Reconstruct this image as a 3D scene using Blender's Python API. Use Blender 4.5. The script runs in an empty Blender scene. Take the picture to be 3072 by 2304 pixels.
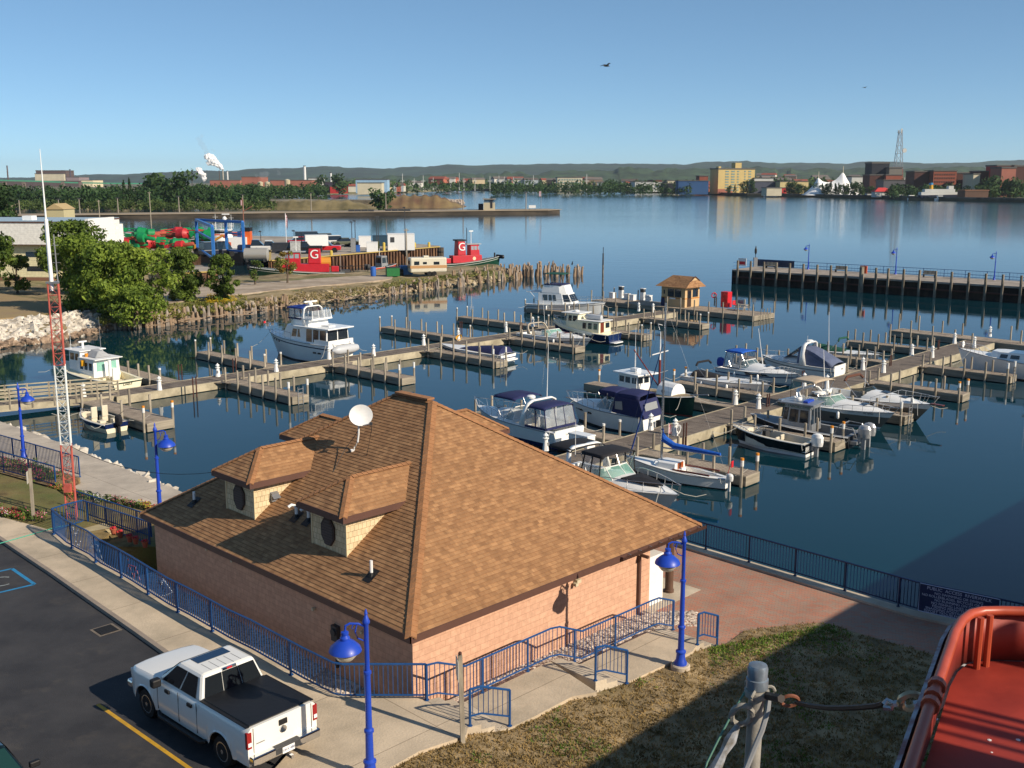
import bpy, math, random
import numpy as np
from mathutils import Vector, Matrix
random.seed(7); rng = np.random.default_rng(11)
SC = bpy.context.scene; COL = SC.collection
# ---------------- camera / light ----------------
K = 3072/2212; F = 2300*K; HY = 390*K; CH = 16.0
TILT = math.atan((1152-HY)/F)
cam = bpy.data.cameras.new("camera"); camo = bpy.data.objects.new("camera", cam); COL.objects.link(camo)
camo.location = (0, 0, CH); camo.rotation_euler = (math.pi/2-TILT, 0, 0)
cam.sensor_width = 36; cam.lens = 36*F/3072; cam.clip_end = 20000; cam.clip_start = .3
SC.camera = camo
SUN_EL = math.radians(30); SAZ = math.radians(122.5)      # azimuth clockwise from +Y
sd = Vector((math.sin(SAZ)*math.cos(SUN_EL), math.cos(SAZ)*math.cos(SUN_EL), math.sin(SUN_EL)))
sl = bpy.data.lights.new("sun", 'SUN'); sl.energy = 4.8; sl.angle = math.radians(.5); sl.color = (1, .87, .7)
so = bpy.data.objects.new("sun", sl); COL.objects.link(so); so.rotation_euler = sd.to_track_quat('Z', 'Y').to_euler()
w = bpy.data.worlds.new("World"); SC.world = w; w.use_nodes = True
nt = w.node_tree; bg = nt.nodes['Background']; sk = nt.nodes.new('ShaderNodeTexSky'); sk.sky_type = 'NISHITA'
sk.sun_disc = False; sk.sun_elevation = SUN_EL; sk.sun_rotation = SAZ; sk.altitude = 0
sk.air_density = .5; sk.dust_density = 0; sk.ozone_density = 6.0
gm = nt.nodes.new('ShaderNodeGamma'); gm.inputs[1].default_value = .72; nt.links.new(sk.outputs[0], gm.inputs[0]); tn = nt.nodes.new('ShaderNodeMix'); tn.data_type = 'RGBA'; tn.blend_type = 'MULTIPLY'; tn.inputs[0].default_value = 1; tn.inputs[7].default_value = (.96, 1.1, 1.06, 1); nt.links.new(gm.outputs[0], tn.inputs[6]); nt.links.new(tn.outputs[2], bg.inputs[0]); bg.inputs[1].default_value = .15
SC.view_settings.view_transform = 'Standard'; SC.view_settings.look = 'None'; SC.view_settings.exposure = .3
# ---------------- pixel <-> world ----------------
ct, st = math.cos(TILT), math.sin(TILT)
def ray(px, py):
    u = (px-1536)/F; v = (1152-py)/F
    return Vector((u, ct+v*st, -st+v*ct))
def W(px, py, z=0):
    d = ray(px, py); return d*((z-CH)/d.z)+Vector((0, 0, CH))
def Y(px, py, y):
    d = ray(px, py); return d*(y/d.y)+Vector((0, 0, CH))
def pz(base, py):            # height at the ground point `base` seen at picture row py
    d = ray(1536, py); return CH + d.z/d.y*base.y
# ---------------- materials ----------------
def hx(h):
    h = h.lstrip('#')
    c = [int(h[i:i+2], 16)/255 for i in (0, 2, 4)]
    return tuple(x/12.92 if x <= .04045 else ((x+.055)/1.055)**2.4 for x in c)
MATS = {}
def mat(name, col, rough=.6, metal=0., var=0., sc=3., bump=0., bsc=None, spec=.5, coat=0., col2=None, alpha=1., trans=0., stretch=None, detail=4):
    if name in MATS: return MATS[name]
    if isinstance(col, str): col = hx(col)
    m = bpy.data.materials.new(name); m.use_nodes = True; n = m.node_tree.nodes; l = m.node_tree.links
    b = n['Principled BSDF']; b.inputs['Roughness'].default_value = rough; b.inputs['Metallic'].default_value = metal
    b.inputs['Specular IOR Level'].default_value = spec; b.inputs['Coat Weight'].default_value = coat
    b.inputs['Alpha'].default_value = alpha; b.inputs['Transmission Weight'].default_value = trans
    b.inputs['Base Color'].default_value = (*col, 1)
    if var or col2 or bump:
        tc = n.new('ShaderNodeTexCoord'); src = tc.outputs['Object']
        if stretch:
            mp = n.new('ShaderNodeMapping'); mp.inputs['Scale'].default_value = stretch
            l.new(src, mp.inputs[0]); src = mp.outputs[0]
    if var or col2:
        no = n.new('ShaderNodeTexNoise'); no.inputs['Scale'].default_value = sc; no.inputs['Detail'].default_value = detail
        no.inputs['Roughness'].default_value = .65
        l.new(src, no.inputs['Vector'])
        cr = n.new('ShaderNodeValToRGB'); l.new(no.outputs[0], cr.inputs[0])
        c2 = hx(col2) if isinstance(col2, str) else (col2 or col)
        cr.color_ramp.elements[0].position = .36; cr.color_ramp.elements[1].position = .64
        cr.color_ramp.elements[0].color = (*[x*(1-var) for x in col], 1)
        cr.color_ramp.elements[1].color = (*[min(1, x*(1+var)) for x in c2], 1)
        l.new(cr.outputs[0], b.inputs['Base Color'])
    if bump:
        nb = n.new('ShaderNodeTexNoise'); nb.inputs['Scale'].default_value = bsc or sc*3; nb.inputs['Detail'].default_value = 5
        l.new(src, nb.inputs['Vector']); bp = n.new('ShaderNodeBump'); bp.inputs['Strength'].default_value = bump
        bp.inputs['Distance'].default_value = .05
        l.new(nb.outputs[0], bp.inputs['Height']); l.new(bp.outputs[0], b.inputs['Normal'])
    m['b'] = 1; MATS[name] = m; return m
# ---------------- mesh building ----------------
class MB:
    def __init__(s): s.v = []; s.f = []; s.mi = []; s.m = 0
    def add(s, vs, fs):
        o = len(s.v); s.v += [tuple(v) for v in vs]; s.f += [tuple(i+o for i in f) for f in fs]; s.mi += [s.m]*len(fs); return s
    def poly(s, pts): return s.add(pts, [tuple(range(len(pts)))])
    def box(s, x0, x1, y0, y1, z0, z1):
        return s.add([(x0,y0,z0),(x1,y0,z0),(x1,y1,z0),(x0,y1,z0),(x0,y0,z1),(x1,y0,z1),(x1,y1,z1),(x0,y1,z1)],
                     [(3,2,1,0),(4,5,6,7),(0,1,5,4),(1,2,6,5),(2,3,7,6),(3,0,4,7)])
    def cbox(s, c, sx, sy, sz, rz=0, rx=0, ry=0):
        M = Matrix.Translation(c) @ Matrix.Rotation(rz,4,'Z') @ Matrix.Rotation(ry,4,'Y') @ Matrix.Rotation(rx,4,'X')
        o = len(s.v); s.box(-sx/2,sx/2,-sy/2,sy/2,-sz/2,sz/2)
        s.v[o:] = [tuple(M @ Vector(v)) for v in s.v[o:]]; return s
    def prism(s, pts, z0, z1=None):       # pts: list of (x,y) or (x,y,z) with z1 None -> top from pts, down to z0
        n = len(pts)
        top = [(p[0],p[1],z1 if z1 is not None else p[2]) for p in pts]; bot = [(p[0],p[1],z0) for p in pts]
        a = sum(top[i][0]*top[(i+1)%n][1]-top[(i+1)%n][0]*top[i][1] for i in range(n))
        if a < 0: top.reverse(); bot.reverse()
        return s.add(top+bot, [tuple(range(n)), tuple(range(2*n-1,n-1,-1))]+[(i,i+n,(i+1)%n+n,(i+1)%n) for i in range(n)])
    def frus(s, b, t):                    # loft of two rings with equal counts, closed
        n = len(b)
        return s.add(list(b)+list(t), [tuple(range(n-1,-1,-1)), tuple(range(n,2*n))]+[(i,(i+1)%n,(i+1)%n+n,i+n) for i in range(n)])
    def tube(s, p, q, r, r2=None, n=6, caps=True):
        p = Vector(p); q = Vector(q); d = q-p
        if d.length < 1e-6: return s
        r2 = r if r2 is None else r2; d.normalize()
        a = d.cross(Vector((0,0,1)) if abs(d.z) < .95 else Vector((1,0,0))).normalized(); b = d.cross(a)
        ph = [2*math.pi*(i+.5)/n for i in range(n)]
        vs = [p+(a*math.cos(t)+b*math.sin(t))*r for t in ph]+[q+(a*math.cos(t)+b*math.sin(t))*r2 for t in ph]
        fs = [((i+1)%n,i,i+n,(i+1)%n+n) for i in range(n)]
        if caps: fs += [tuple(range(n)), tuple(range(2*n-1,n-1,-1))]
        return s.add(vs, fs)
    def path(s, pts, r, n=6):
        pts = [Vector(p) for p in pts]; m = len(pts); rings = []
        for i, p in enumerate(pts):
            d = (pts[min(i+1,m-1)]-pts[max(i-1,0)]).normalized()
            a = d.cross(Vector((0,0,1)) if abs(d.z) < .95 else Vector((1,0,0))).normalized(); b = d.cross(a)
            rr = r[i] if isinstance(r,(list,tuple)) else r
            rings.append([p+(a*math.cos(2*math.pi*(k+.5)/n)+b*math.sin(2*math.pi*(k+.5)/n))*rr for k in range(n)])
        vs = [v for g in rings for v in g]
        fs = [(j*n+(i+1)%n, j*n+i, (j+1)*n+i, (j+1)*n+(i+1)%n) for j in range(m-1) for i in range(n)]
        fs += [tuple(range(n)), tuple(range(m*n-1,(m-1)*n-1,-1))]
        return s.add(vs, fs)
    def lathe(s, c, prof, n=12, axis='Z'):     # prof [(r,z)]
        c = Vector(c); vs = []
        for r, z in prof:
            for i in range(n):
                t = 2*math.pi*i/n
                p = Vector((r*math.cos(t), r*math.sin(t), z)) if axis == 'Z' else (Vector((z, r*math.cos(t), r*math.sin(t))) if axis == 'X' else Vector((r*math.cos(t), z, r*math.sin(t))))
                vs.append(c+p)
        m = len(prof)
        fs = [(j*n+i, j*n+(i+1)%n, (j+1)*n+(i+1)%n, (j+1)*n+i) for j in range(m-1) for i in range(n)]
        fs += [tuple(range(n-1,-1,-1)), tuple(range((m-1)*n, m*n))]
        return s.add(vs, fs)
    def ball(s, c, r, n=8, m=5, sz=1.):
        return s.lathe(c, [(max(1e-3,r*math.sin(math.pi*i/m)), -r*sz*math.cos(math.pi*i/m)) for i in range(m+1)], n)
    def grid(s, rows):                     # rows of equal length of points
        m = len(rows); n = len(rows[0])
        return s.add([p for r in rows for p in r], [(j*n+i, j*n+i+1, (j+1)*n+i+1, (j+1)*n+i) for j in range(m-1) for i in range(n-1)])
    def out(s, name, mats, parent=None, smooth=False, bevel=0, loc=None, rz=None):
        me = bpy.data.meshes.new(name); me.from_pydata(s.v, [], s.f)
        if not isinstance(mats, (list, tuple)): mats = [mats]
        for m in mats: me.materials.append(m)
        if len(mats) > 1: me.polygons.foreach_set('material_index', s.mi)
        if smooth: me.polygons.foreach_set('use_smooth', [True]*len(me.polygons))
        me.update(); o = bpy.data.objects.new(name, me); COL.objects.link(o)
        if parent is not None: o.parent = parent
        if loc is not None: o.location = loc
        if rz is not None: o.rotation_euler = (0,0,rz)
        if bevel:
            b = o.modifiers.new('bevel', 'BEVEL'); b.width = bevel; b.segments = 2; b.limit_method = 'ANGLE'; b.angle_limit = .6
        if smooth and not bevel:
            try:
                me.set_sharp_from_angle(angle=math.radians(38))
            except Exception: pass
        return o
def tag(o, label=None, cat=None, group=None, kind=None):
    if label: o['label'] = label
    if cat: o['category'] = cat
    if group: o['group'] = group
    if kind: o['kind'] = kind
    return o
def thing(name, label, cat, loc=(0,0,0), rz=0, group=None):
    o = bpy.data.objects.new(name, None); COL.objects.link(o); o.location = loc; o.rotation_euler = (0,0,rz)
    o.empty_display_size = .2
    return tag(o, label, cat, group)
def dup(root, loc=None, rz=None, label=None, group=None, scale=None):
    def rec(o, par):
        c = o.copy(); COL.objects.link(c); c.parent = par
        for ch in KIDS.get(o.name, []): rec(ch, c)
        return c
    KIDS.clear()
    for ob in COL.objects:
        if ob.parent: KIDS.setdefault(ob.parent.name, []).append(ob)
    r = rec(root, None)
    if loc is not None: r.location = loc
    if rz is not None: r.rotation_euler = (0,0,rz)
    if scale is not None: r.scale = (scale,)*3 if isinstance(scale,(int,float)) else scale
    if label: r['label'] = label
    if group: r['group'] = group
    return r
KIDS = {}
def lerp(a, b, t): return Vector(a)*(1-t)+Vector(b)*t
def leafcloud(blobs, per, size, flat=.0, seed=1):
    """many leaf quads inside ellipsoids. blobs: (cx,cy,cz,rx,ry,rz)"""
    r = np.random.default_rng(seed); V = []; 
    for (cx,cy,cz,rx,ry,rz) in blobs:
        k = per
        d = r.normal(size=(k,3)); d /= np.linalg.norm(d,axis=1)[:,None]
        rad = (.55+.5*r.random(k))[:,None]
        p = d*rad*np.array([rx,ry,rz])+np.array([cx,cy,cz])
        nrm = d+r.normal(size=(k,3))*.55; nrm /= np.linalg.norm(nrm,axis=1)[:,None]
        t = np.cross(nrm, r.normal(size=(k,3))); t /= np.linalg.norm(t,axis=1)[:,None]; b = np.cross(nrm,t)
        s_ = (size*(.4+1.1*r.random(k)))[:,None]
        V.append(np.stack([p-t*s_, p-b*s_*.55, p+t*s_, p+b*s_*.55],1).reshape(-1,3))
    return np.concatenate(V)
def cloud_obj(name, V, m, parent=None, smooth=False):
    me = bpy.data.meshes.new(name); n = len(V)//4
    me.vertices.add(len(V)); me.vertices.foreach_set('co', V.astype(np.float32).ravel())
    me.loops.add(n*4); me.loops.foreach_set('vertex_index', np.arange(n*4,dtype=np.int32))
    me.polygons.add(n); me.polygons.foreach_set('loop_start', np.arange(0,n*4,4,dtype=np.int32))
    me.materials.append(m); me.update(calc_edges=True); me.validate()
    o = bpy.data.objects.new(name, me); COL.objects.link(o)
    if parent is not None: o.parent = parent
    return o
def leafmat(name, a, b, sc=.6):
    if name in MATS: return MATS[name]
    m = mat(name, a, rough=.65, col2=b, var=.1, sc=sc, spec=.25)
    n = m.node_tree.nodes; l = m.node_tree.links; bs = n['Principled BSDF']; o = n['Material Output']
    tr = n.new('ShaderNodeBsdfTranslucent'); mx = n.new('ShaderNodeMixShader'); mx.inputs[0].default_value = .25
    l.new(bs.inputs['Base Color'].links[0].from_socket, tr.inputs[0]); l.new(bs.outputs[0], mx.inputs[1]); l.new(tr.outputs[0], mx.inputs[2]); l.new(mx.outputs[0], o.inputs[0])
    return m
# shared materials
White = mat('white_gelcoat', (.86,.86,.83), rough=.28, coat=.3, var=.03, sc=1.5)
WPaint = mat('white_paint', (.76,.76,.74), rough=.5, var=.04, sc=4)
Cream = mat('cream_paint', '#e8dfc0', rough=.5, var=.04)
Glass = mat('dark_glass', (.015,.022,.03), rough=.06, spec=.8)
GlassL = mat('tinted_screen', (.12,.2,.22), rough=.05, spec=.8, alpha=.5)
Vinyl = mat('clear_vinyl', (.45,.48,.5), rough=.12, spec=.8, alpha=.45, var=.2, sc=2)
Steel = mat('steel', (.6,.6,.6), rough=.25, metal=.9)
Navy = mat('navy_canvas', '#1c2350', rough=.85, var=.15, sc=4, bump=.3)
BlackC = mat('black_canvas', '#1b1b20', rough=.85, var=.2, sc=4, bump=.3)
BlackP = mat('black_rubber', '#141416', rough=.6, var=.1)
WoodG = mat('weathered_wood', '#857c6e', rough=.85, col2='#a89e8c', var=.12, sc=2.2, bump=.4, stretch=(1,1,.25))
DGrey = mat('dark_grey', '#3a3b3d', rough=.6, var=.1)
MGrey = mat('mid_grey', '#86888a', rough=.5, var=.08)
Blue = mat('blue_paint', '#1f45b4', rough=.42, coat=.1, var=.06, sc=2)
BlueR = mat('railing_blue', '#1d4a80', rough=.4, var=.1, sc=2)
Red = mat('red_paint', '#c8202a', rough=.4, var=.08)
Conc = mat('concrete', '#b0a390', rough=.85, col2='#c8baa4', var=.08, sc=.7, bump=.25, bsc=12, detail=8)
Fol = leafmat('bush_leaves', '#3f5a1c', '#6f8a2c')
FolD = leafmat('dark_leaves', '#20361a', '#3c5628', sc=.15)
Bark = mat('bark', '#5d5144', rough=.9, var=.2, bump=.5)
# ---------------- setting ----------------
def watermat():
    m = mat('river_water', (.008,.036,.052), rough=.045, spec=.5)
    n = m.node_tree.nodes; l = m.node_tree.links; b = n['Principled BSDF']; b.inputs['IOR'].default_value = 1.333
    ge = n.new('ShaderNodeNewGeometry')
    # colour: slightly greener and lighter over the shallows
    no = n.new('ShaderNodeTexNoise'); no.inputs['Scale'].default_value = .02; no.inputs['Detail'].default_value = 3
    l.new(ge.outputs['Position'], no.inputs[0])
    cr = n.new('ShaderNodeValToRGB'); cr.color_ramp.elements[0].color = (.002,.026,.040,1); cr.color_ramp.elements[1].color = (.003,.034,.048,1)
    l.new(no.outputs[0], cr.inputs[0]); l.new(cr.outputs[0], b.inputs['Base Color'])
    def wav(scale, dist, st, prev=None, str_=1.):
        mp = n.new('ShaderNodeMapping'); mp.inputs['Scale'].default_value = st; mp.inputs['Rotation'].default_value = (0,0,.5)
        l.new(ge.outputs['Position'], mp.inputs[0])
        t = n.new('ShaderNodeTexNoise'); t.inputs['Scale'].default_value = scale; t.inputs['Detail'].default_value = 3
        l.new(mp.outputs[0], t.inputs[0]); bp = n.new('ShaderNodeBump'); bp.inputs['Distance'].default_value = dist
        l.new(t.outputs[0], bp.inputs['Height'])
        if prev: l.new(prev.outputs[0], bp.inputs['Normal'])
        return bp
    # the basin is calm, the open river ruffled: strength grows with distance from the docks
    sx = n.new('ShaderNodeSeparateXYZ'); l.new(ge.outputs['Position'], sx.inputs[0])
    mr = n.new('ShaderNodeMapRange'); mr.inputs[1].default_value = 110; mr.inputs[2].default_value = 1000; mr.inputs[3].default_value = .07; mr.inputs[4].default_value = 1.1
    l.new(sx.outputs[1], mr.inputs[0])
    pn = n.new('ShaderNodeTexNoise'); pn.inputs['Scale'].default_value = .008; pn.inputs['Detail'].default_value = 4
    mp2 = n.new('ShaderNodeMapping'); mp2.inputs['Scale'].default_value = (.25,1,1); l.new(ge.outputs['Position'], mp2.inputs[0]); l.new(mp2.outputs[0], pn.inputs[0])
    mr3 = n.new('ShaderNodeMapRange'); mr3.inputs[1].default_value = .35; mr3.inputs[2].default_value = .65; mr3.inputs[3].default_value = .45; mr3.inputs[4].default_value = 1.2
    l.new(pn.outputs[0], mr3.inputs[0])
    mu = n.new('ShaderNodeMath'); mu.operation = 'MULTIPLY'; l.new(mr.outputs[0], mu.inputs[0]); l.new(mr3.outputs[0], mu.inputs[1])
    b1 = wav(1.3, .05, (.6,1,1)); b2 = wav(.35, .10, (.5,1,1), b1)
    l.new(mu.outputs[0], b1.inputs['Strength']); l.new(mu.outputs[0], b2.inputs['Strength'])
    l.new(b2.outputs[0], b.inputs['Normal'])
    mr4 = n.new('ShaderNodeMapRange'); mr4.inputs[1].default_value = 150; mr4.inputs[2].default_value = 700; mr4.inputs[3].default_value = .04; mr4.inputs[4].default_value = .12
    l.new(sx.outputs[1], mr4.inputs[0]); l.new(mr4.outputs[0], b.inputs['Roughness'])
    return m
Water = watermat()
tag(MB().poly([(-4500,-60,0),(4500,-60,0),(4500,9000,0),(-4500,9000,0)]).out('water', Water), kind='structure')
tag(MB().poly([(-9000,-500,-3),(9000,-500,-3),(9000,9500,-3),(-9000,9500,-3)]).out('ground', mat('river_bed','#5a5242')), kind='structure')

Asph = mat('asphalt', (.027,.027,.031), rough=.85, col2=(.04,.039,.041), var=.12, sc=.6, bump=.3, bsc=30, detail=8)
def concmat(name, c1, c2, jx, jy, rot, org):
    m = mat(name, c1, rough=.85, col2=c2, var=.07, sc=.5, bump=.25, bsc=15, detail=9)
    n = m.node_tree.nodes; l = m.node_tree.links; b = n['Principled BSDF']
    ge = n.new('ShaderNodeNewGeometry'); mp = n.new('ShaderNodeMapping'); mp.vector_type = 'TEXTURE'; mp.inputs['Location'].default_value = (org[0],org[1],0); mp.inputs['Rotation'].default_value = (0,0,rot)
    l.new(ge.outputs['Position'], mp.inputs[0])
    br = n.new('ShaderNodeTexBrick'); br.offset = 0; br.inputs['Scale'].default_value = 1; br.inputs['Brick Width'].default_value = jx; br.inputs['Row Height'].default_value = jy
    br.inputs['Mortar Size'].default_value = .012; br.inputs['Color1'].default_value = (1,1,1,1); br.inputs['Color2'].default_value = (.93,.93,.93,1); br.inputs['Mortar'].default_value = (.45,.42,.4,1)
    l.new(mp.outputs[0], br.inputs[0]); mx = n.new('ShaderNodeMix'); mx.data_type = 'RGBA'; mx.blend_type = 'MULTIPLY'; mx.inputs[0].default_value = 1
    s = b.inputs['Base Color'].links[0].from_socket; l.new(s, mx.inputs[6]); l.new(br.outputs[0], mx.inputs[7]); l.new(mx.outputs[2], b.inputs['Base Color'])
    return m
GR = math.radians(45.25)
Walk = concmat('sidewalk_concrete', '#b2a38c', '#cbb99f', 6.0, 3.4, GR, (-2,26))
RWalk = concmat('riverwalk_concrete', '#aca192', '#c2b6a5', 5.5, 3.2, GR+.04, (-30,60))
Grass = mat('lawn_grass', '#7c6a48', rough=.95, col2='#9a8562', var=.22, sc=1.1, bump=.7, bsc=18, detail=9)
GrassL = mat('lawn_grass_green', '#6a5a30', rough=.95, col2='#8a744a', var=.25, sc=1.2, bump=.6, bsc=14, detail=8)
def patchy(m, green, sc, lo, hi):
    n = m.node_tree.nodes; l = m.node_tree.links; b = n['Principled BSDF']; s = b.inputs['Base Color'].links[0].from_socket
    ge = n.new('ShaderNodeNewGeometry'); no = n.new('ShaderNodeTexNoise'); no.inputs['Scale'].default_value = sc; no.inputs['Detail'].default_value = 7; no.inputs['Roughness'].default_value = .7
    l.new(ge.outputs['Position'], no.inputs[0]); mr = n.new('ShaderNodeMapRange'); mr.inputs[1].default_value = lo; mr.inputs[2].default_value = hi; l.new(no.outputs[0], mr.inputs[0])
    mx = n.new('ShaderNodeMix'); mx.data_type = 'RGBA'; l.new(mr.outputs[0], mx.inputs[0]); l.new(s, mx.inputs[6]); mx.inputs[7].default_value = (*hx(green),1); l.new(mx.outputs[2], b.inputs['Base Color'])
patchy(Grass, '#5e5a2c', .35, .52, .75); patchy(GrassL, '#4d5a20', .3, .45, .7); patchy(Asph, '#4a4642', .8, .56, .78)

def wp(pts, z): return [W(x, y, z) for x, y in pts]
RAILB = [(161,1603),(201,1637),(235,1655),(268,1672),(302,1699),(353,1726),(401,1755),(452,1788),(507,1823),(569,1855),(628,1889),(690,1925),(757,1958),(834,2002),(910,2046),(1002,2094),(1030,2099),(1259,2099),(1279,2099)]
# parking lot, kerb, sidewalk
kerb = [(-420,1395),(-100,1550),(40,1645),(150,1718),(260,1795),(390,1885),(497,1961),(640,2055),(780,2140),(905,2215)]
lot = [W(x,y,1.68) for x,y in kerb]+[W(820,2310,1.68), Vector((-6.6,18,1.68)), Vector((-6,6,1.68)), Vector((-60,2,1.68)), Vector((-60,45,1.68))]
tag(MB().prism(lot, -.5, 1.68).out('parking_lot', Asph), kind='structure')
lawnedge = [(1168,2304),(1259,2253),(1380,2213),(1398,2204)]
k2 = [W(x,y,1.8) for x,y in kerb]
side = k2+[W(820,2310,1.8), Vector((-6.4,18,1.8)), Vector((-3.9,18,1.8))]+[W(x,y,1.8) for x,y in lawnedge]+[W(1405,2180,1.8), W(1279,2102,1.8)]+[W(x,y,1.8)+Vector((.18,.18,0)) for x,y in RAILB[:-1][::-1]]+[W(108,1578,1.8),W(0,1550,1.8),W(-150,1520,1.8),W(-420,1370,1.8)]
tag(MB().prism(side, -.5, 1.8).out('sidewalk', Walk), kind='structure')
kb = MB()
for a, b in zip(k2[:-1], k2[1:]):
    d = (b-a).normalized(); nrm = Vector((-d.y, d.x, 0))
    if nrm.y < 0: nrm = -nrm
    kb.add([a-nrm*.006, b-nrm*.006, b+nrm*.15, a+nrm*.15]+[p+Vector((0,0,-.3)) for p in (a-nrm*.006,b-nrm*.006,b+nrm*.15,a+nrm*.15)], [(0,1,2,3),(0,4,5,1),(7,6,5,4)])
kb.v = [(x,y,z+.008) for x,y,z in kb.v]
tag(kb.out('kerb', mat('kerb_concrete','#8d8175',rough=.85,var=.12,sc=2)), kind='structure')
# terraces down to the brick plaza
T1L = [W(1396,2104,1.5), W(1651,1984,1.5)]; T1R = [W(1518,2184,1.5), W(1605,2148,1.5), W(1715,2090,1.5), W(1790,2076,1.5)]
def steps(name, a, b, c, d, z1, z0, n=2):     # a,b upper edge (left,right), c,d lower edge
    m = MB()
    for i in range(n+1):
        t0 = i/(n+1); t1 = (i+1)/(n+1); z = z1-(z1-z0)*i/n+.006*(1 if i<n else -1)
        p = [lerp(a,c,t0), lerp(b,d,t0), lerp(b,d,t1), lerp(a,c,t1)]
        m.prism([(q.x,q.y) for q in p], -.4, z)
    tag(m.out(name, Conc), kind='structure')
steps('steps', W(1279,2101,1.8), W(1403,2184,1.8), W(1396,2104,1.5), W(1524,2184,1.5), 1.8, 1.5)
t1 = [W(1396,2104,1.5),W(1651,1984,1.5),W(1790,2076,1.5),W(1715,2090,1.5),W(1605,2148,1.5),W(1524,2186,1.5)]
tag(MB().prism(t1, -.5, 1.5).out('path', Walk), kind='structure')
steps('steps', W(1651,1982,1.5), W(1787,2046,1.5), W(1745,1990,1.2), W(1884,2046,1.2), 1.5, 1.2)
t2 = [W(1745,1990,1.2),W(1956,1891,1.2),W(2090,1936,1.2),W(2077,1954,1.2),W(1990,1997,1.2),W(1884,2046,1.2)]
tag(MB().prism(t2, -.5, 1.2).out('path', Walk), kind='structure')
steps('steps', W(1956,1889,1.2), W(2090,1936,1.2), W(2019,1891,.9), W(2155,1936,.9), 1.2, .9)
# brick plaza
def brickmat():
    m = mat('brick_paving', '#9a6654', rough=.85, var=.05, bump=.2, bsc=14)
    n = m.node_tree.nodes; l = m.node_tree.links; b = n['Principled BSDF']
    ge = n.new('ShaderNodeNewGeometry'); mp = n.new('ShaderNodeMapping'); mp.inputs['Rotation'].default_value = (0,0,.3)
    l.new(ge.outputs['Position'], mp.inputs[0])
    br = n.new('ShaderNodeTexBrick'); br.inputs['Scale'].default_value = 1; br.inputs['Brick Width'].default_value = .22; br.inputs['Row Height'].default_value = .11
    br.inputs['Mortar Size'].default_value = .008; br.inputs['Mortar'].default_value = (*hx('#85766a'),1); br.inputs['Bias'].default_value = -.1
    br.inputs['Color1'].default_value = (*hx('#b87c62'),1); br.inputs['Color2'].default_value = (*hx('#a58d7a'),1)
    l.new(mp.outputs[0], br.inputs[0])
    no = n.new('ShaderNodeTexNoise'); no.inputs['Scale'].default_value = .7; no.inputs['Detail'].default_value = 5; l.new(ge.outputs['Position'], no.inputs[0])
    mx = n.new('ShaderNodeMix'); mx.data_type = 'RGBA'; mx.blend_type = 'MULTIPLY'; mx.inputs[0].default_value = .5
    l.new(br.outputs[0], mx.inputs[6]); l.new(no.outputs[0], mx.inputs[7])
    hs = n.new('ShaderNodeHueSaturation'); hs.inputs['Value'].default_value = 1.25; l.new(mx.outputs[2], hs.inputs['Color']); l.new(hs.outputs[0], b.inputs['Base Color'])
    return m
BLD = Vector((-2.823,27.812,0)); U = Vector((math.cos(GR),math.sin(GR),0)); V_ = Vector((-math.sin(GR),math.cos(GR),0))
def L(x, y, z=0): p = BLD+U*x+V_*y; p.z = z; return p
watr = [(2035,1625),(2750,1838),(3072,1910),(3500,1990)]       # top of the promenade's water edge
wl = [W(x,y,.9) for x,y in watr]
back = [wl[0]-(wl[1]-wl[0]).normalized()*9]
pl = [back[0]]+wl+[Vector((30,20,0)),Vector((12,24,0)),W(2816,1990,.9),W(2539,1905,.9),W(2465,1880,.9),W(2240,1900,.9),W(2157,1950,.9),W(2155,1936,.9),W(2019,1891,.9),W(2024,1869,.9),W(2090,1836,.9),L(11.2,.1),L(11.2,15)]
tag(MB().prism([(p.x,p.y) for p in pl], -2, .9).out('plaza', brickmat()), kind='structure')
# concrete edge strip along the water and the slab below the porch
d = (wl[1]-wl[0]).normalized(); nn = Vector((d.y,-d.x,0))
if nn.y > 0: nn = -nn
m = MB()
ed = [back[0]]+wl
m.prism([(p.x,p.y) for p in ed]+[((p+nn*.55).x,(p+nn*.55).y) for p in ed[::-1]], .7, .98)
tag(m.out('promenade_kerb', Conc), kind='structure')
tag(MB().prism([L(11.0,0),L(14.1,0),L(14.1,9),L(11.0,9)], .7, .906).out('porch_slab', Conc), kind='structure')
# river pebbles round the building
Peb = mat('river_pebbles', '#8b7f76', rough=.8, col2='#c9bcae', var=.25, sc=9, bump=1., bsc=12, detail=3)
gp = [W(1279,2105,.88),W(1396,2108,.88),W(1651,1990,.88),W(1745,1993,.88),W(1956,1894,.88),W(2019,1893,.88),W(2030,1880,.88),W(2110,1834,.88),L(12.5,.8),L(11.3,15.5),L(-.5,16.5),L(-4.5,14),L(-4.5,4),L(-2.2,-2)]
tag(MB().prism([(p.x,p.y) for p in gp], -1, .88).out('gravel_bed', Peb), kind='structure')
r = np.random.default_rng(3); m = MB()
for i in range(1500):
    t = r.random(); a = lerp(W(1400,2095,.88), W(1990,1870,.88), t)+Vector((r.normal()*.35, r.normal()*.35+.25, 0))
    s_ = .04+.05*r.random(); m.ball((a.x,a.y,.89), s_, 5, 3, .6)
for i in range(260):
    a = W(2010+80*r.random(), 1835+45*r.random(), .88); m.ball((a.x,a.y,.89), .04+.05*r.random(), 5, 3, .6)
for i in range(300):
    a = W(1010+110*r.random(), 2040+50*r.random(), .88); m.ball((a.x,a.y,.89), .04+.05*r.random(), 5, 3, .6)
tag(m.out('pebbles', mat('pebble_stone','#9a8f86',rough=.8,col2='#cdbfb0',var=.2,sc=4)), label='loose river pebbles between stair railing and block wall', cat='pebbles', kind='stuff')
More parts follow.
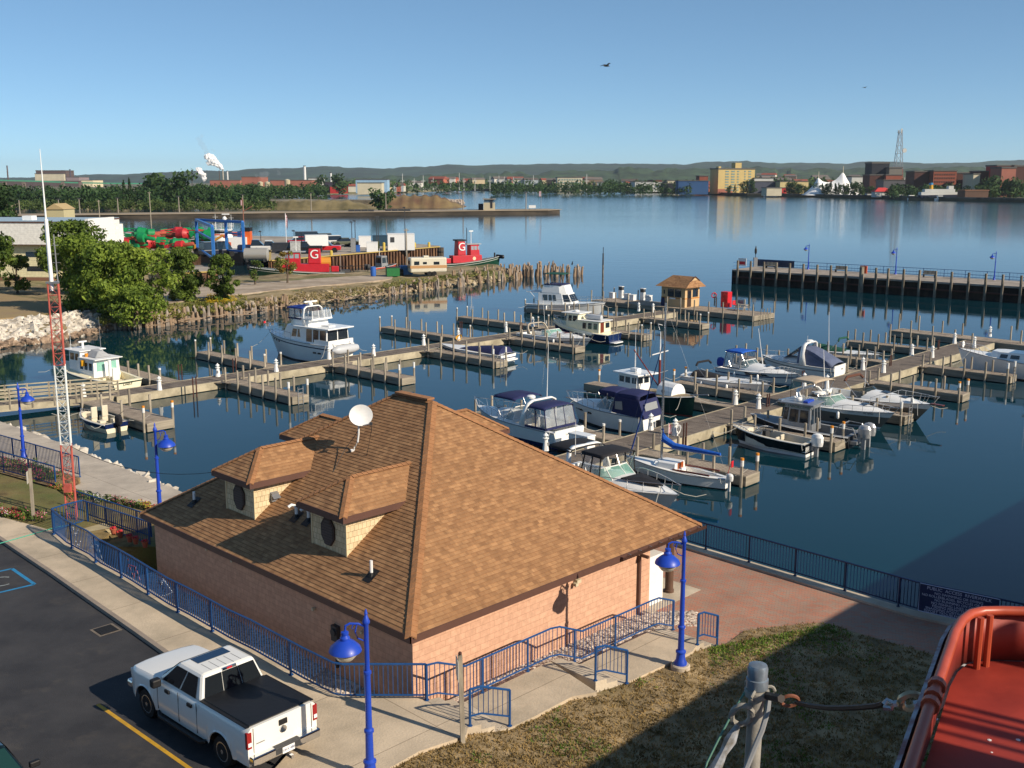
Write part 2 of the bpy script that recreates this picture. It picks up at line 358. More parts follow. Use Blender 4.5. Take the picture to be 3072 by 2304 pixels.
# foreground lawn
lw = [(1168,2304,1.74),(1259,2253,1.72),(1380,2215,1.7),(1398,2206,1.62),(1518,2186,1.44),(1605,2150,1.42),(1715,2092,1.4),(1790,2078,1.36),(1884,2048,1.14),(1990,1999,1.12),(2077,1956,1.1),(2146,1938,.93),(2178,1932,.93),(2233,1892,.93),(2300,1882,.93),(2465,1867,.93),(2539,1889,.93),(2816,1968,.93),(2950,2010,.93)]
lp = [W(x,y,z) for x,y,z in lw]+[Vector((14,20,.93)),Vector((14,8,.9)),Vector((-3.9,10,1.7))]
cen = Vector((3,22,1.35)); m = MB()
n_ = len(lp); rings = [[lerp(cen,p,t) for p in lp] for t in (.25,.5,.75,1)]
m.add([cen]+[p for r_ in rings for p in r_], [(0,1+(i+1)%n_,1+i) for i in range(n_)]+[(1+j*n_+i,1+j*n_+(i+1)%n_,1+(j+1)*n_+(i+1)%n_,1+(j+1)*n_+i) for j in range(3) for i in range(n_)])
o = m.out('lawn', Grass); tag(o, kind='structure')
me = o.data; me.flip_normals()
tag(MB().prism([(p.x,p.y) for p in lp], -.5, .8).out('soil', mat('soil','#6b5a45',rough=.95,var=.2)), kind='structure')
# left strips: lawn, river walk
tag(MB().prism([W(x,y,1.78) for x,y in [(-420,1385),(-150,1524),(0,1554),(108,1582),(161,1607),(250,1655)]]+[W(330,1600,1.78),W(240,1520,1.78),W(168,1468,1.78),W(0,1421,1.78),W(-420,1310,1.78)], -.5, 1.76).out('lawn', GrassL), kind='structure')
rw = [(-420,1180),(0,1264),(172,1325),(212,1341),(407,1420),(542,1474),(640,1520)]
near = [(640,1590),(437,1530),(170,1470),(0,1424),(-420,1310)]
tag(MB().prism([W(x,y,1.3) for x,y in rw]+[W(x,y,1.3) for x,y in near], -.5, 1.3).out('river_walk', RWalk), kind='structure')
tag(MB().prism([W(170,1466,1.5),W(437,1522,1.5),W(520,1545,1.5),W(520,1640,1.5),W(300,1640,1.5),W(235,1560,1.5)], -.5, 1.5).out('lawn', GrassL), kind='structure')
tag(MB().prism([W(-420,1290,1.6),W(0,1372,1.6),W(240,1433,1.6),W(168,1463,1.6),W(0,1418,1.6),W(-420,1312,1.6)], -.5, 1.6).out('flower_bed_soil', mat('mulch','#5b4432',rough=.95,col2='#7d6a48',var=.3,sc=4,bump=.6)), kind='structure')
# near rip-rap
def rocks(pts_fn, n, smin, smax, seed, m, name, label):
    r = np.random.default_rng(seed); mb = MB()
    for i in range(n):
        c, up = pts_fn(r); s_ = smin+(smax-smin)*r.random()**2
        k = 6; o = len(mb.v); mb.ball((0,0,0), 1, 6, 4)
        sc = np.array([1+.5*r.random(), .7+.4*r.random(), .5+.35*r.random()])*s_
        a = r.random()*6.28; R = np.array([[math.cos(a),-math.sin(a)],[math.sin(a),math.cos(a)]]); tl = r.normal(size=2)*.35
        for j in range(o, len(mb.v)):
            v = np.array(mb.v[j]); v = v/max(1e-6,np.abs(v).max()*.5+np.linalg.norm(v)*.5)*sc*(1+.13*r.normal())
            v[:2] = R@v[:2]; z = v[2]+v[0]*tl[0]+v[1]*tl[1]
            mb.v[j] = (c[0]+v[0], c[1]+v[1], up+z)
    return tag(mb.out(name, m), label=label, cat='rocks', kind='stuff')
RockW = mat('pale_limestone', '#a49c90', rough=.9, col2='#cfc8bb', var=.15, sc=.9, bump=.4)
RockB = mat('brown_stone', '#6d5a4a', rough=.9, col2='#a08a74', var=.2, sc=.9, bump=.4)
edge = [W(x,y,1.3) for x,y in rw]
def sh(px0):
    def fn(r):
        t = r.random()*px0; i = min(int(t),len(edge)-2); p = lerp(edge[i],edge[i+1],t-i); q = r.random()
        return (p.x+q*1.15*.75, p.y+q*1.15), 1.05-q*1.2
    return fn
edge = [W(x,y,1.3) for x,y in [(-300,1205),(0,1264),(172,1325),(212,1341),(407,1420),(470,1446)]]
rocks(sh(5), 520, .16, .42, 5, RockW, 'riprap', 'pale broken rocks lining the water edge of the near river walk')
edge = [W(x,y,1.3) for x,y in [(330,1388),(407,1420),(470,1446),(542,1474)]]
def fn2(r):
    t = r.random()*3; i = min(int(t),2); p = lerp(edge[i],edge[i+1],t-i); q = r.random(); return (p.x+q*1.3, p.y+q*1.2), .75-q*.9
rocks(fn2, 200, .1, .26, 6, RockB, 'riprap', 'brown and tan stones where the near river walk meets the water')
# spit of land north-west of the basin
SH = [(-700,1190),(-300,1110),(-120,1075),(0,1040),(110,1030),(190,1018),(270,1000),(330,985),(500,975),(620,955),(750,940),(830,925),(900,915),(1000,905),(1100,893),(1200,880),(1300,868),(1380,858),(1450,848),(1540,838)]
BK = [(-700,800),(-100,790),(200,790),(450,830),(560,860),(700,846),(870,836),(1040,831),(1180,818),(1320,818),(1480,808),(1545,832)]
def resamp(P,n):
    P=[Vector((p.x,p.y,0)) for p in P]; d=[0]
    for a,b in zip(P[:-1],P[1:]): d.append(d[-1]+(b-a).length)
    out=[]
    for i in range(n):
        t=d[-1]*i/(n-1); k=max(j for j in range(len(d)) if d[j]<=t+1e-9); k=min(k,len(P)-2); out.append(lerp(P[k],P[k+1],(t-d[k])/(d[k+1]-d[k])))
    return out
Bank = mat('bank_scrub', '#6d6040', rough=.95, col2='#968565', var=.25, sc=.35, bump=.8, bsc=3, detail=9); patchy(Bank, '#55612a', .12, .5, .68)
NS=90; shp=[W(x,y,0) for x,y in SH]; fr=[]
# walk along the front shore, matching back points by picture column
def interp(T,x):
    for a,b in zip(T[:-1],T[1:]):
        if a[0]<=x<=b[0]: return a[1]+(b[1]-a[1])*(x-a[0])/(b[0]-a[0])
rows=[]; shore=[]
for i in range(NS+1):
    x=-700+(1540+700)*i/NS; f=W(x,interp(SH,x),0); b=W(x,interp(BK,x),0); f.z=b.z=0; shore.append(f); Ld=(b-f).length; prof=[(-.6,-.6),(0,-.02),(1.4,.5),(3.2,.9),(5.5,1.2)]
    e=min(1,Ld/14); r_=[]
    for d_,z in prof: q=lerp(f,b,min(.5,d_*e/max(Ld,.1))); q.z=z*e; r_.append(q)
    for t,z in ((.6,1.2),(.8,1.2),(.93,1.1),(1.,.3),(1.02,-.6)): q=lerp(f,b,t); q.z=z*e if z>0 else z; r_.append(q)
    for q in r_[2:8]: q.z+=.12*math.sin(q.x*.9+q.y*.35)*e
    rows.append(r_)
mb=MB(); mb.grid(rows); o=mb.out('shore_bank', Bank, smooth=True); o.data.flip_normals(); tag(o, kind='structure')
tag(MB().prism([W(-700,860,1.25),W(-100,870,1.25),W(250,860,1.25),W(440,850,1.25),W(560,858,1.25),W(600,815,1.25),W(450,790,1.25),W(330,745,1.25),W(300,700,1.25),W(-100,690,1.25),W(-900,700,1.25)], -1, 1.22).out('yard_ground', Bank), kind='structure')
tag(MB().prism(wp([(470,915),(560,902),(640,890),(700,884),(780,875),(870,865),(1000,853),(1100,845),(1175,836),(1180,824),(1090,827),(960,834),(870,842),(760,847),(640,857),(560,867),(430,890)],1.36), 1.0, 1.362).out('gravel_road', mat('gravel_road','#9a8a78',rough=.95,col2='#ad9f8c',var=.1,sc=.3,bump=.3)), kind='structure')
tag(MB().prism(wp([(-400,1010),(0,955),(100,948),(170,935),(150,905),(0,880),(-400,860)],1.36), 1.0, 1.362).out('path', mat('dirt','#a18a68',rough=.95,col2='#8c7a55',var=.2,sc=.3,bump=.3)), kind='structure')
# limestone rip-rap bank
def fn3(r):
    x=-420+770*r.random(); a=W(x,interp(SH,x)+2,0); q=r.random(); up=max(0,min(1,(340-x)/120)); wd=9*min(1,.15+up)
    p=a+Vector((-.35,1,0)).normalized()*wd*q; return (p.x,p.y), -.1+q*1.55*min(1,.3+up)
rocks(fn3, 2600, .24, .6, 15, RockW, 'riprap', 'wide bank of pale limestone blocks on the left shore below the trees')
def fn4(r):
    x=-300+680*r.random(); a=W(x,interp(SH,x)+2,0); return (a.x+r.normal()*.3,a.y+r.random()*1.), .05+.2*r.random()
rocks(fn4, 260, .25, .55, 16, RockB, 'riprap', 'brown stones at the waterline of the limestone bank')
def fn5(r):
    x=650+850*r.random(); a=W(x,interp(SH,x)+1,0); q=r.random(); return (a.x-q*1.5,a.y+q*4.), .1+q*.75
rocks(fn5, 900, .12, .4, 17, mat('tan_rubble','#8a7a60',rough=.9,col2='#b5a68c',var=.2,sc=.9), 'riprap', 'tan rubble and driftwood along the long shore with old piles')
# ---------------- the hip-roofed marina building ----------------
def uvp(o):
    me = o.data; uv = me.uv_layers.new(name='uv')
    for p in me.polygons:
        n = p.normal; t = Vector((0,0,1)).cross(n) if abs(n.z) < .98 else Vector((1,0,0)); t.normalize(); b = n.cross(t)
        for li in p.loop_indices:
            c = me.vertices[me.loops[li].vertex_index].co; uv.data[li].uv = (c.dot(t), c.dot(b))
    return o
def brickuv(name, c1, c2, mortar, bw, rh, ms, rough=.9, off=.5, bump=.3, mix=None, msc=2.5, bias=0.):
    m = mat(name, c1, rough=rough, spec=.3); n = m.node_tree.nodes; l = m.node_tree.links; b = n['Principled BSDF']
    uv = n.new('ShaderNodeUVMap'); br = n.new('ShaderNodeTexBrick'); br.offset = off; br.inputs['Scale'].default_value = 1
    br.inputs['Brick Width'].default_value = bw; br.inputs['Row Height'].default_value = rh; br.inputs['Mortar Size'].default_value = ms; br.inputs['Bias'].default_value = bias
    cv = lambda c: (*(hx(c) if isinstance(c,str) else c),1)
    br.inputs['Color1'].default_value = cv(c1); br.inputs['Color2'].default_value = cv(c2); br.inputs['Mortar'].default_value = cv(mortar)
    l.new(uv.outputs[0], br.inputs[0]); no = n.new('ShaderNodeTexNoise'); no.inputs['Scale'].default_value = msc; no.inputs['Detail'].default_value = 6; l.new(uv.outputs[0], no.inputs[0])
    mr = n.new('ShaderNodeMapRange'); mr.inputs[1].default_value=.3; mr.inputs[2].default_value=.7; mr.inputs[3].default_value=.87; mr.inputs[4].default_value=1.12; l.new(no.outputs[0], mr.inputs[0])
    mx = n.new('ShaderNodeMix'); mx.data_type='RGBA'; mx.blend_type='MULTIPLY'; mx.inputs[0].default_value=1
    l.new(br.outputs[0], mx.inputs[6]); l.new(mr.outputs[0], mx.inputs[7]); l.new(mx.outputs[2], b.inputs['Base Color'])
    ad = n.new('ShaderNodeMath'); ad.operation='SUBTRACT'; l.new(no.outputs[0], ad.inputs[0]); l.new(br.outputs['Fac'], ad.inputs[1])
    bp = n.new('ShaderNodeBump'); bp.inputs['Strength'].default_value = bump; bp.inputs['Distance'].default_value=.02; l.new(ad.outputs[0], bp.inputs['Height']); l.new(bp.outputs[0], b.inputs['Normal'])
    return m
Shin = brickuv('roof_shingles', (.285,.150,.072), (.40,.222,.108), (.25,.13,.065), .27, .135, .005, msc=3.5, bump=.3, bias=-.1)
# patches of random lighter tabs at a second, finer offset
def tabs(m):
    n = m.node_tree.nodes; l = m.node_tree.links; b = n['Principled BSDF']; uv = [x for x in n if x.type=='UVMAP'][0]
    vo = n.new('ShaderNodeTexBrick'); vo.offset=.37; vo.inputs['Scale'].default_value=1; vo.inputs['Brick Width'].default_value=.19; vo.inputs['Row Height'].default_value=.135; vo.inputs['Mortar Size'].default_value=0
    vo.inputs['Color1'].default_value=(.78,.76,.74,1); vo.inputs['Color2'].default_value=(1.15,1.15,1.1,1); l.new(uv.outputs[0], vo.inputs[0])
    s = b.inputs['Base Color'].links[0].from_socket; mx = n.new('ShaderNodeMix'); mx.data_type='RGBA'; mx.blend_type='MULTIPLY'; mx.inputs[0].default_value=.8
    l.new(s, mx.inputs[6]); l.new(vo.outputs[0], mx.inputs[7]); l.new(mx.outputs[2], b.inputs['Base Color'])
tabs(Shin)
Cap = mat('ridge_cap_shingle', (.33,.155,.065), rough=.9, var=.15, sc=3, bump=.3)
Block = brickuv('split_face_block', (.57,.335,.225), (.61,.365,.245), (.47,.265,.175), .4, .2, .007, msc=5, bump=.5)
Shake = brickuv('cedar_shake', '#c8b48f', '#d8c6a2', '#8f7c5c', .16, .19, .006, msc=4, bump=.5, off=.37)
Fascia = mat('brown_fascia', '#5a3f36', rough=.5, var=.06, sc=2)
Louv = mat('brown_louver', '#3a2a22', rough=.7, var=.1)
bld = thing('marina_building', 'peach block building with big brown hip roof, dormers and satellite dish on its slope', 'building', (BLD.x,BLD.y,0), GR)
LX, LY, EZ, SL = 13.98, 16.04, 3.5, 2/3
RZ = EZ+LX/2*SL; cx = LX/2
def course(mb, a, b, c, d, step=.135, t=.015):
    """face with eave a->b, top d->c ; stepped shingle courses"""
    a,b,c,d = map(Vector,(a,b,c,d)); nrm = (b-a).cross(d-a).normalized()
    Ls = ((a+b)/2-(c+d)/2); up = ((d-a) - (b-a).normalized()*((d-a).dot((b-a).normalized()))).length
    n = max(1, round(up/step))
    for i in range(n):
        t0, t1 = i/n, (i+1)/n
        p, q, r_, s_ = lerp(a,d,t0), lerp(b,c,t0), lerp(b,c,t1), lerp(a,d,t1)
        hi = nrm*t
        if (r_-s_).length < .02: mb.add([p+hi,q+hi,(r_+s_)/2,p,q], [(0,1,2),(3,4,1,0)])
        else: mb.add([p+hi,q+hi,r_,s_,p,q], [(0,1,2,3),(4,5,1,0)])
A_=(0,0,EZ); B_=(LX,0,EZ); C_=(LX,LY,EZ); D_=(0,LY,EZ); R1=(cx,cx,RZ); R2=(cx,LY-cx,RZ)
m = MB(); course(m,D_,A_,R1,R2); course(m,A_,B_,R1,R1); course(m,B_,C_,R2,R1); course(m,C_,D_,R2,R2)
roof = uvp(m.out('roof', Shin, bld))
def cap(mb, p, q, w=.17, n=None, r=.03, fr=0.):
    p=Vector(p); q=Vector(q); d=(q-p).normalized(); s_=d.cross(Vector((0,0,1))).normalized(); k = max(1,int((q-p).length/.2))
    for i in range(k):
        a=lerp(p,q,i/k); b=lerp(p,q,(i+1)/k); dn = Vector((0,0,-w*.36)); u1=Vector((0,0,.045)); u0=Vector((0,0,.03))
        mb.add([a+u1, a+s_*w+dn+u1, b+s_*w+dn+u0, b+u0, a-s_*w+dn+u1, b-s_*w+dn+u0, a+Vector((0,0,.01)), a+s_*w+dn, a-s_*w+dn],
               [(0,3,2,1),(0,4,5,3),(0,1,7,6),(0,6,8,4)])
m = MB()
for p in ((A_,R1),(B_,R1),(C_,R2),(D_,R2)): cap(m,*p)
cap(m, R2, R1, .2); m.cbox(((cx),(cx+LY-cx)/2,RZ+.07), .34, LY-2*cx-.2, .07)
m.out('ridge_cap', Cap, roof)
m = MB(); fh=.2
for a,b in ((A_,B_),(B_,C_),(C_,D_),(D_,A_)):
    a=Vector(a);b=Vector(b);d=(b-a).normalized();n_=Vector((d.y,-d.x,0))
    m.add([a+n_*.03+Vector((0,0,.02)),b+n_*.03+Vector((0,0,.02)),b+n_*.03+Vector((0,0,-fh)),a+n_*.03+Vector((0,0,-fh)),a-n_*.02+Vector((0,0,-fh)),b-n_*.02+Vector((0,0,-fh)),a+Vector((0,0,.02)),b+Vector((0,0,.02))],[(0,3,2,1),(3,4,5,2),(6,0,1,7)])
m.out('fascia', Fascia, bld)
m = MB(); m.add([(0,0,EZ-fh+.01),(LX,0,EZ-fh+.01),(LX,LY,EZ-fh+.01),(0,LY,EZ-fh+.01)],[(3,2,1,0)]); m.out('soffit', mat('soffit_brown','#6b5247',rough=.7), bld)
m = MB()   # gutter on the right
m.add([(9.2,-.15,EZ-.02),(LX+.1,-.15,EZ-.02),(LX+.1,-.15,EZ-.15),(9.2,-.15,EZ-.15),(9.2,-.035,EZ-.15),(LX+.1,-.035,EZ-.15)],[(0,3,2,1),(3,4,5,2),(0,1,2,3)]); m.box(9.2,9.23,-.14,-.03,EZ-.15,EZ-.02)
m.out('gutter', Fascia, bld)
m = MB(); m.box(9.25,LX+.08,-.14,-.04,EZ-.1,EZ-.085)
for i in range(8): m.box(9.6+i*.58,9.63+i*.58,-.15,-.03,EZ-.03,EZ-.015)
m.out('gutter_hanger', mat('grey_aluminium','#8f9296',rough=.4,metal=.5), bld)
m = MB(); m.box(.35,11.35,.35,LY-.35,.6,EZ-.2); wall = uvp(m.out('wall', Block, bld))
m = MB(); m.box(10.62,10.72,.24,.345,.95,EZ-.45); m.box(10.62,10.72,-.1,.25,EZ-.45,EZ-.36); m.box(10.62,10.72,.12,.34,.88,.96); m.out('downspout', Fascia, bld)
for y in (.75, 5.3, 9.8): m = MB(); m.lathe((13.1,y,0),[(.19,.9),(.19,1.0),(.16,1.02),(.16,EZ-.25),(.19,EZ-.21)],10); m.out('porch_post', mat('brown_post','#5b4335',rough=.6,var=.15), bld, smooth=True)
# white cabinet standing at the wall end
c = MB(); c.prism([(11.36,.42),(12.25,.42),(12.25,1.0),(11.36,1.0)], .906, 2.75); 
o = c.out('freezer_cabinet', White); o.parent=None; o.matrix_world = Matrix.Translation((BLD.x,BLD.y,0))@Matrix.Rotation(GR,4,'Z'); tag(o,'tall white cabinet standing against the end of the peach block wall','cabinet')
# small wall fittings
m = MB(); m.cbox((7.35,.27,3.05),.2,.16,.12); m.cbox((7.2,.22,2.98),.12,.14,.1); m.out('flood_light', mat('beige_plastic','#c9bda0',rough=.5), bld)
m = MB(); m.cbox((.28,3.95,2.3),.16,.3,.5); m.cbox((.3,3.95,1.6),.08,.08,.9); m.lathe((.2,3.95,2.35),[(.12,-.05),(.12,.05)],10,'X'); m.out('electric_meter', DGrey, bld)
for y in (2.6,5.1,9.9,11.6):
    m = MB(); m.cbox((.27,y,3.1 if y>6 else 2.75),.1,.09,.09); m.out('soffit_light', mat('beige_plastic','#c9bda0'), bld)
# dormers ; local frame: x to the front of the dormer is -X
def dormer(origin, rz, first=None):
    d = bpy.data.objects.new('dormer', None); COL.objects.link(d); d.parent=bld; d.location=(*origin,0); d.rotation_euler=(0,0,rz)
    # front wall at x=0, building roof plane z = EZ+SL*(x+1.26)
    w2=.925; zt=5.62; zp=lambda x: EZ+SL*(x+1.26); xe=(zt-zp(0))/SL
    m = MB(); m.add([(0,-w2,zp(0)-.05),(0,w2,zp(0)-.05),(0,w2,zt),(0,-w2,zt),(xe,-w2,zt),(xe,w2,zt)],[(1,0,3,2),(0,4,3),(2,5,1)])
    uvp(m.out('dormer_wall', Shake, d))
    e=.33; zt2=5.78; x0=-e; h=w2+e; zr=zt2+h*SL; xr=x0+h; xb=(zt2-zp(0))/SL; xrb=(zr-zp(0))/SL
    m = MB(); course(m,(x0,h,zt2),(x0,-h,zt2),(xr,0,zr),(xr,0,zr),.135,.014)
    for s_ in (-1,1):
        a,b,c_,d_=(x0,s_*h,zt2),(xb,s_*h,zt2),(xrb,0,zr),(xr,0,zr)
        # clip to the roof plane: edge b->c lies in the main roof
        if s_==-1: course(m,a,b,c_,d_,.135,.014)
        else: course(m,b,a,d_,c_,.135,.014)
    dr = uvp(m.out('dormer_roof', Shin, d))
    m2 = MB(); cap(m2,(x0,-h,zt2),(xr,0,zr),.13); cap(m2,(x0,h,zt2),(xr,0,zr),.13); cap(m2,(xr,0,zr),(xrb,0,zr),.15); m2.out('dormer_ridge_cap', Cap, d)
    m = MB()
    m.box(x0-.03,x0,-h-.03,h+.03,zt2-.2,zt2+.015); m.box(x0,xb-.02,-h-.03,-h,zt2-.2,zt2+.012); m.box(x0,xb-.02,h,h+.03,zt2-.2,zt2+.012)
    m.add([(x0,-h,zt2-.19),(x0,h,zt2-.19),(xb-.3,h,zt2-.19),(xb-.3,-h,zt2-.19)],[(0,3,2,1) ])
    m.out('dormer_fascia', Fascia, d)
    m = MB(); oc=[(.38*math.cos(math.pi/8+i*math.pi/4), .5*math.sin(math.pi/8+i*math.pi/4)) for i in range(8)]
    oi=[(y*.82,z*.82) for y,z in oc]; zc=4.98
    m.frus([(-.01,y,z+zc) for y,z in oc][::-1],[(-.06,y,z+zc) for y,z in oc][::-1]); m.out('louver_frame', Louv, d)
    m = MB()
    for k in range(9):
        z=-.36+k*.09; wy=.82*(.38*.92 if abs(z)<.17 else .38*.92-(abs(z)-.17)*.75)
        m.add([(-.062,-wy,zc+z),(-.062,wy,zc+z),(-.09,wy,zc+z-.06),(-.09,-wy,zc+z-.06)],[(0,1,2,3)])
    m.out('louver', mat('louver_slat','#5a4234',rough=.7), d)
    for s_ in (-1,1): m = MB(); m.box(-.02,.0,s_*w2-.03,s_*w2+.03,zp(0)-.02,zt-.02); m.out('corner_trim', mat('cream_trim','#d8c49a'), d)
    return d
dormer((1.26,10.86),0); dormer((1.26,5.53),0)
dormer((6.99,LY-1.26),-math.pi/2); dormer((LX-1.26,10.4),math.pi)
m = MB(); m.cbox((2.05,9.87,5.02),.28,.12,.3); m.add([(1.9,9.93,5.2),(2.2,9.93,5.2),(2.2,9.68,5.0),(1.9,9.68,5.0)],[(0,1,2,3)]); m.out('dryer_vent', mat('grey_aluminium','#8f9296'), bld)
def pipe(x,y,h,hook=False):
    z=EZ+SL*x; m=MB()
    if hook: m.path([(x,y,z-.1),(x,y,z+h),(x-.05,y+.02,z+h+.1),(x-.15,y+.05,z+h+.14),(x-.26,y+.08,z+h+.08)],.055,8)
    else: m.tube((x,y,z-.1),(x,y,z+h),.05,n=8)
    p=m.out('vent_pipe', mat('pvc_white',(.8,.8,.78),rough=.35), bld, smooth=True)
    m=MB(); m.add([(x-.22,y-.18,z+SL*-.22+.035),(x-.22,y+.18,z+SL*-.22+.035),(x+.2,y+.18,z+SL*.2+.035),(x+.2,y-.18,z+SL*.2+.035)],[(0,3,2,1)]); m.lathe((x,y,z),[(.1,-.02),(.062,.12)],8); m.out('pipe_flashing', BlackP, p)
pipe(1.03,13.75,.42); pipe(1.81,8.18,.32,True); pipe(1.84,7.5,.32,True); pipe(1.03,3.06,.5)
# satellite dish standing on the slope
def toW(x,y,z): p=BLD+U*x+V_*y; return Vector((p.x,p.y,z))
dp = toW(4.5,8.48,6.5)
dish = thing('satellite_dish','white satellite dish on a bent mast standing on the brown roof slope','satellite dish',dp)
m=MB(); dc=Vector((.28,0.05,1.28)); ax=Vector((.32,-.93,.30)).normalized()
q=ax.to_track_quat('Z','Y').to_matrix().to_4x4(); o0=len(m.v)
m.lathe((0,0,0),[(.002,0),(.15,.012),(.3,.05),(.42,.1),(.43,.085),(.3,.03),(.15,-.01),(.002,-.02)],24)
m.v=[tuple(dc+(q@Vector((v[0]*1.0,v[1]*.9,v[2])))) for v in m.v]; m.out('reflector', mat('dish_white',(.7,.7,.68),rough=.45,var=.05), dish, smooth=True)
m=MB(); m.path([(0,0,-.1),(.05,0,.12),(.16,.02,.32),(.2,.04,.6),(.22,.04,1.15)],.035,8); m.cbox((0,0,.02),.2,.1,.06,.6,.3); m.out('mast', mat('dish_white',(.7,.7,.68)), dish, smooth=True)
m=MB(); t=dc+ax*.62+Vector((.25,0,-.35)); m.path([dc-Vector((0,0,.38)), t],.022,6); m.out('feed_arm', mat('dish_white',(.7,.7,.68)), dish)
m=MB(); m.cbox(t,.1,.1,.1); m.out('feed_horn', DGrey, dish)
m=MB(); m.path([t, t+Vector((.03,-.1,-.2)), Vector((.55,-.6,-.05)), Vector((.2,-1.2,-.62)), Vector((-.2,-1.9,-1.35))],.014,5); m.path([dc-Vector((0,0,.4)),Vector((.0,.2,.45)),Vector((-.3,.05,.06)),Vector((-.8,-1.0,-.93))],.012,5); m.out('cable', BlackP, dish)
# ---------------- docks ----------------
def deckmat(name, rot, c1, c2):
    m = mat(name, c1, rough=.85, spec=.2); n = m.node_tree.nodes; l = m.node_tree.links; b = n['Principled BSDF']
    ge = n.new('ShaderNodeNewGeometry'); mp = n.new('ShaderNodeMapping'); mp.inputs['Rotation'].default_value=(0,0,-rot); l.new(ge.outputs['Position'], mp.inputs[0])
    br = n.new('ShaderNodeTexBrick'); br.offset=.3; br.inputs['Scale'].default_value=1; br.inputs['Brick Width'].default_value=9; br.inputs['Row Height'].default_value=.16; br.inputs['Mortar Size'].default_value=.012; br.inputs['Bias'].default_value=0
    br.inputs['Color1'].default_value=(*hx(c1),1); br.inputs['Color2'].default_value=(*hx(c2),1); br.inputs['Mortar'].default_value=(.05,.045,.04,1)
    l.new(mp.outputs[0], br.inputs[0])
    no = n.new('ShaderNodeTexNoise'); no.inputs['Scale'].default_value=1.5; no.inputs['Detail'].default_value=6; l.new(mp.outputs[0], no.inputs[0])
    mr = n.new('ShaderNodeMapRange'); mr.inputs[1].default_value=.3; mr.inputs[2].default_value=.7; mr.inputs[3].default_value=.8; mr.inputs[4].default_value=1.2; l.new(no.outputs[0], mr.inputs[0])
    mx = n.new('ShaderNodeMix'); mx.data_type='RGBA'; mx.blend_type='MULTIPLY'; mx.inputs[0].default_value=1; l.new(br.outputs[0], mx.inputs[6]); l.new(mr.outputs[0], mx.inputs[7]); l.new(mx.outputs[2], b.inputs['Base Color'])
    return m
AX = math.atan2(.744,.668)          # walkway heading (from +X)
DeckW = deckmat('walkway_planks', AX+math.pi/2, '#6c6259', '#84796e'); DeckF = deckmat('finger_planks', AX, '#97897a', '#a99b89')
Beam = mat('dock_beam','#7f7767',rough=.85,col2='#9a9180',var=.1,sc=1.2,stretch=(.3,.3,4),bump=.2)
BeamL = mat('pale_dock_beam','#958c76',rough=.85,col2='#b0a68d',var=.1,sc=1,bump=.2)
FENDER = WoodG
PostTop = mat('white_cap',(.75,.75,.72),rough=.5); Orange = mat('orange_band','#d98a1e',rough=.5)
def perp(a,b):
    d=(b-a); d.z=0; d.normalize(); return Vector((-d.y,d.x,0))
DZ=.62
pil_proto = None
def piling(x, y, top, parent, cap=0, r=.085):
    m = MB(); j=r*(.95+.1*random.random()); lean=(random.random()-.5)*.05
    m.tube((x,y,-.8),(x+lean,y+lean*.5,top),j,n=7); p = m.out('piling', WoodG, parent)
    if cap:
        c=MB(); c.tube((x+lean,y+lean*.5,top-.1),(x+lean,y+lean*.5,top+.03),j*1.12,n=8); c.out('piling_cap', Orange if cap==2 else PostTop, p)
        if cap==2 or cap==3:
            c=MB(); c.tube((x+lean,y+lean*.5,top-.42),(x+lean,y+lean*.5,top-.1),j*1.08,n=8); c.out('number_plate', PostTop, p)
    return p
def finger(dock, root, tip, w=1.25, ptop=1.75, n=5, pil=(1,1), capt=1, ladder=False, flare=0, rootcap=0):
    root=Vector(root); tip=Vector(tip); root.z=tip.z=0; d=(tip-root).normalized(); s_=Vector((-d.y,d.x,0)); Ln=(tip-root).length
    a=root-d*.1
    m=MB(); rect=[a-s_*w/2, tip-s_*w/2, tip+s_*w/2, a+s_*w/2]
    m.prism([(p.x,p.y) for p in rect], DZ-.06, DZ)
    if flare:
        q=[a-s_*(w/2+flare), a+d*flare*1.2-s_*w/2, a+d*flare*1.2+s_*w/2, a+s_*(w/2+flare)]
        m.prism([(p.x,p.y) for p in q], DZ-.06, DZ-.005)
    f = m.out('finger_pier', DeckF, dock)
    m=MB()
    for sg in (-1,1):
        p=a+s_*sg*(w/2+.02); q=tip+s_*sg*(w/2+.02); o=s_*sg*.06
        m.prism([((p).x,(p).y),((q).x,(q).y),((q+o).x,(q+o).y),((p+o).x,(p+o).y)], .06, DZ-.012)
    p=tip+d*.0; m.prism([((tip-s_*(w/2+.08)).x,(tip-s_*(w/2+.08)).y),((tip+s_*(w/2+.08)).x,(tip+s_*(w/2+.08)).y),((tip+s_*(w/2+.08)+d*.06).x,(tip+s_*(w/2+.08)+d*.06).y),((tip-s_*(w/2+.08)+d*.06).x,(tip-s_*(w/2+.08)+d*.06).y)], .06, DZ-.01)
    m.out('side_beam', Beam, f)
    for sg in (-1,1):
        if not pil[0 if sg<0 else 1]: continue
        for i in range(n+1):
            t=.06+.93*i/n; p=a+d*(Ln*t)+s_*sg*(w/2+.17)
            c = capt if i==n else (rootcap if i==0 else 0)
            piling(p.x,p.y,ptop+random.uniform(-.07,.07),f,c)
    if ladder:
        m=MB(); c0=tip+d*.1
        for sg in (-1,1): m.tube(c0+s_*sg*.22+Vector((0,0,-.3)), c0+s_*sg*.22+Vector((0,0,1.3)), .03, n=5)
        for k in range(5): m.tube(c0-s_*.22+Vector((0,0,.05+k*.27)), c0+s_*.22+Vector((0,0,.05+k*.27)), .02, n=5)
        m.out('ladder', MGrey, f)
    return f
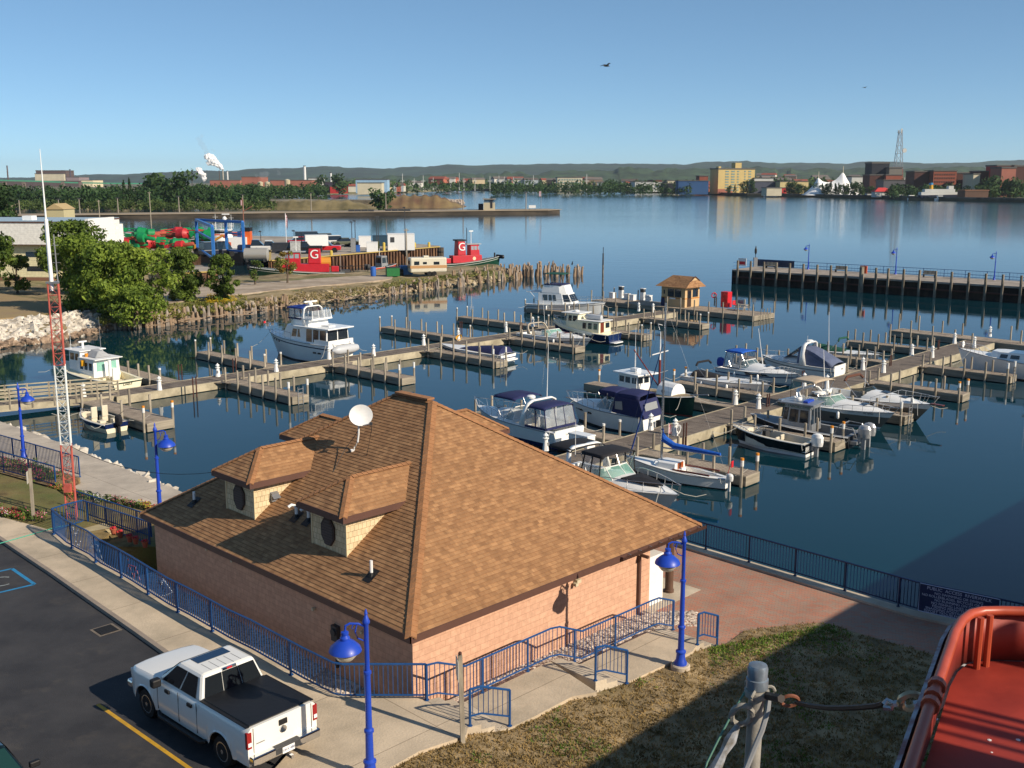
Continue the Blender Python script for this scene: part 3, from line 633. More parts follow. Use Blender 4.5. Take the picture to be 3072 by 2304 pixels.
def walkway(dock, pts, w):
    """pts: centre line"""
    m=MB(); 
    L_=[];R_=[]
    for i,p in enumerate(pts):
        d=(pts[min(i+1,len(pts)-1)]-pts[max(i-1,0)]).normalized(); s_=Vector((-d.y,d.x,0)); L_.append(p+s_*w/2); R_.append(p-s_*w/2)
    m.prism([(p.x,p.y) for p in L_+R_[::-1]], DZ-.06, DZ+.01); m.out('deck', DeckW, dock)
    for E_,sg in ((L_,1),(R_,-1)):
        m=MB(); q=[p for p in E_]; s_=perp(q[0],q[-1])*sg
        o=[p+s_*.09 for p in q]; m.prism([(p.x,p.y) for p in q+o[::-1]], .05, DZ+.03); m.out('edge_beam', BeamL, dock)
dA = thing('dock','long left wooden dock with fingers running from the gangway to the fuel platform','dock',group='marina docks')
A0=Vector((-29.5,77.0,0)); A1=W(1350,1021,DZ); A2=W(2000,930,DZ)
ax=(A2-A0).normalized()
def onA(px,py,z=DZ):
    p=W(px,py,z); return A0+ax*((p-A0).dot(ax))
sA=Vector((-ax.y,ax.x,0)); cA=A0+sA*(((W(768,1109,DZ)+W(579,1158,DZ))/2-A0).dot(sA)-.0)
A0c=A0+sA*((W(768,1109,DZ)-A0).dot(sA)-1.2); A2c=W(2005,935,DZ)
A0c=Vector((A0c.x,A0c.y,0)); A2c=Vector((A2c.x,A2c.y,0)); axc=(A2c-A0c).normalized(); sA=Vector((-axc.y,axc.x,0))
walkway(dA,[A0c-axc*.5,(A0c+A2c)/2,A2c],2.3)
def rootA(p, side):
    t=(p-A0c).dot(axc); return A0c+axc*t+sA*side*1.2
def fA(tippx, side, z=0.0, w=1.25, **k):
    tip=W(*tippx,z); tip.z=0; tip = tip + axc*(w/2)*(1 if True else 1)
    return finger(dA, rootA(tip,side), tip, w=w, **k)
random.seed(3)
fA((300,1098),1,DZ,n=6,pil=(0,1),capt=1,rootcap=1)
fA((588,1056),1,DZ,n=5,flare=.9,rootcap=1)
fA((760,1030),1,DZ,n=2,pil=(0,0)) if False else None
fA((1140,981),1,DZ,n=5,flare=.9,rootcap=1)
fA((1370,950),1,DZ,n=5,flare=.9,rootcap=1)
fA((1574,923),1,DZ,n=6,flare=.9)
fA((445,1298),-1,0,w=1.7,n=3,capt=2,flare=.6)
fA((879,1216),-1,0,n=5,capt=3,ladder=True,flare=1.1)
fA((1207,1158),-1,0,n=5,capt=3,flare=1.1)
fA((1489,1106),-1,0,n=5,capt=3,ladder=True,flare=1.1)
fA((1726,1062),-1,0,n=5,capt=1,flare=1.1)
fA((1931,1024),-1,0,n=5,capt=1,ladder=True)
fA((2106,990),-1,0,n=5,capt=1,flare=.8)
# fuel platform across the end of dock A
fd = thing('fuel_dock','wide wooden fuel platform at the far end of the left dock','dock',group='marina docks')
Q0=W(2262,961,.0)*1.0; Q1=W(2341,941,0); R0=W(1802,917,.0)
Qa=W(2262,948,DZ); Qb=W(2338,931,DZ); d=(W(1800,902,DZ)-Qa).normalized()
wF=(Qb-Qa).length; wF=min(wF,4.2); s_=Vector((-d.y,d.x,0)); s_ = s_ if s_.y>0 else -s_
P0=Qa; P1=Qa+s_*wF; Ln=(W(1802,897,DZ)-Qa).length
m=MB(); q=[P0,P0+d*Ln,P1+d*Ln,P1]; m.prism([(p.x,p.y) for p in q],DZ-.08,DZ); m.out('deck',DeckF,fd)
m=MB(); q=[P0-s_*.1-d*.1,P0+d*(Ln+.1)-s_*.1,P1+d*(Ln+.1)+s_*.1,P1+s_*.1-d*.1]; m.prism([(p.x,p.y) for p in q],.04,DZ-.03); m.out('edge_beam',Beam,fd)
for i in range(13):
    t=Ln*(i/12)
    for o_,sd_ in ((P0,-1),(P1,1)):
        if sd_<0 and 6<i<9: continue
        if sd_>0 and i%2: continue
        p=o_+d*t+s_*sd_*.25; piling(p.x,p.y,1.9+random.uniform(-.1,.1),fd,0)
for k in range(4): p=P0+s_*(1+k*.7)-d*.3; piling(p.x,p.y,1.35,fd,0,r=.05)
# dock B
dB = thing('dock','long right wooden dock with slips full of boats, running from the river walk','dock',group='marina docks')
B0=W(1754,1345,DZ); B1=W(2812,1045,DZ); axB=(B1-B0).normalized(); sB=Vector((-axB.y,axB.x,0))
B0c=B0-sB*1.35; B1c=B1-sB*1.35; B0c.z=B1c.z=0
walkway(dB,[B0c-axB*9,(B0c+B1c)/2,B1c+axB*7],2.6)
def fB(tippx, side, z=0.0, w=1.25, **k):
    tip=W(*tippx,z); tip.z=0; tip=tip+axB*(w/2); t=(tip-B0c).dot(axB); root=B0c+axB*t+sB*side*1.3
    return finger(dB, root, tip, w=w, **k)
fB((1425,1236),1,DZ,n=4,ptop=1.6,pil=(1,1),rootcap=1,capt=0)
fB((1755,1150),1,DZ,n=4,ptop=1.6,capt=2,pil=(1,0))
fB((2019,1146),1,DZ,n=4,ptop=1.7,capt=2,flare=.8)
fB((2205,1070),1,DZ,n=5,ptop=1.7,capt=0,flare=.8)
fB((2456,1064),1,DZ,n=4,ptop=1.7,capt=0,flare=.8)
fB((2540,1023),1,DZ,n=5,ptop=1.7,capt=0,flare=.8)
fB((2236,1462),-1,0,n=4,ptop=1.6,capt=2,flare=.6)
fB((2503,1358),-1,0,n=4,ptop=1.6,capt=2,flare=.6)
fB((2712,1277),-1,0,n=4,ptop=1.6,capt=3,ladder=True,flare=.6)
fB((2885,1209),-1,0,n=4,ptop=1.6,capt=2,flare=.8)
fB((3029,1152),-1,0,n=4,ptop=1.6,capt=3,ladder=True,flare=.8)
# end platform of dock B
ep = thing('outer_dock','wide wooden T head at the outer end of the right dock','dock',group='marina docks')
E0=W(2671,991,DZ); E1=W(3150,1045,DZ); d=(E1-E0).normalized(); s_=Vector((-d.y,d.x,0)); s_=s_ if s_.y>0 else -s_
m=MB(); m.prism([(p.x,p.y) for p in (E0,E1,E1+s_*2.4,E0+s_*2.4)],DZ-.07,DZ+.004); m.out('deck',DeckF,ep)
m=MB(); m.prism([(p.x,p.y) for p in (E0-s_*.1-d*.1,E1-s_*.1,E1+s_*2.5,E0+s_*2.5-d*.1)],.05,DZ-.02); m.out('edge_beam',Beam,ep)
for px,py in ((2669,1029),(2731,1017),(2795,1035),(2861,1047),(2913,1060),(2755,1010),(2825,1018),(2885,1026),(2695,1003),(3030,1035),(3060,1050)):
    p=W(px,py-20,DZ); q=W(px,py,0); piling(q.x,q.y,1.9 if py>1012 else 2.2,ep,0)
# extra slender steel piles in pairs along the docks
Rust=mat('rusty_steel','#4a2a22',rough=.8,var=.2)
for dock,pts in ((dA,((580,1180),(1000,1085),(700,1120),(537,1140),(1380,1000),(1560,1003))),(dB,((2050,1330),(2300,1235),(2405,1160),(2590,1120),(2668,1110),(2812,1060)))):
    for px,py in pts:
        p=W(px,py,.3)
        for o in (0,.28): m=MB(); m.tube(p+axB*o+Vector((0,0,-1)),p+axB*o+Vector((0,0,1.25)),.05,n=6); m.out('steel_pile',Rust,dock)
# lighthouse shaped power pedestals
def pedestal():
    t=thing('power_pedestal','x','power pedestal',(0,0,0),0,'white lighthouse shaped power pedestals on the docks')
    m=MB(); m.lathe((0,0,0),[(.2,0),(.13,.62),(.13,.7)],8); m.out('tower',White,t)
    m=MB(); m.lathe((0,0,0),[(.19,.7),(.2,.74),(.2,.76),(.1,.77)],8); m.out('gallery',White,t)
    m=MB(); m.lathe((0,0,0),[(.09,.76),(.09,.9),],8); m.out('lantern',mat('pale_lens','#cfd4d0',rough=.2),t)
    m=MB(); m.lathe((0,0,0),[(.17,.9),(.16,.93),(.05,1.03),(.012,1.09)],8); m.out('roof',White,t)
    m=MB(); m.cbox((.16,0,.4),.06,.14,.2); m.out('socket_box',MGrey,t)
    return t
ped=pedestal()
pA=[((252,1193),'white lighthouse pedestal at the shore end of the left dock by the cream tug'),((479,1171),'second white lighthouse pedestal from the shore end of the left dock'),((654,1130),'white lighthouse pedestal on the left dock, halfway between the cream tug and the motor yacht'),((829,1115),'white lighthouse pedestal on the left dock just short of the motor yacht'),((987,1078),'white lighthouse pedestal right behind the transom of the big motor yacht'),((1121,1068),'white lighthouse pedestal on the left dock just past the motor yacht'),((1271,1036),'white lighthouse pedestal near the bow of the runabout under the navy cover'),((1375,1022),'white lighthouse pedestal with a yellow hose coiled round it'),((1518,996),'white lighthouse pedestal at the stern side of the white express cruiser'),((1598,980),'white lighthouse pedestal behind the windscreen of the white express cruiser'),((1916,934),'left of the two white pedestals in front of the fuel kiosk'),((1959,937),'right of the two white pedestals in front of the fuel kiosk')]
pB=[((1637,1352),'white lighthouse pedestal by the transom of the cruiser nearest the brown roof'),((1952,1290),'white lighthouse pedestal by the swim platform of the cruiser with the full navy canopy'),((2025,1306),'white lighthouse pedestal hung with a coil of white hose'),((2206,1214),'white lighthouse pedestal near the bow of the dark green tug'),((2275,1226),'white lighthouse pedestal above the bow of the black fishing boat'),((2412,1160),'white lighthouse pedestal at the bow of the cuddy boat with a blue top'),((2480,1166),'white lighthouse pedestal behind the tan bimini'),((2588,1110),'white lighthouse pedestal to the right of the grey covered cruiser'),((2650,1118),'white lighthouse pedestal beside a dark red pile on the right dock'),((2735,1067),'white lighthouse pedestal near the bow of the green covered boat'),((2796,1073),'white lighthouse pedestal opposite the green covered boat'),((2863,1031),'left of the two white pedestals at the corner of the T head'),((2922,1043),'white lighthouse pedestal beside the bow pulpit of the classic yacht'),((2969,1010),'white lighthouse pedestal farthest out on the T head')]
first=True
for (px,lab) in pA+pB:
    p=W(*px,DZ)
    if first: o=ped; first=False
    else: o=dup(ped)
    o.location=(p.x,p.y,DZ+.01); o['label']=lab; o.rotation_euler=(0,0,random.random()*6)
# coils of hose
def coil(px,py,m_,label,name='hose'):
    p=W(px,py,DZ); mb=MB(); pts=[]
    for i in range(60):
        a=i*.5; pts.append((p.x+.26*math.cos(a)+i*.001,p.y+.16*math.sin(a),DZ+.35+.25*math.sin(a*1.03)+.04*math.sin(i)))
    mb.path(pts,.022,5); tag(mb.out(name,m_),label,'hose')
coil(1375,1024,mat('yellow_hose','#d8a21c'),'yellow hose coiled on a pedestal of the left dock'); coil(2027,1306,White,'white hose coiled on a pedestal of the right dock')
# ---- fuel dock furniture
kc=W(2045,922,DZ); kio=thing('fuel_kiosk','small tan kiosk with brown hip and gable roof on the fuel platform','kiosk',(0,0,0))
rk=math.atan2(axc.y,axc.x)-math.pi/2
kx=3.7; ky=2.9
Mk=Matrix.Translation(Vector((kc.x+.1,kc.y+1.9,DZ)))@Matrix.Rotation(math.radians(-47),4,'Z')
kio.matrix_world=Mk; kio.location=Mk.to_translation(); kio.rotation_euler=(0,0,math.radians(-47))
Tan=mat('tan_siding','#c6a77c',rough=.8,var=.06,sc=4)
m=MB(); m.box(-kx/2,kx/2,-ky/2,ky/2,.0,2.5); m.out('wall',Tan,kio)
m=MB(); m.box(-kx/2-.02,kx/2+.02,-ky/2-.02,ky/2+.02,1.02,1.14); m.out('sill_band',mat('orange_wood','#b9782f',rough=.6),kio)
for i,x in enumerate((-.35,.75)):
    m=MB(); m.box(x-.48,x+.48,-ky/2-.03,-ky/2-.002,1.2,2.2); w_=m.out('window',Glass,kio)
    m=MB(); m.box(x-.53,x+.53,-ky/2-.05,-ky/2-.03,2.2,2.27); m.out('window_frame',Tan,w_)
m=MB(); m.box(-1.5,-1.3,-ky/2-.03,-ky/2-.002,1.5,2.0); m.out('window',Glass,kio)
m=MB(); m.box(-.5,.4,-ky/2-.06,-ky/2-.03,.92,1.1); m.out('notice',WPaint,kio)
m=MB(); m.box(kx/2+.002,kx/2+.04,-1.0,-.25,.05,2.15); dd=m.out('door',mat('dark_brown','#3a281c'),kio)
m=MB(); m.box(kx/2+.04,kx/2+.045,-.9,-.35,1.1,2.0); m.out('door_glass',Glass,dd)
m=MB(); m.box(kx/2+.002,kx/2+.03,.05,1.1,1.2,2.2); m.out('window',Glass,kio)
hx_=kx/2+.6; hy_=ky/2+.55; rz_=3.75; ez=2.45
m=MB(); g=1.0; gz=ez+(rz_-ez)*.55
m.add([(-hx_,-hy_,ez),(hx_,-hy_,ez),(hx_,hy_,ez),(-hx_,hy_,ez),(-hx_+1.2,0,rz_),(hx_-.25,0,rz_),(hx_-.25,-hy_*.42,gz+.12),(hx_-.25,hy_*.42,gz+.12)],[(0,1,6,5,4),(2,3,4,5,7),(3,0,4),(1,2,7,6),(3,2,1,0)])
uvp(m.out('roof',Shin,kio))
m=MB(); m.add([(hx_-.27,-hy_*.4,gz+.1),(hx_-.27,hy_*.4,gz+.1),(hx_-.245,0,rz_-.12)],[(0,1,2)]); m.out('gable',Tan,kio)
m=MB(); m.path([(hx_-.2,-hy_*.46,gz+.06),(hx_-.2,0,rz_+.03),(hx_-.2,hy_*.46,gz+.06)],.06,4); m.out('gable_trim',Fascia,kio)
def onP(px,py): return W(px,py,DZ)
def fpump(px,py,label):
    p=onP(px,py); t=thing('fuel_pump',label,'fuel pump',p,math.radians(-47),'fuel pumps on the fuel platform')
    m=MB(); m.box(-.42,.42,-.28,.28,0,1.35); m.out('cabinet',WPaint,t); m=MB(); m.box(-.4,.4,-.26,.26,1.37,1.95); m.out('display_head',DGrey,t)
    m=MB(); m.box(-.46,.46,-.32,.32,1.95,2.05); m.out('cap',WPaint,t); m=MB(); m.path([(.45,0,1.2),(.6,0,.9),(.58,0,.4),(.46,0,.7)],.03,5); m.out('hose',BlackP,t); t.scale=(.75,)*3
fpump(1863,893,'left white fuel pump with dark display head'); fpump(1928,900,'right white fuel pump nearer the kiosk')
for px,py,l in ((1837,894,'white storage box left of both fuel pumps'),(1882,898,'white storage box just right of the left fuel pump'),(1898,901,'white storage box between the two fuel pumps'),(1946,903,'white storage box between the right fuel pump and the kiosk')):
    p=onP(px,py); m=MB(); m.box(-.42,.42,-.35,.35,0,.78); 
    t=thing('dock_box',l,'storage box',p,math.radians(-47),'white boxes by the fuel pumps'); t.scale=(.85,)*3; m.out('chest',WPaint,t); m=MB(); m.box(-.45,.45,-.38,.38,.79,.9); m.out('lid',WPaint,t)
p=onP(1990,916); t=thing('trash_barrel','dark blue trash barrel against the left wall of the kiosk','barrel',p); m=MB(); m.lathe((0,0,0),[(.3,0),(.33,.3),(.33,.7),(.3,.95)],12); m.out('drum',mat('dark_blue_plastic','#1f2c55'),t,smooth=True); m=MB(); m.lathe((0,0,0),[(.31,.95),(.28,1.03),(.05,1.06)],12); m.out('lid',BlackP,t)
p=onP(2178,922); t=thing('vending_machine','tall red drinks vending machine at the edge of the fuel platform','vending machine',p,math.radians(-47))
m=MB(); m.box(-.52,.52,-.45,.45,.03,1.95); m.out('cabinet',Red,t,bevel=.03); m=MB(); m.box(-.46,.46,-.475,-.452,.15,1.88); m.out('front_panel',mat('vending_front','#a01a22',rough=.25,col2='#d82a30',var=.15,sc=2),t)
m=MB(); m.box(.453,.475,-.3,.3,.3,1.85); m.out('side_panel',mat('red_bright','#dd1f2a',rough=.3),t)
m=MB(); pts=[(.485,-.12+.1*math.sin(k*.9),.5+k*.11) for k in range(12)]; m.path(pts,.03,5); m.out('white_swirl',WPaint,t)
p=onP(2143,918); t=thing('life_ring_post','post carrying a red life ring beside the kiosk','life ring',p); m=MB(); m.box(-.06,.06,-.06,.06,0,1.75); m.out('post',WoodG,t)
m=MB(); m.path([(-.1+.3*math.cos(a*math.pi/8),-.1,1.35+.3*math.sin(a*math.pi/8)) for a in range(17)],.06,6); m.out('ring',Red,t); m=MB(); m.path([(.02+.05*math.cos(k),-.12,1.1-k*.045+.02*math.sin(k*3)) for k in range(20)],.02,5); m.out('rope',mat('green_rope','#3b6a4a'),t)
p=onP(2226,932); t=thing('picnic_bench','grey wooden bench table on the fuel platform right of the vending machine','bench',p,math.radians(-47))
m=MB(); m.box(-.75,.75,-.3,.3,.7,.75); m.out('tabletop',WoodG,t)
for s__ in (-1,1): m=MB(); m.box(-.75,.75,s__*.62-.13,s__*.62+.13,.42,.46); m.out('seat',WoodG,t); m=MB(); m.path([(s__*.55,-.7,0),(s__*.55,-.25,.7)],.04,4); m.path([(s__*.55,.7,0),(s__*.55,.25,.7)],.04,4); m.box(s__*.55-.03,s__*.55+.03,-.7,.7,.38,.42); m.out('leg_frame',WoodG,t)
p=onP(2205,925); t=thing('folding_chair','red folding chair between the vending machine and the picnic bench','chair',p,.6); m=MB(); m.box(-.25,.25,-.22,.22,.42,.46); m.out('seat',Red,t); m=MB(); m.box(-.25,.25,.2,.24,.46,.95); m.out('backrest',Red,t); m=MB(); m.tube((-.22,-.2,0),(-.22,.2,.46),.015); m.tube((.22,-.2,0),(.22,.2,.46),.015); m.tube((-.22,.2,0),(-.22,-.2,.44),.015); m.tube((.22,.2,0),(.22,-.2,.44),.015); m.out('frame',Steel,t)
# tall marker pile with a black and white band in the open water
p=W(1808,862,0); t=thing('marker_pile','tall weathered marker pile with dark and pale bands standing alone in open water','marker pile',(p.x,p.y,0)); m=MB(); m.tube((0,0,-1),(0,0,3.4),.14,n=8); m.out('lower_pile',mat('banded_wood','#8f887c',col2='#3c3832',var=.2,sc=3),t); m=MB(); m.tube((0,0,3.4),(0,0,5.2),.13,.11,n=8); m.out('upper_pile',DGrey,t); m=MB(); m.tube((0,0,5.25),(0,0,6.1),.05,n=6); m.out('marker_staff',BlackP,t)
# gangway from the river walk to dock A
gw=thing('gangway','sloping wooden gangway bridge with slatted rails from shore to the left dock','gangway')
g0=W(-260,1232,.9); g1=Vector((A0c.x,A0c.y,.66))+sA*0; d=(g1-g0); d.z=0; d.normalize(); s_=Vector((-d.y,d.x,0))
m=MB(); 
for sg in (-1,1): pass
m.add([g0-s_*.9,g1-s_*.9,g1+s_*.9,g0+s_*.9,g0-s_*.9-Vector((0,0,.12)),g1-s_*.9-Vector((0,0,.12)),g1+s_*.9-Vector((0,0,.12)),g0+s_*.9-Vector((0,0,.12))],[(0,1,2,3),(7,6,5,4),(0,4,5,1),(2,6,7,3)]); m.out('deck',DeckF,gw)
for sg in (-1,1):
    a=g0+s_*sg*.95; b=g1+s_*sg*.95
    m=MB(); m.add([a-Vector((0,0,.45)),b-Vector((0,0,.45)),b,a,a+s_*.06-Vector((0,0,.45)),b+s_*.06-Vector((0,0,.45)),b+s_*.06,a+s_*.06],[(0,1,2,3),(7,6,5,4),(3,2,6,7),(4,5,1,0)]); m.out('side_beam',BeamL,gw)
    m=MB()
    for z in (.3,.55,.8,1.05):
        m.tube(a+Vector((0,0,z)),b+Vector((0,0,z)),.05,n=4)
    r_=m.out('handrail',BeamL,gw)
    n_=9
    for k in range(n_+1):
        p=lerp(a,b,k/n_); m=MB(); m.box(p.x-.05,p.x+.05,p.y-.05,p.y+.05,p.z-.3,p.z+1.1); m.out('rail_post',WoodG,gw)
# ---------------- boats ----------------
def proj(p):
    x,y,z=p; z-=CH; dp=y*ct-z*st; up=y*st+z*ct
    return 1536+F*x/dp, 1152-F*up/dp
BoatGrey=mat('hull_grey','#7d7468',rough=.3,coat=.3); BoatNavy=mat('hull_navy','#14244e',rough=.2,coat=.4); BoatBlack=mat('hull_black','#101218',rough=.2,coat=.4)
BootD=mat('boot_dark','#15181f',rough=.5); DeckC=mat('deck_cream','#d9d2c0',rough=.6,var=.05); Upho=mat('cream_vinyl','#cfc5ae',rough=.5,var=.06)
Teak=mat('varnished_wood','#6e2f18',rough=.35,var=.15,sc=5); HullG=mat('hull_green','#12322a',rough=.35,var=.1)
def text(s, size, M, m, parent, depth=.004, name='lettering'):
    cu=bpy.data.curves.new(name,'FONT'); cu.body=s; cu.size=size; cu.extrude=depth; cu.align_x='CENTER'; cu.align_y='CENTER'
    o=bpy.data.objects.new(name,cu); COL.objects.link(o); dg=bpy.context.evaluated_depsgraph_get(); dg.update()
    me=bpy.data.meshes.new_from_object(o.evaluated_get(dg)); bpy.data.objects.remove(o); me.materials.clear(); me.materials.append(m)
    r=bpy.data.objects.new(name,me); COL.objects.link(r); r.parent=parent; r.matrix_local=M; return r
def facing(loc, nx, ny, tilt=0):   # matrix whose local Z points along (nx,ny) horizontally, text upright
    z=Vector((nx,ny,tilt)).normalized(); up=Vector((0,0,1)); x=up.cross(z).normalized(); y=z.cross(x)
    return Matrix(((x.x,y.x,z.x,loc[0]),(x.y,y.y,z.y,loc[1]),(x.z,y.z,z.z,loc[2]),(0,0,0,1)))
BOATS=[]; RopeW=mat('white_rope','#b9b6ac',rough=.8)
class Boat:
    def __init__(s,name,label,cat,bow,zb,stern,az,beam,fb,fs,L=None,group=None,rake=.12,full=2.2,bs=.9):
        A=math.radians(az); d=Vector((math.sin(A),math.cos(A),0)); p=W(*bow,zb)
        if L is None:
            L=min((abs(proj(tuple(Vector((p.x,p.y,0))-d*l))[0]-stern[0]),l) for l in [3+.05*i for i in range(260)])[1]
        s.L=L; s.B=beam*L if beam<1 else beam; s.fb=fb; s.fs=fs; s.rake=rake; s.full=full; s.bs=bs
        c=Vector((p.x,p.y,0))-d*L/2
        s.t=thing(name,label,cat,c,math.atan2(d.y,d.x),group); BOATS.append(s)
    def hb(s,t):      # half beam at sheer
        if t<=.45: return s.B/2*(s.bs+(1-s.bs)*math.sin(t/.45*math.pi/2))
        return s.B/2*(1-((t-.45)/.55)**s.full)
    def sz(s,t): return s.fs+(s.fb-s.fs)*t**1.7
    def pt(s,t,k):    # k 0 = keel line .. 1 = sheer
        z0=-.3; z=z0+(s.sz(t)-z0)*k
        rk=s.rake*s.L*(1-k)*max(0,(t-.3)/.7)
        b=s.hb(t)*(.72+.28*k) if t<.5 else s.hb(t)*((.72+.28*k)-(1-k)*.45*(t-.5)/.5)
        return (-s.L/2+t*s.L-rk, b, z)
    def lev(s,t,z): return (z+.3)/(s.sz(t)+.3)
    def hull(s,m,stripe=None,low=None,boot=BootD,sh0=.1,low_z=.25,n=18):
        ts=[1-(1-i/n)**1.3 if i>n/2 else i/n for i in range(n+1)]; ts=[i/n for i in range(n)]+[.985,1]
        def band(fz0,fz1,mm,name,off=0.):
            mb=MB()
            for sg in (-1,1):
                rows=[]
                for t in ts:
                    a=s.pt(t,s.lev(t,fz0(t))); b=s.pt(t,s.lev(t,fz1(t))); mid=[(a[i]+b[i])/2 for i in range(3)]
                    rows.append([(q[0],sg*(q[1]+off),q[2]) for q in (a,mid,b)])
                if sg>0: rows=[r[::-1] for r in rows]
                mb.grid(rows)
            a=s.pt(0,s.lev(0,fz0(0))); b=s.pt(0,s.lev(0,fz1(0)))
            mb.add([(a[0]-off,-a[1],a[2]),(a[0]-off,a[1],a[2]),(b[0]-off,b[1],b[2]),(b[0]-off,-b[1],b[2])],[(1,0,3,2)])
            return mb.out(name,mm,s.t,smooth=True)
        band(lambda t:-.3,lambda t:.08+.05*t,boot,'boot_stripe')
        if low: band(lambda t:.08+.05*t,lambda t:low_z+(s.sz(t)-low_z)*.0+ (s.sz(t)*.45 if low_z<0 else 0),low,'lower_hull')
        z1=(lambda t: low_z) if low else (lambda t:.08+.05*t)
        if stripe:
            band(z1,lambda t:s.sz(t)-sh0-.1,m,'hull'); band(lambda t:s.sz(t)-sh0-.1,lambda t:s.sz(t)-sh0,stripe,'side_stripe',.004); band(lambda t:s.sz(t)-sh0,lambda t:s.sz(t),m,'topside')
        else: band(z1,lambda t:s.sz(t),m,'hull')
        # rub rail
        mb=MB()
        for sg in (-1,1): mb.path([(s.pt(t,1)[0],sg*(s.pt(t,1)[1]+.01),s.pt(t,1)[2]-.02) for t in ts],.03,5)
        mb.out('rub_rail',White if m is not White else MGrey,s.t)
    def deck(s,m=White,tc=0.,sole=.35,side=.28,crown=.1,t1=1.,solem=DeckC):
        n=14; mb=MB(); rows=[]
        for i in range(n+1):
            t=tc+(1-tc)*i/n; x,b,z=s.pt(t,1); b=max(b-.01,.005)
            rows.append([(x,b*q,z+crown*(1-q*q)*min(1,b/(s.B*.4))) for q in (-1,-.6,0,.6,1)])
        mb.grid(rows)
        if tc>0:
            for sg in (-1,1):
                r=[]
                for i in range(7):
                    t=tc*i/6; x,b,z=s.pt(t,1); r.append([(x,sg*b,z),(x,sg*(b-side),z+.02),(x,sg*(b-side),sole)])
                if sg<0: r=[q[::-1] for q in r]
                mb.grid([q[::-1] for q in r])
            x,b,z=s.pt(0,1); mb.add([(x,-b,z),(x,b,z),(x+.25,b,z+.01),(x+.25,-b,z+.01),(x+.25,b-side,sole),(x+.25,-b+side,sole)],[(0,1,2,3)][::1]+[(3,2,4,5)])
            x2,b2,z2=s.pt(tc,1); mb.add([(x2,-b2+side,sole),(x2,b2-side,sole),(x2,b2,z2+.0),(x2,-b2,z2),(x2,0,z2+crown)],[(0,1,2,4,3)])
        mb.out('deck',m,s.t,smooth=True)
        if tc>0:
            mb=MB(); x,b,z=s.pt(0,1); x2,b2,z2=s.pt(tc,1); mb.poly([(x+.2,-b+side,sole+.01),(x2,-b2+side,sole+.01),(x2,b2-side,sole+.01),(x+.2,b-side,sole+.01)]); mb.out('cockpit_sole',solem,s.t)
    def X(s,t): return -s.L/2+t*s.L
    def cabin(s,name,x0,x1,w0,w1,z0,z1,dx0=.1,dx1=.4,inset=.1,m=White,parent=None,round_=0.):
        """frustum from x0 (aft) to x1 (fwd), half widths w0 aft w1 fwd; top shrunk"""
        mb=MB(); b=[(x0,-w0,z0),(x1-.25*(x1-x0),-w0,z0),(x1,-w1,z0),(x1,w1,z0),(x1-.25*(x1-x0),w0,z0),(x0,w0,z0)]
        t=[(x0+dx0,-w0+inset,z1),(x1-.25*(x1-x0)-dx1*.5,-w0+inset,z1),(x1-dx1,-max(w1-inset,.05),z1),(x1-dx1,max(w1-inset,.05),z1),(x1-.25*(x1-x0)-dx1*.5,w0-inset,z1),(x0+dx0,w0-inset,z1)]
        mb.frus(b,t); o=mb.out(name,m,parent or s.t,bevel=.04); return b,t,o
    def panes(s,b,t,i,spans,v=(.3,.85),m=Glass,name='window',parent=None,off=.012):
        """window panes on ring edge i->i+1"""
        j=(i+1)%len(b); B0,B1,T0,T1=map(Vector,(b[i],b[j],t[i],t[j])); nrm=(B1-B0).cross(T0-B0).normalized()*off
        for u0,u1 in spans:
            q=lambda u,w_: lerp(lerp(B0,B1,u),lerp(T0,T1,u),w_)+nrm
            mb=MB(); mb.poly([q(u0,v[0]),q(u1,v[0]),q(u1,v[1]),q(u0,v[1])]); mb.out(name,m,parent or s.t)
    def wind(s,xc,z0,w,ln,h,lean=.5,m=GlassL,frame=White,name='windscreen'):
        """wrap-round windscreen, U open aft. xc = aft end, ln = forward reach"""
        n=12; lo=[];hi=[]
        for i in range(n+1):
            a=-math.pi/2+math.pi*i/n; lo.append((xc+ln*math.cos(a)**.8 if abs(math.cos(a))>1e-6 else xc,w*math.sin(a),z0)); 
        for i in range(n+1):
            a=-math.pi/2+math.pi*i/n; hi.append((xc-.05+(ln-lean)*(max(0,math.cos(a))**.8),w*.86*math.sin(a),z0+h*(.75+.25*max(0,math.cos(a)))))
        mb=MB(); mb.grid([lo,hi]); o=mb.out(name,m,s.t,smooth=True)
        mb=MB(); mb.path(hi,.03,5); mb.path(lo,.035,5)
        for i in (0,3,6,9,12): mb.tube(lo[i],hi[i],.02,n=4)
        mb.out('windscreen_frame',frame,o)
    def canopy(s,x0,x1,w,z,crown=.18,m=Navy,zend=None,name='bimini',legs=None,drop=.1,dz=0.):
        n=6; k=6; rows=[];low=[]
        for i in range(n+1):
            x=x0+(x1-x0)*i/n; f=1-abs(2*i/n-1)**3*.6
            rows.append([(x,w*q,z+dz*i/n+crown*f*(1-q*q*.8)-(drop if abs(q)==1 else 0)) for q in (-1,-.9,-.5,0,.5,.9,1)])
        mb=MB(); mb.grid(rows); o=mb.out(name,m,s.t,smooth=True); sm=o.modifiers.new('t','SOLIDIFY'); sm.thickness=.03
        if legs is not None:
            mb=MB()
            for x in (x0+.05,(x0+x1)/2,x1-.05):
                for sg in (-1,1): mb.tube((x,sg*w,z-.05),((x0+x1)/2+(x-(x0+x1)/2)*.25,sg*(w+.02),legs),.018,n=5)
            mb.out('canopy_frame',Steel,o)
        return o
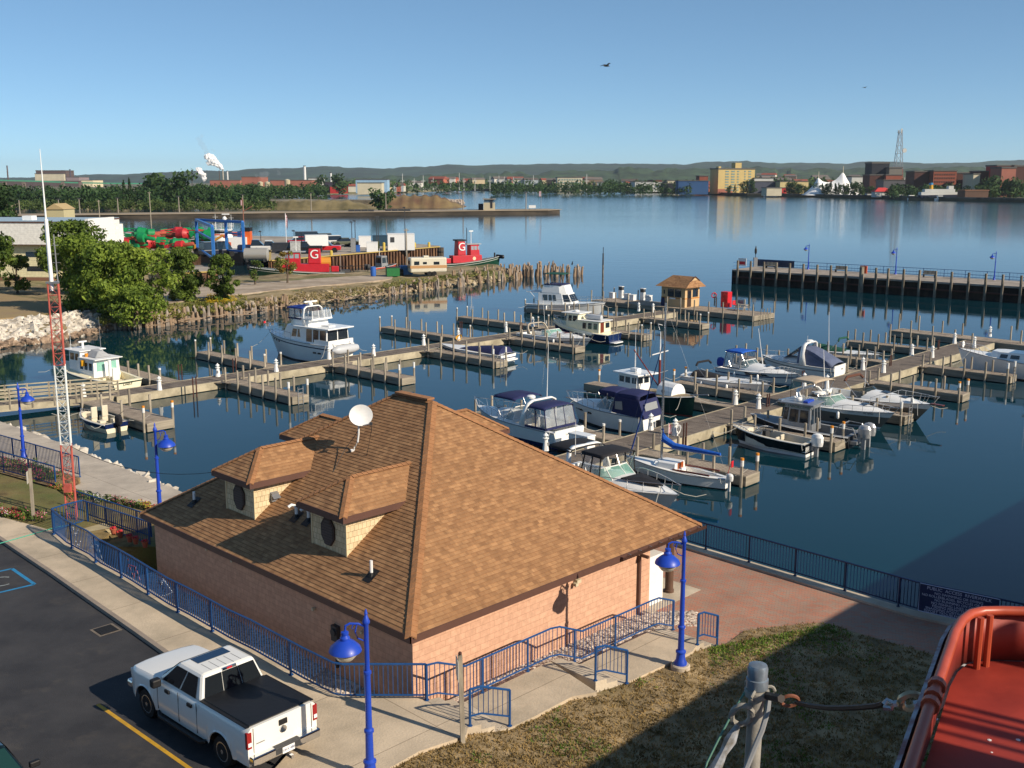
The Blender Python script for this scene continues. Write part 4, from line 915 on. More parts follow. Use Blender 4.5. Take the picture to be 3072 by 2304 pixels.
    def curtains(s,x0,x1,w,z0,z1,m=Vinyl,frame=Navy,back=True,front=False,slope=.25):
        mb=MB(); q=[]
        for sg in (-1,1): mb.poly([(x0-slope,sg*(w+.1),z0),(x1,sg*(w+.1),z0),(x1,sg*w,z1),(x0,sg*w,z1)])
        if back: mb.poly([(x0-slope,-w-.1,z0),(x0-slope,w+.1,z0),(x0,w,z1),(x0,-w,z1)])
        if front: mb.poly([(x1,-w-.1,z0),(x1,w+.1,z0),(x1,w,z1),(x1,-w,z1)])
        o=mb.out('side_curtain',m,s.t); mb=MB()
        for sg in (-1,1):
            for f in (0,.5,1): mb.tube((x0-slope*(1-f)+(x1-x0)*f,sg*(w+.11),z0),(x0+(x1-x0)*f,sg*(w+.01),z1),.035,n=4)
            mb.tube((x0-slope,sg*(w+.12),z0+.06),(x1,sg*(w+.12),z0+.06),.08,n=4)
        if back:
            mb.tube((x0-slope-.01,-w-.1,z0+.08),(x0-slope-.01,w+.1,z0+.08),.09,n=4)
            for q_ in (-.33,.33): mb.tube((x0-slope-.01,w*q_,z0),(x0,w*q_,z1),.025,n=4)
        mb.out('curtain_frame',frame,o); return o
    def rail(s,t0=.45,h=.5,n=7,m=Steel,pulpit=.25,inset=.06,mid=False,h0=None):
        pts=[];mb=MB(); k=12
        for sg in (-1,1):
            r=[]
            for i in range(k+1):
                t=t0+(1-t0)*i/k; x,b,z=s.pt(t,1); hh=h*min(1,.35+i/4) if h0 is None else h
                r.append(Vector((x+pulpit*(i/k)**3,sg*max(b-inset,.06),z+hh)))
            mb.path(r,.02,5)
            if mid: mb.path([p-Vector((0,0,h*.5)) for p in r[3:]],.012,4)
            for i in range(0,k+1,2):
                t=t0+(1-t0)*i/k; x,b,z=s.pt(t,1); mb.tube((x,sg*max(b-inset,.04),z),r[i],.015,n=4)
            pts.append(r[-1])
        mb.tube(pts[0],pts[1],.02,n=5); mb.out('bow_rail',m,s.t)
    def arch(s,x,w,z0,z1,lean=-.5,r=.09,m=White,wide=.28):
        mb=MB(); pr=[(-1,0,0),(-.97,.55,.6),(-.85,.9,.93),(-.6,1,1),(.6,1,1),(.85,.9,.93),(.97,.55,.6),(1,0,0)]
        A_=[(x+lean*p[2],w*p[0],z0+(z1-z0)*p[1]) for p in pr]
        rows=[[(a[0]-wide/2-(.25 if abs(p[0])==1 else 0),a[1],a[2]) for a,p in zip(A_,pr)],[(a[0]+wide/2,a[1],a[2]) for a,p in zip(A_,pr)]]
        mb.grid(rows); o=mb.out('radar_arch',m,s.t,smooth=True); sm=o.modifiers.new('t','SOLIDIFY'); sm.thickness=.09; return o
    def antenna(s,x,y,z,h,lean=(0,0),r=.016,name='antenna',m=WPaint):
        mb=MB(); mb.tube((x,y,z),(x+lean[0],y+lean[1],z+h),r*1.3,r*.6,n=5); mb.out(name,m,s.t)
    def radome(s,x,y,z,r=.25,name='radar_dome'): mb=MB(); mb.lathe((x,y,z),[(r*.5,0),(r,.03),(r,.14),(r*.7,.2),(r*.1,.22)],12); mb.out(name,White,s.t,smooth=True)
    def outboard(s,x,y,z,m=BlackC,sc=1.,name='outboard_motor'):
        mb=MB(); o=len(mb.v)
        for i in range(1):
            rings=[(.30,.2,-.05),(.34,.23,.15),(.33,.22,.4),(.24,.17,.55),(.1,.08,.6)]
            pts=[]
            for hx1,hy1,zz in rings: pts.append([(x-.25*sc+hx1*sc*math.cos(a)*1.0,y+hy1*sc*math.sin(a),z+zz*sc) for a in [k*math.pi/5 for k in range(10)]])
            for a,b in zip(pts[:-1],pts[1:]): mb.add(a+b,[(k,(k+1)%10,(k+1)%10+10,k+10) for k in range(10)])
            mb.add(pts[0],[tuple(range(9,-1,-1))]); mb.add(pts[-1],[tuple(range(10))])
        c=mb.out(name,m,s.t,smooth=True); mb=MB(); mb.box(x-.32*sc,x-.12*sc,y-.08*sc,y+.08*sc,z-1.0*sc,z-.05*sc); mb.box(x-.12*sc,x+.05,y-.14*sc,y+.14*sc,z-.3*sc,z); mb.out('motor_leg',m if m is not White else MGrey,c)
    def seat(s,x,y,z,w=.45,m=Upho,h=.55): mb=MB(); mb.cbox((x,y,z+.2),w,w,.4); mb.cbox((x-w*.45,y,z+.2+h*.7),.12,w,h); mb.out('seat',m,s.t,bevel=.04)
    def hatch(s,x,y,z,w=.4,l=.45,m=Glass,tilt=0): mb=MB(); mb.cbox((x,y,z),l,w,.03,0,0,tilt); mb.out('hatch',m,s.t)
    def foredeck(s,x0,x1,w0,h,z0,m=White,name='cabin_trunk',wf=.12,zf=None,roll=.35):
        """smooth raised foredeck that slopes down to the bow"""
        n=9; rows=[]
        for i in range(n+1):
            f=i/n; x=x0+(x1-x0)*f; ww=w0*(1-f**2.2)+wf*f**2.2; hh=h*(1-f**1.5)+.02; zz=z0+((zf if zf is not None else z0)-z0)*f
            rows.append([(x,ww*q,zz+hh*max(0,1-abs(q)**3.2)) for q in (-1,-.88,-.6,-.25,0,.25,.6,.88,1)])
        mb=MB(); mb.grid(rows); mb.add(rows[0],[tuple(range(8,-1,-1))]); return mb.out(name,m,s.t,smooth=True)
    def platform(s,ln=.7,z=.28,w=.85,m=White): x=-s.L/2; b=s.B/2*s.bs*w; mb=MB(); mb.prism([(x+.05,-b),(x-ln*.7,-b*.95),(x-ln,-b*.7),(x-ln,b*.7),(x-ln*.7,b*.95),(x+.05,b)],z-.1,z); mb.out('swim_platform',m,s.t,bevel=.03)
    def reg(s,txt,t=.8,m=BlackP,size=.16,zf=.72):
        for sg in (-1,1):
            a=Vector(s.pt(t-.05,zf)); b=Vector(s.pt(t+.05,zf)); d=(b-a); nx,ny=(-d.y,d.x) if True else 0
            n_=Vector((-d.y,d.x,0)).normalized(); 
            if n_.y<0: n_=-n_
            p=Vector(s.pt(t,zf)); text(txt,size,facing((p.x+n_.x*.03,sg*(p.y+n_.y*.03),p.z),n_.x,sg*n_.y,.0),m,s.t)
def fender(s,x,y,z): mb=MB(); mb.lathe((x,y,z),[(.03,.5),(.1,.42),(.11,.1),(.04,0)],8); mb.out('fender',White,s.t,smooth=True)

# 1 cream tug
b=Boat('small_tug','cream tug yacht with grey canvas over its hatch moored by the gangway','tug boat',(190,1085),1.4,(385,1165),-52,.38,1.5,.9,rake=.04,full=2.6,bs=.72)
b.hull(Cream,stripe=HullG,boot=BootD); b.deck(Cream,tc=.34,sole=.45)
c=b.cabin('house',b.X(.3),b.X(.62),1.15,1.0,.9,2.3,.05,.2,.06,White); b.panes(c[0],c[1],0,[(.1,.3),(.4,.6),(.7,.9)],(.4,.8)); b.panes(c[0],c[1],4,[(.1,.3),(.4,.6),(.7,.9)],(.4,.8)); b.panes(c[0],c[1],5,[(.12,.42),(.58,.88)],(.35,.85),mat('pale_green_glass','#86b8a8',rough=.15))
c=b.cabin('pilothouse',b.X(.52),b.X(.76),1.05,.75,1.2,2.75,.02,.1,.05,White); b.panes(c[0],c[1],0,[(.15,.45),(.55,.9)],(.55,.9)); b.panes(c[0],c[1],4,[(.1,.45),(.55,.85)],(.55,.9)); b.panes(c[0],c[1],2,[(.08,.48),(.52,.92)],(.5,.9)); b.panes(c[0],c[1],5,[(.2,.8)],(.55,.9))
m=MB(); m.box(b.X(.5),b.X(.78),-1.15,1.15,2.76,2.84); m.out('roof',WPaint,b.t,bevel=.03)
m=MB(); m.box(b.X(.26),b.X(.53),-1.2,1.2,2.31,2.38); m.out('aft_roof',WPaint,b.t,bevel=.02)
m=MB(); m.frus([(b.X(.34),-.7,2.4),(b.X(.5),-.7,2.4),(b.X(.5),.7,2.4),(b.X(.34),.7,2.4)],[(b.X(.38),-.2,2.85),(b.X(.47),-.3,2.95),(b.X(.47),.3,2.95),(b.X(.38),.2,2.85)]); m.out('canvas_cover',mat('grey_canvas','#9a9c9e',rough=.9,var=.12,sc=3),b.t,bevel=.05)
m=MB(); m.tube((b.X(.66),0,2.84),(b.X(.66),0,3.3),.1,n=8); m.tube((b.X(.66),-.35,3.35),(b.X(.66),.35,3.35),.07,n=8); m.out('radar',WPaint,b.t); b.antenna(b.X(.52),-.8,2.8,2.6,m=MGrey); b.antenna(b.X(.7),.8,2.8,1.5)
m=MB(); m.tube((b.X(.48),.7,2.38),(b.X(.48),.7,2.65),.13,n=8); m.out('orange_float',Orange,b.t)
m=MB(); m.tube((b.X(.45),1.2,1.75),(b.X(.45),1.2,2.2),.17,n=8); m.out('yellow_life_vest',mat('safety_yellow','#e0a018'),b.t)
m=MB(); m.cbox((b.X(.27),-.4,1.1),.6,.5,.9); m.out('cockpit_locker',White,b.t); m=MB(); m.tube((b.X(.22),.2,.9),(b.X(.22),.2,2.3),.13,n=8); m.out('white_stack',White,b.t,smooth=True)
text('DAISY',.3,facing((-b.L/2-.03,0,.62),-1,0),HullG,b.t); b.rail(.62,.5,pulpit=0)
# 2 blue open fishing boat
b=Boat('fishing_skiff','small open blue and cream fishing boat with two cream seats and a black outboard','boat',(244,1234),.75,(352,1284),-50,.42,.78,.6,rake=.08)
b.hull(BoatNavy,low=Cream,low_z=.3,boot=Cream); b.deck(Upho,tc=.86,sole=.25,side=.12,solem=Upho)
for y in (-.35,.4): b.seat(b.X(.5),y,.35,.42,Upho,.75)
b.seat(b.X(.24),.45,.3,.45,Upho,.1); b.seat(b.X(.24),-.45,.3,.4,Upho,.1)
m=MB(); m.cbox((b.X(.64),-.4,.65),.35,.5,.6); m.out('console',DGrey,b.t); m=MB(); m.cbox((b.X(.66),-.4,1.05),.05,.5,.35,0,0,-.4); m.out('windscreen',GlassL,b.t)
b.outboard(-b.L/2-.02,0,.62,BlackC,.95); m=MB(); m.tube((b.X(.3),-.7,.7),(b.X(.1),-.8,1.2),.015); m.out('fishing_rod',BlackP,b.t); b.rail(.7,.16,pulpit=0)
# 3 big motor yacht
b=Boat('motor_yacht','big white motor yacht with blue fly bridge top and dinghy hung across its stern','yacht',(807,989),2.2,(1005,1066),-52,.34,2.25,1.7,L=9.9,rake=.14,full=2.4)
b.hull(White,stripe=BoatNavy,sh0=.28); b.deck(White,crown=.05)
c=b.cabin('saloon',b.X(.05),b.X(.42),1.35,1.3,1.7,3.1,.02,.0,.08,White); b.panes(c[0],c[1],0,[(.02,.3),(.34,.62),(.66,.97)],(.12,.92)); b.panes(c[0],c[1],1,[(.1,.9)],(.12,.92)); b.panes(c[0],c[1],4,[(.03,.3),(.36,.62),(.68,.97)],(.12,.92)); b.panes(c[0],c[1],5,[(.04,.48),(.52,.96)],(.12,.92))
m=MB(); m.box(b.X(.0),b.X(.47),-1.55,1.55,3.1,3.22); m.out('saloon_roof',White,b.t,bevel=.05)
m=MB(); m.box(b.X(.12),b.X(.22),-.4,.4,3.23,3.3); m.out('roof_hatch',WPaint,b.t)
c=b.cabin('forward_house',b.X(.36),b.X(.74),1.3,.8,1.75,3.15,.02,1.1,.1,White); b.panes(c[0],c[1],0,[(.1,.34),(.4,.62)],(.3,.8)); b.panes(c[0],c[1],4,[(.38,.62),(.68,.9)],(.3,.8)); b.panes(c[0],c[1],2,[(.08,.48),(.52,.92)],(.35,.85))
c=b.cabin('fly_bridge',b.X(.3),b.X(.58),1.2,.9,3.15,3.75,.0,.25,.05,White)
b.canopy(b.X(.38),b.X(.6),1.08,4.75,.12,mat('royal_canvas','#1b3a8a',rough=.8,var=.1)); b.curtains(b.X(.42),b.X(.57),1.05,3.75,4.7,frame=Navy,back=False,front=True)
b.arch(b.X(.36),1.15,3.2,4.85,lean=.15,wide=.22); m=MB(); m.lathe((b.X(.4),0,4.95),[(.2,0),(.22,.15),(.1,.28)],10); m.cbox((b.X(.4),0,5.28),.16,1.5,.12); m.out('radar',White,b.t)
b.curtains(b.X(.26),b.X(.36),1.05,3.75,4.6,frame=White,back=True,slope=.1); b.rail(.5,.65,pulpit=.1,mid=True,h0=1)
m=MB(); x=-b.L/2-.45; m.lathe((x,0,1.35),[(.05,-1.5),(.3,-1.4),(.42,-.8),(.42,.9),(.3,1.3),(.05,1.55)],10,'Y'); m.out('dinghy',mat('dinghy_grey','#b9bcbf',rough=.4),b.t,smooth=True)
m=MB(); m.path([(x,-1.0,1.0),(x+.5,-1.0,1.9)],.04); m.path([(x,1.0,1.0),(x+.5,1.0,1.9)],.04); m.out('davit',Steel,b.t); b.platform(.5,.35)
m=MB(); m.box(-b.L/2+.1,-b.L/2+.16,-1.4,1.4,1.7,2.15); m.box(-b.L/2+.1,b.X(.2),1.42,1.48,1.7,2.15); m.box(-b.L/2+.1,b.X(.2),-1.48,-1.42,1.7,2.15); m.out('bulwark',White,b.t)
for t in (.72,.78,.84):
    for sg in (-1,1): p=b.pt(t,.8); m=MB(); m.cbox((p[0],sg*(p[1]+.01),p[2]),.2,.05,.14); m.out('porthole',Glass,b.t)
for sg in (-1,1):
    for t in (.14,.2): p=b.pt(t,.62); m=MB(); m.cbox((p[0],sg*(p[1]+.0),p[2]),.42,.06,.14); m.out('vent_grille',BlackP,b.t)
m=MB(); m.cbox((b.L/2+.12,0,b.fb+.03),.7,.35,.06); m.tube((b.L/2+.4,0,b.fb),(b.L/2+.4,0,b.fb+.8),.012); m.out('bow_pulpit',White,b.t); m=MB(); m.box(b.L/2+.4,b.L/2+.42,0,.25,b.fb+.55,b.fb+.75); m.out('bow_pennant',Red,b.t)
# 4 runabout under navy cover
b=Boat('runabout','long white runabout half wrapped in a navy mooring cover','speedboat',(1322,1033),.9,(1525,1086),-52,.3,1.,.75,rake=.1,full=2.0)
b.hull(White,stripe=BoatNavy,sh0=.25,boot=White); b.deck(White,crown=.14)
b.foredeck(b.X(.04),b.X(.62),b.B*.42,.62,.8,Navy,'mooring_cover',wf=b.B*.35,zf=.95); b.platform(.5,.35,.9)
m=MB(); [m.cbox((b.X(.45+.04*k),-(b.B/2+.0),.55),.06,.02,.12) for k in range(5)]; m.out('side_decal',Red,b.t)
# 5 white express cruiser behind the finger
b=Boat('express_cruiser','white express cruiser with a low aqua windscreen moored behind the covered runabout','cruiser',(1775,1017),1.25,(1560,1003),140,.3,1.3,.9,L=9.6,rake=.16,full=1.8)
b.hull(White,stripe=MGrey,sh0=.3); b.deck(White,tc=.36,sole=.45); b.foredeck(b.X(.5),b.X(.93),b.B*.36,.42,1.02,zf=1.2)
b.wind(b.X(.38),1.05,b.B*.4,1.9,.62,1.0,mat('aqua_screen','#9fd2c0',rough=.08,alpha=.6)); b.arch(b.X(.22),b.B*.42,1.0,1.95,lean=-.6,m=mat('beige_arch','#b7ab98',rough=.4)); b.rail(.55,.4); b.antenna(b.X(.2),.9,1.9,2.6,(-.3,0))
for y in (-.5,.4): b.seat(b.X(.42),y,.5,.5,White,.5)
for t in (.6,.7):
    for sg in (-1,1): p=b.pt(t,.68); m=MB(); m.cbox((p[0],sg*(p[1]+.01),p[2]),.35,.05,.13,0); m.out('porthole',Glass,b.t)
b.hatch(b.X(.72),0,1.35); b.hatch(b.X(.62),0,1.45,.5,.5,mat('maroon_pad','#6b4a48'))
# 6 tug yacht with navy hull
b=Boat('tug_yacht','navy hulled tug yacht with cream house and brown doors at the tip of its slip','tug boat',(1661,959),1.8,(1845,1022),-52,.36,1.85,.95,rake=.07,full=2.6)
b.hull(BoatNavy,boot=BootD); b.deck(Cream,tc=.14,sole=.5)
m=MB()
for sg in (-1,1): m.grid([[ (b.pt(t,1)[0],sg*(b.pt(t,1)[1]+.005),b.pt(t,1)[2]-.3),(b.pt(t,1)[0],sg*(b.pt(t,1)[1]+.015),b.pt(t,1)[2]+.08)] for t in [.25+.05*k for k in range(16)]])
m.out('bulwark',Cream,b.t,smooth=True)
c=b.cabin('house',b.X(.16),b.X(.55),1.1,1.1,.95,2.15,.02,.0,.06,Cream); b.panes(c[0],c[1],0,[(.1,.3),(.36,.56),(.62,.82)],(.35,.85)); b.panes(c[0],c[1],4,[(.1,.3),(.4,.6),(.7,.9)],(.35,.85)); b.panes(c[0],c[1],5,[(.55,.9)],(.4,.85)); b.panes(c[0],c[1],5,[(.12,.42)],(.02,.92),Teak,'door')
c=b.cabin('pilothouse',b.X(.5),b.X(.74),1.05,.7,1.3,2.75,.0,.12,.05,Cream); b.panes(c[0],c[1],0,[(.05,.3)],(.02,.95),Teak,'door'); b.panes(c[0],c[1],0,[(.4,.65),(.72,.95)],(.5,.88)); b.panes(c[0],c[1],4,[(.1,.4),(.5,.9)],(.5,.88)); b.panes(c[0],c[1],2,[(.05,.33),(.36,.64),(.67,.95)],(.5,.88)); b.panes(c[0],c[1],1,[(.2,.8)],(.5,.88)); b.panes(c[0],c[1],3,[(.2,.8)],(.5,.88))
m=MB(); m.box(b.X(.47),b.X(.77),-1.1,1.1,2.76,2.85); m.out('roof',WPaint,b.t,bevel=.03); m=MB(); m.box(b.X(.13),b.X(.52),-1.15,1.15,2.16,2.22); m.out('house_roof',WPaint,b.t,bevel=.02); b.radome(b.X(.62),0,2.85,.3)
m=MB(); m.lathe((b.X(.33),.2,2.5),[(.05,-1.1),(.25,-1.0),(.3,0),(.27,.8),(.05,1.1)],8,'X'); m.out('dinghy',mat('dinghy_grey','#b9bcbf'),b.t,smooth=True); m=MB(); m.cbox((b.X(.3),-.5,2.45),.5,.5,.45); m.out('deck_box',MGrey,b.t); b.rail(.74,.45,pulpit=-.05); b.platform(.6,.2,.7); m=MB(); m.path([(-b.L/2-.1,-.5,.3),(-b.L/2-.1,-.5,1.2),(-b.L/2-.1,.5,1.2),(-b.L/2-.1,.5,.3)],.025,5); m.out('boarding_ladder',Steel,b.t)
# 7 trawler with green bimini
b=Boat('trawler','white fly bridge trawler with dark green bimini near the fuel platform','trawler',(1817,907),1.7,(1612,922),118,.36,1.75,1.15,L=10,rake=.1)
b.hull(White,stripe=MGrey,sh0=.25); b.deck(White,crown=.04)
c=b.cabin('saloon',b.X(.16),b.X(.62),1.35,1.0,1.2,2.6,.0,.75,.12,White); b.panes(c[0],c[1],0,[(.2,.4),(.45,.58),(.62,.75)],(.35,.85)); b.panes(c[0],c[1],4,[(.2,.4),(.45,.62)],(.35,.85)); b.panes(c[0],c[1],2,[(.02,.33),(.35,.65),(.67,.98)],(.3,.9)); b.panes(c[0],c[1],1,[(.15,.9)],(.3,.9)); b.panes(c[0],c[1],3,[(.15,.9)],(.3,.9))
c=b.cabin('fly_bridge',b.X(.2),b.X(.53),1.25,.95,2.6,3.55,.2,.35,.1,White); m=MB(); m.box(b.X(.23),b.X(.47),-1.17,1.17,3.56,3.66); m.out('coaming_cover',Navy,b.t)
b.canopy(b.X(.22),b.X(.5),1.2,4.85,.15,mat('green_canvas','#12483a',rough=.8,var=.1),legs=3.6,drop=.02); b.antenna(b.X(.3),-1.1,3.6,2.0)
m=MB(); m.path([(b.X(.18),-1.2,1.3),(b.X(.05),-1.2,2.6),(-b.L/2,-1.2,2.6)],.03); m.path([(b.X(.18),1.2,1.3),(b.X(.05),1.2,2.6),(-b.L/2,1.2,2.6)],.03); m.box(-b.L/2,b.X(.2),-1.2,1.2,2.55,2.6); m.out('aft_deck_roof',WPaint,b.t)
m=MB(); 
for sg in (-1,1): m.path([(-b.L/2,sg*1.2,3.2),(b.X(.2),sg*1.2,3.2)],.02)
m.path([(-b.L/2,-1.2,3.2),(-b.L/2,1.2,3.2)],.02)
for x in (-b.L/2,b.X(.1)): 
    for sg in (-1,1): m.tube((x,sg*1.2,2.6),(x,sg*1.2,3.2),.02)
m.out('aft_rail',Steel,b.t); m=MB(); m.cbox((b.X(.12),.9,3.1),.3,.3,.5); m.out('yellow_horseshoe_buoy',mat('safety_yellow','#e0a018'),b.t); b.rail(.4,.6,mid=True,h0=1)
# 8 cruiser nearest the roof
def hardcruiser(name,label,bow,zb,stern,az,L=None):
    b=Boat(name,label,'cruiser',bow,zb,stern,az,.36,1.45,1.15,L=L,rake=.15,full=2.0)
    return b
b=hardcruiser('cabin_cruiser','white cruiser with navy bimini and clear curtains partly hidden by the brown roof','' and 0 or (1432,1219),1.35,(1678,1345),-44,8.3)
b.hull(White,low=BoatNavy,low_z=.35); b.deck(White,tc=.42,sole=.5); b.foredeck(b.X(.5),b.X(.95),b.B*.34,.4,1.3,zf=1.42); b.wind(b.X(.44),1.3,b.B*.42,1.7,.65,.9)
b.canopy(b.X(.42),b.X(.66),b.B*.4,2.65,.18,Navy,legs=1.4); b.arch(b.X(.34),b.B*.45,1.2,2.7,lean=-.45); b.radome(b.X(.36),.3,2.72,.28); b.antenna(b.X(.3),-.6,2.7,3.6,(-.1,0),r=.025)
b.canopy(b.X(.1),b.X(.3),b.B*.42,2.45,.18,Navy); b.curtains(b.X(.11),b.X(.3),b.B*.41,1.2,2.4); b.rail(.52,.5); b.platform(.9,.35)
m=MB(); m.box(-b.L/2-.02,-b.L/2+.08,-b.B*.42,b.B*.42,.5,1.25); m.out('transom',White,b.t); b.seat(b.X(.2),.4,.5,.7,Upho,.4); b.seat(b.X(.45),-.5,.5,.5,Upho,.6); b.hatch(b.X(.75),0,1.68); text('Le Reve',.22,facing((-b.L/2-.05,0,.95),-1,0),MGrey,b.t)
# 9 cruiser under full navy canopy
b=hardcruiser('cabin_cruiser','white cruiser with a full navy canopy moored beside the hose pedestal',(1709,1196),1.4,(1955,1276),-50)
b.hull(White,boot=BootD,stripe=None); b.deck(White,tc=.36,sole=.5); b.foredeck(b.X(.46),b.X(.95),b.B*.36,.42,1.3,zf=1.4); b.wind(b.X(.4),1.3,b.B*.42,1.9,.75,1.1)
b.canopy(b.X(.32),b.X(.55),b.B*.38,2.45,.22,Navy,legs=1.5,drop=.3); b.canopy(b.X(.05),b.X(.34),b.B*.42,2.4,.3,Navy,drop=.3)
m=MB(); w_=b.B*.44
for sg in (-1,1):
    m.poly([(b.X(.05),sg*w_,2.2),(b.X(.33),sg*w_,2.3),(b.X(.36),sg*(w_+.05),1.25),(b.X(-.02),sg*(w_+.05),1.1)])
m.poly([(b.X(.05),-w_,2.2),(b.X(.05),w_,2.2),(b.X(-.02),w_,1.1),(b.X(-.02),-w_,1.1)]); o=m.out('canopy_side',Navy,b.t); sm=o.modifiers.new('t','SOLIDIFY'); sm.thickness=.02
for sg in (-1,1): m=MB(); m.poly([(b.X(.23),sg*(w_+.07),1.5),(b.X(.32),sg*(w_+.07),1.5),(b.X(.32),sg*(w_+.06),2.0),(b.X(.24),sg*(w_+.06),2.05)]); m.out('canopy_window',mat('foggy_vinyl','#8d8f8e',rough=.2),b.t)
m=MB(); m.poly([(b.X(.0),-w_*.7,1.55),(b.X(.0),w_*.7,1.55),(b.X(.03)-.06,w_*.7,2.0),(b.X(.03)-.06,-w_*.7,2.0)]); m.out('canopy_window',mat('foggy_vinyl','#8d8f8e',rough=.2),b.t)
b.rail(.5,.5); b.platform(1.0,.35)
for t in (.66,.8):
    for sg in (-1,1): p=b.pt(t,.75); m=MB(); m.cbox((p[0],sg*(p[1]+.01),p[2]),.34,.05,.12); m.out('porthole',Glass,b.t)
m=MB(); m.cbox((-b.L/2-.5,-.3,.6),.5,.4,.5); m.out('stern_bag',BlackC,b.t); b.seat(b.X(.4),.4,.5,.5,White,.6); b.reg('MC 5098 RE',.87,size=.14)
m=MB(); m.tube((b.L/2-.1,0,b.fb),(b.L/2+.3,0,b.fb+.02),.05); m.out('anchor_roller',Steel,b.t)
# 10 dark green tug
b=Boat('small_tug','dark green tug with white pilothouse and tall red and white mast','tug boat',(2085,1192),1.45,(1850,1190),142,.36,1.5,1.0,rake=.03,full=2.4)
b.hull(HullG,boot=mat('boot_red','#7c2a22')); b.deck(mat('tan_deck','#8a7a5e',rough=.8))
c=b.cabin('pilothouse',b.X(.12),b.X(.36),.8,.7,1.1,2.3,.0,.05,.05,White); 
for i in (0,4,2,5,1,3): b.panes(c[0],c[1],i,[(.1,.45),(.55,.9)],(.5,.85))
m=MB(); m.box(b.X(.08),b.X(.42),-1.05,1.05,2.31,2.43); m.out('roof',White,b.t,bevel=.04); m=MB(); m.cbox((b.X(.25),0,2.56),.6,.5,.24); m.out('roof_hatch',White,b.t); b.antenna(b.X(.2),.3,2.4,3.2,r=.02); b.antenna(b.X(.3),-.4,2.4,1.8)
m=MB(); n_=8; pr=[(.8*math.cos(math.pi*k/n_),.9*math.sin(math.pi*k/n_)) for k in range(n_+1)]; m.frus([(b.X(.62),y,1.3+z) for y,z in pr],[(b.X(.8),y*.9,1.35+z*.9) for y,z in pr]); o=m.out('trunk_cabin',White,b.t,bevel=.03)
for sg in (-1,1): m=MB(); m.lathe((b.X(.7),sg*.72,1.6),[(.14,-.04),(.14,.04)],10,'Y'); m.out('porthole',Glass,b.t)
m=MB(); m.tube((b.X(.56),0,1.1),(b.X(.56),0,3.6),.09,n=8); m.out('mast',mat('mast_red','#6d2018'),b.t); m=MB(); m.tube((b.X(.56),0,3.6),(b.X(.56),0,5.6),.07,.03,n=8); m.tube((b.X(.56)-.1,-.7,4.0),(b.X(.56)+.1,.7,4.2),.04); m.out('topmast',WPaint,b.t); m=MB(); m.tube((b.X(.55),0,1.7),(b.X(.22),0,4.0),.045); m.out('boom',mat('mast_red','#6d2018'),b.t)
m=MB(); m.tube((b.L/2-.4,0,1.55),(b.L/2+1.2,0,1.8),.05); m.out('bowsprit',MGrey,b.t)
# 11 sailboat
b=Boat('sailboat','slim white sailboat with a bright blue sail cover on its boom','sailboat',(1870,1368),.85,(2180,1452),-54,.26,.95,.62,rake=.16,full=1.9,bs=.35)
b.hull(White,boot=BootD); b.deck(White,tc=.42,sole=.3,side=.3,crown=.05); c=b.cabin('cabin',b.X(.44),b.X(.68),.62,.35,.7,1.05,.0,.2,.08,White)
for sg in (-1,1): m=MB(); m.box(b.X(.12),b.X(.46),sg*.62-.04,sg*.62+.04,.72,.8); m.out('coaming',Teak,b.t)
m=MB(); m.box(b.X(.44)-.05,b.X(.44),-.3,.3,.5,1.05); m.out('companionway_door',mat('orange_varnish','#9a4a1c',rough=.3),b.t)
m=MB(); m.tube((b.X(.62),0,.9),(b.X(.62),0,9.6),.07,.045,n=8); m.out('mast',Steel,b.t); m=MB(); m.tube((b.X(.62),0,1.7),(b.X(.06),0,1.75),.045); m.out('boom',Steel,b.t)
m=MB(); m.path([(b.X(.62),0,2.75),(b.X(.6),0,2.2),(b.X(.5),0,1.9),(b.X(.3),0,1.86),(b.X(.07),0,1.84)],[.09,.2,.17,.14,.08],8); m.out('sail_cover',mat('bright_blue_canvas','#1258b8',rough=.75,var=.15,sc=5,bump=.5),b.t,smooth=True)
m=MB(); m.tube((b.L/2-.4,0,.9),(b.X(.62)+.1,0,7.4),.05,.02,n=6); m.out('furled_jib',mat('navy_stay','#1a3a80',rough=.7),b.t)
m=MB()
for q in ((-b.L/2,0,.7),(b.L/2-.1,0,.9),(b.X(.58),.85,.8),(b.X(.58),-.85,.8)): m.tube(q,(b.X(.62),0,9.5 if abs(q[1])<.1 else 8),.004,n=3,caps=False)
m.tube((b.X(.62),-.45,5.9),(b.X(.62),.45,5.9),.02); m.out('rigging',MGrey,b.t); m=MB(); m.path([(b.X(.64),0,8.4),(b.X(.64)+.1,.35,8.5),(b.X(.64),.35,8.2)],.02); m.out('spreader_flag',WPaint,b.t); b.outboard(-b.L/2-.1,.25,.6,WPaint,.6)
m=MB(); m.tube((-b.L/2+.1,-.2,.7),(-b.L/2-.1,-.2,1.5),.015); m.box(-b.L/2-.12,-b.L/2-.1,-.45,-.2,1.15,1.5); m.out('stern_ensign',Red,b.t)
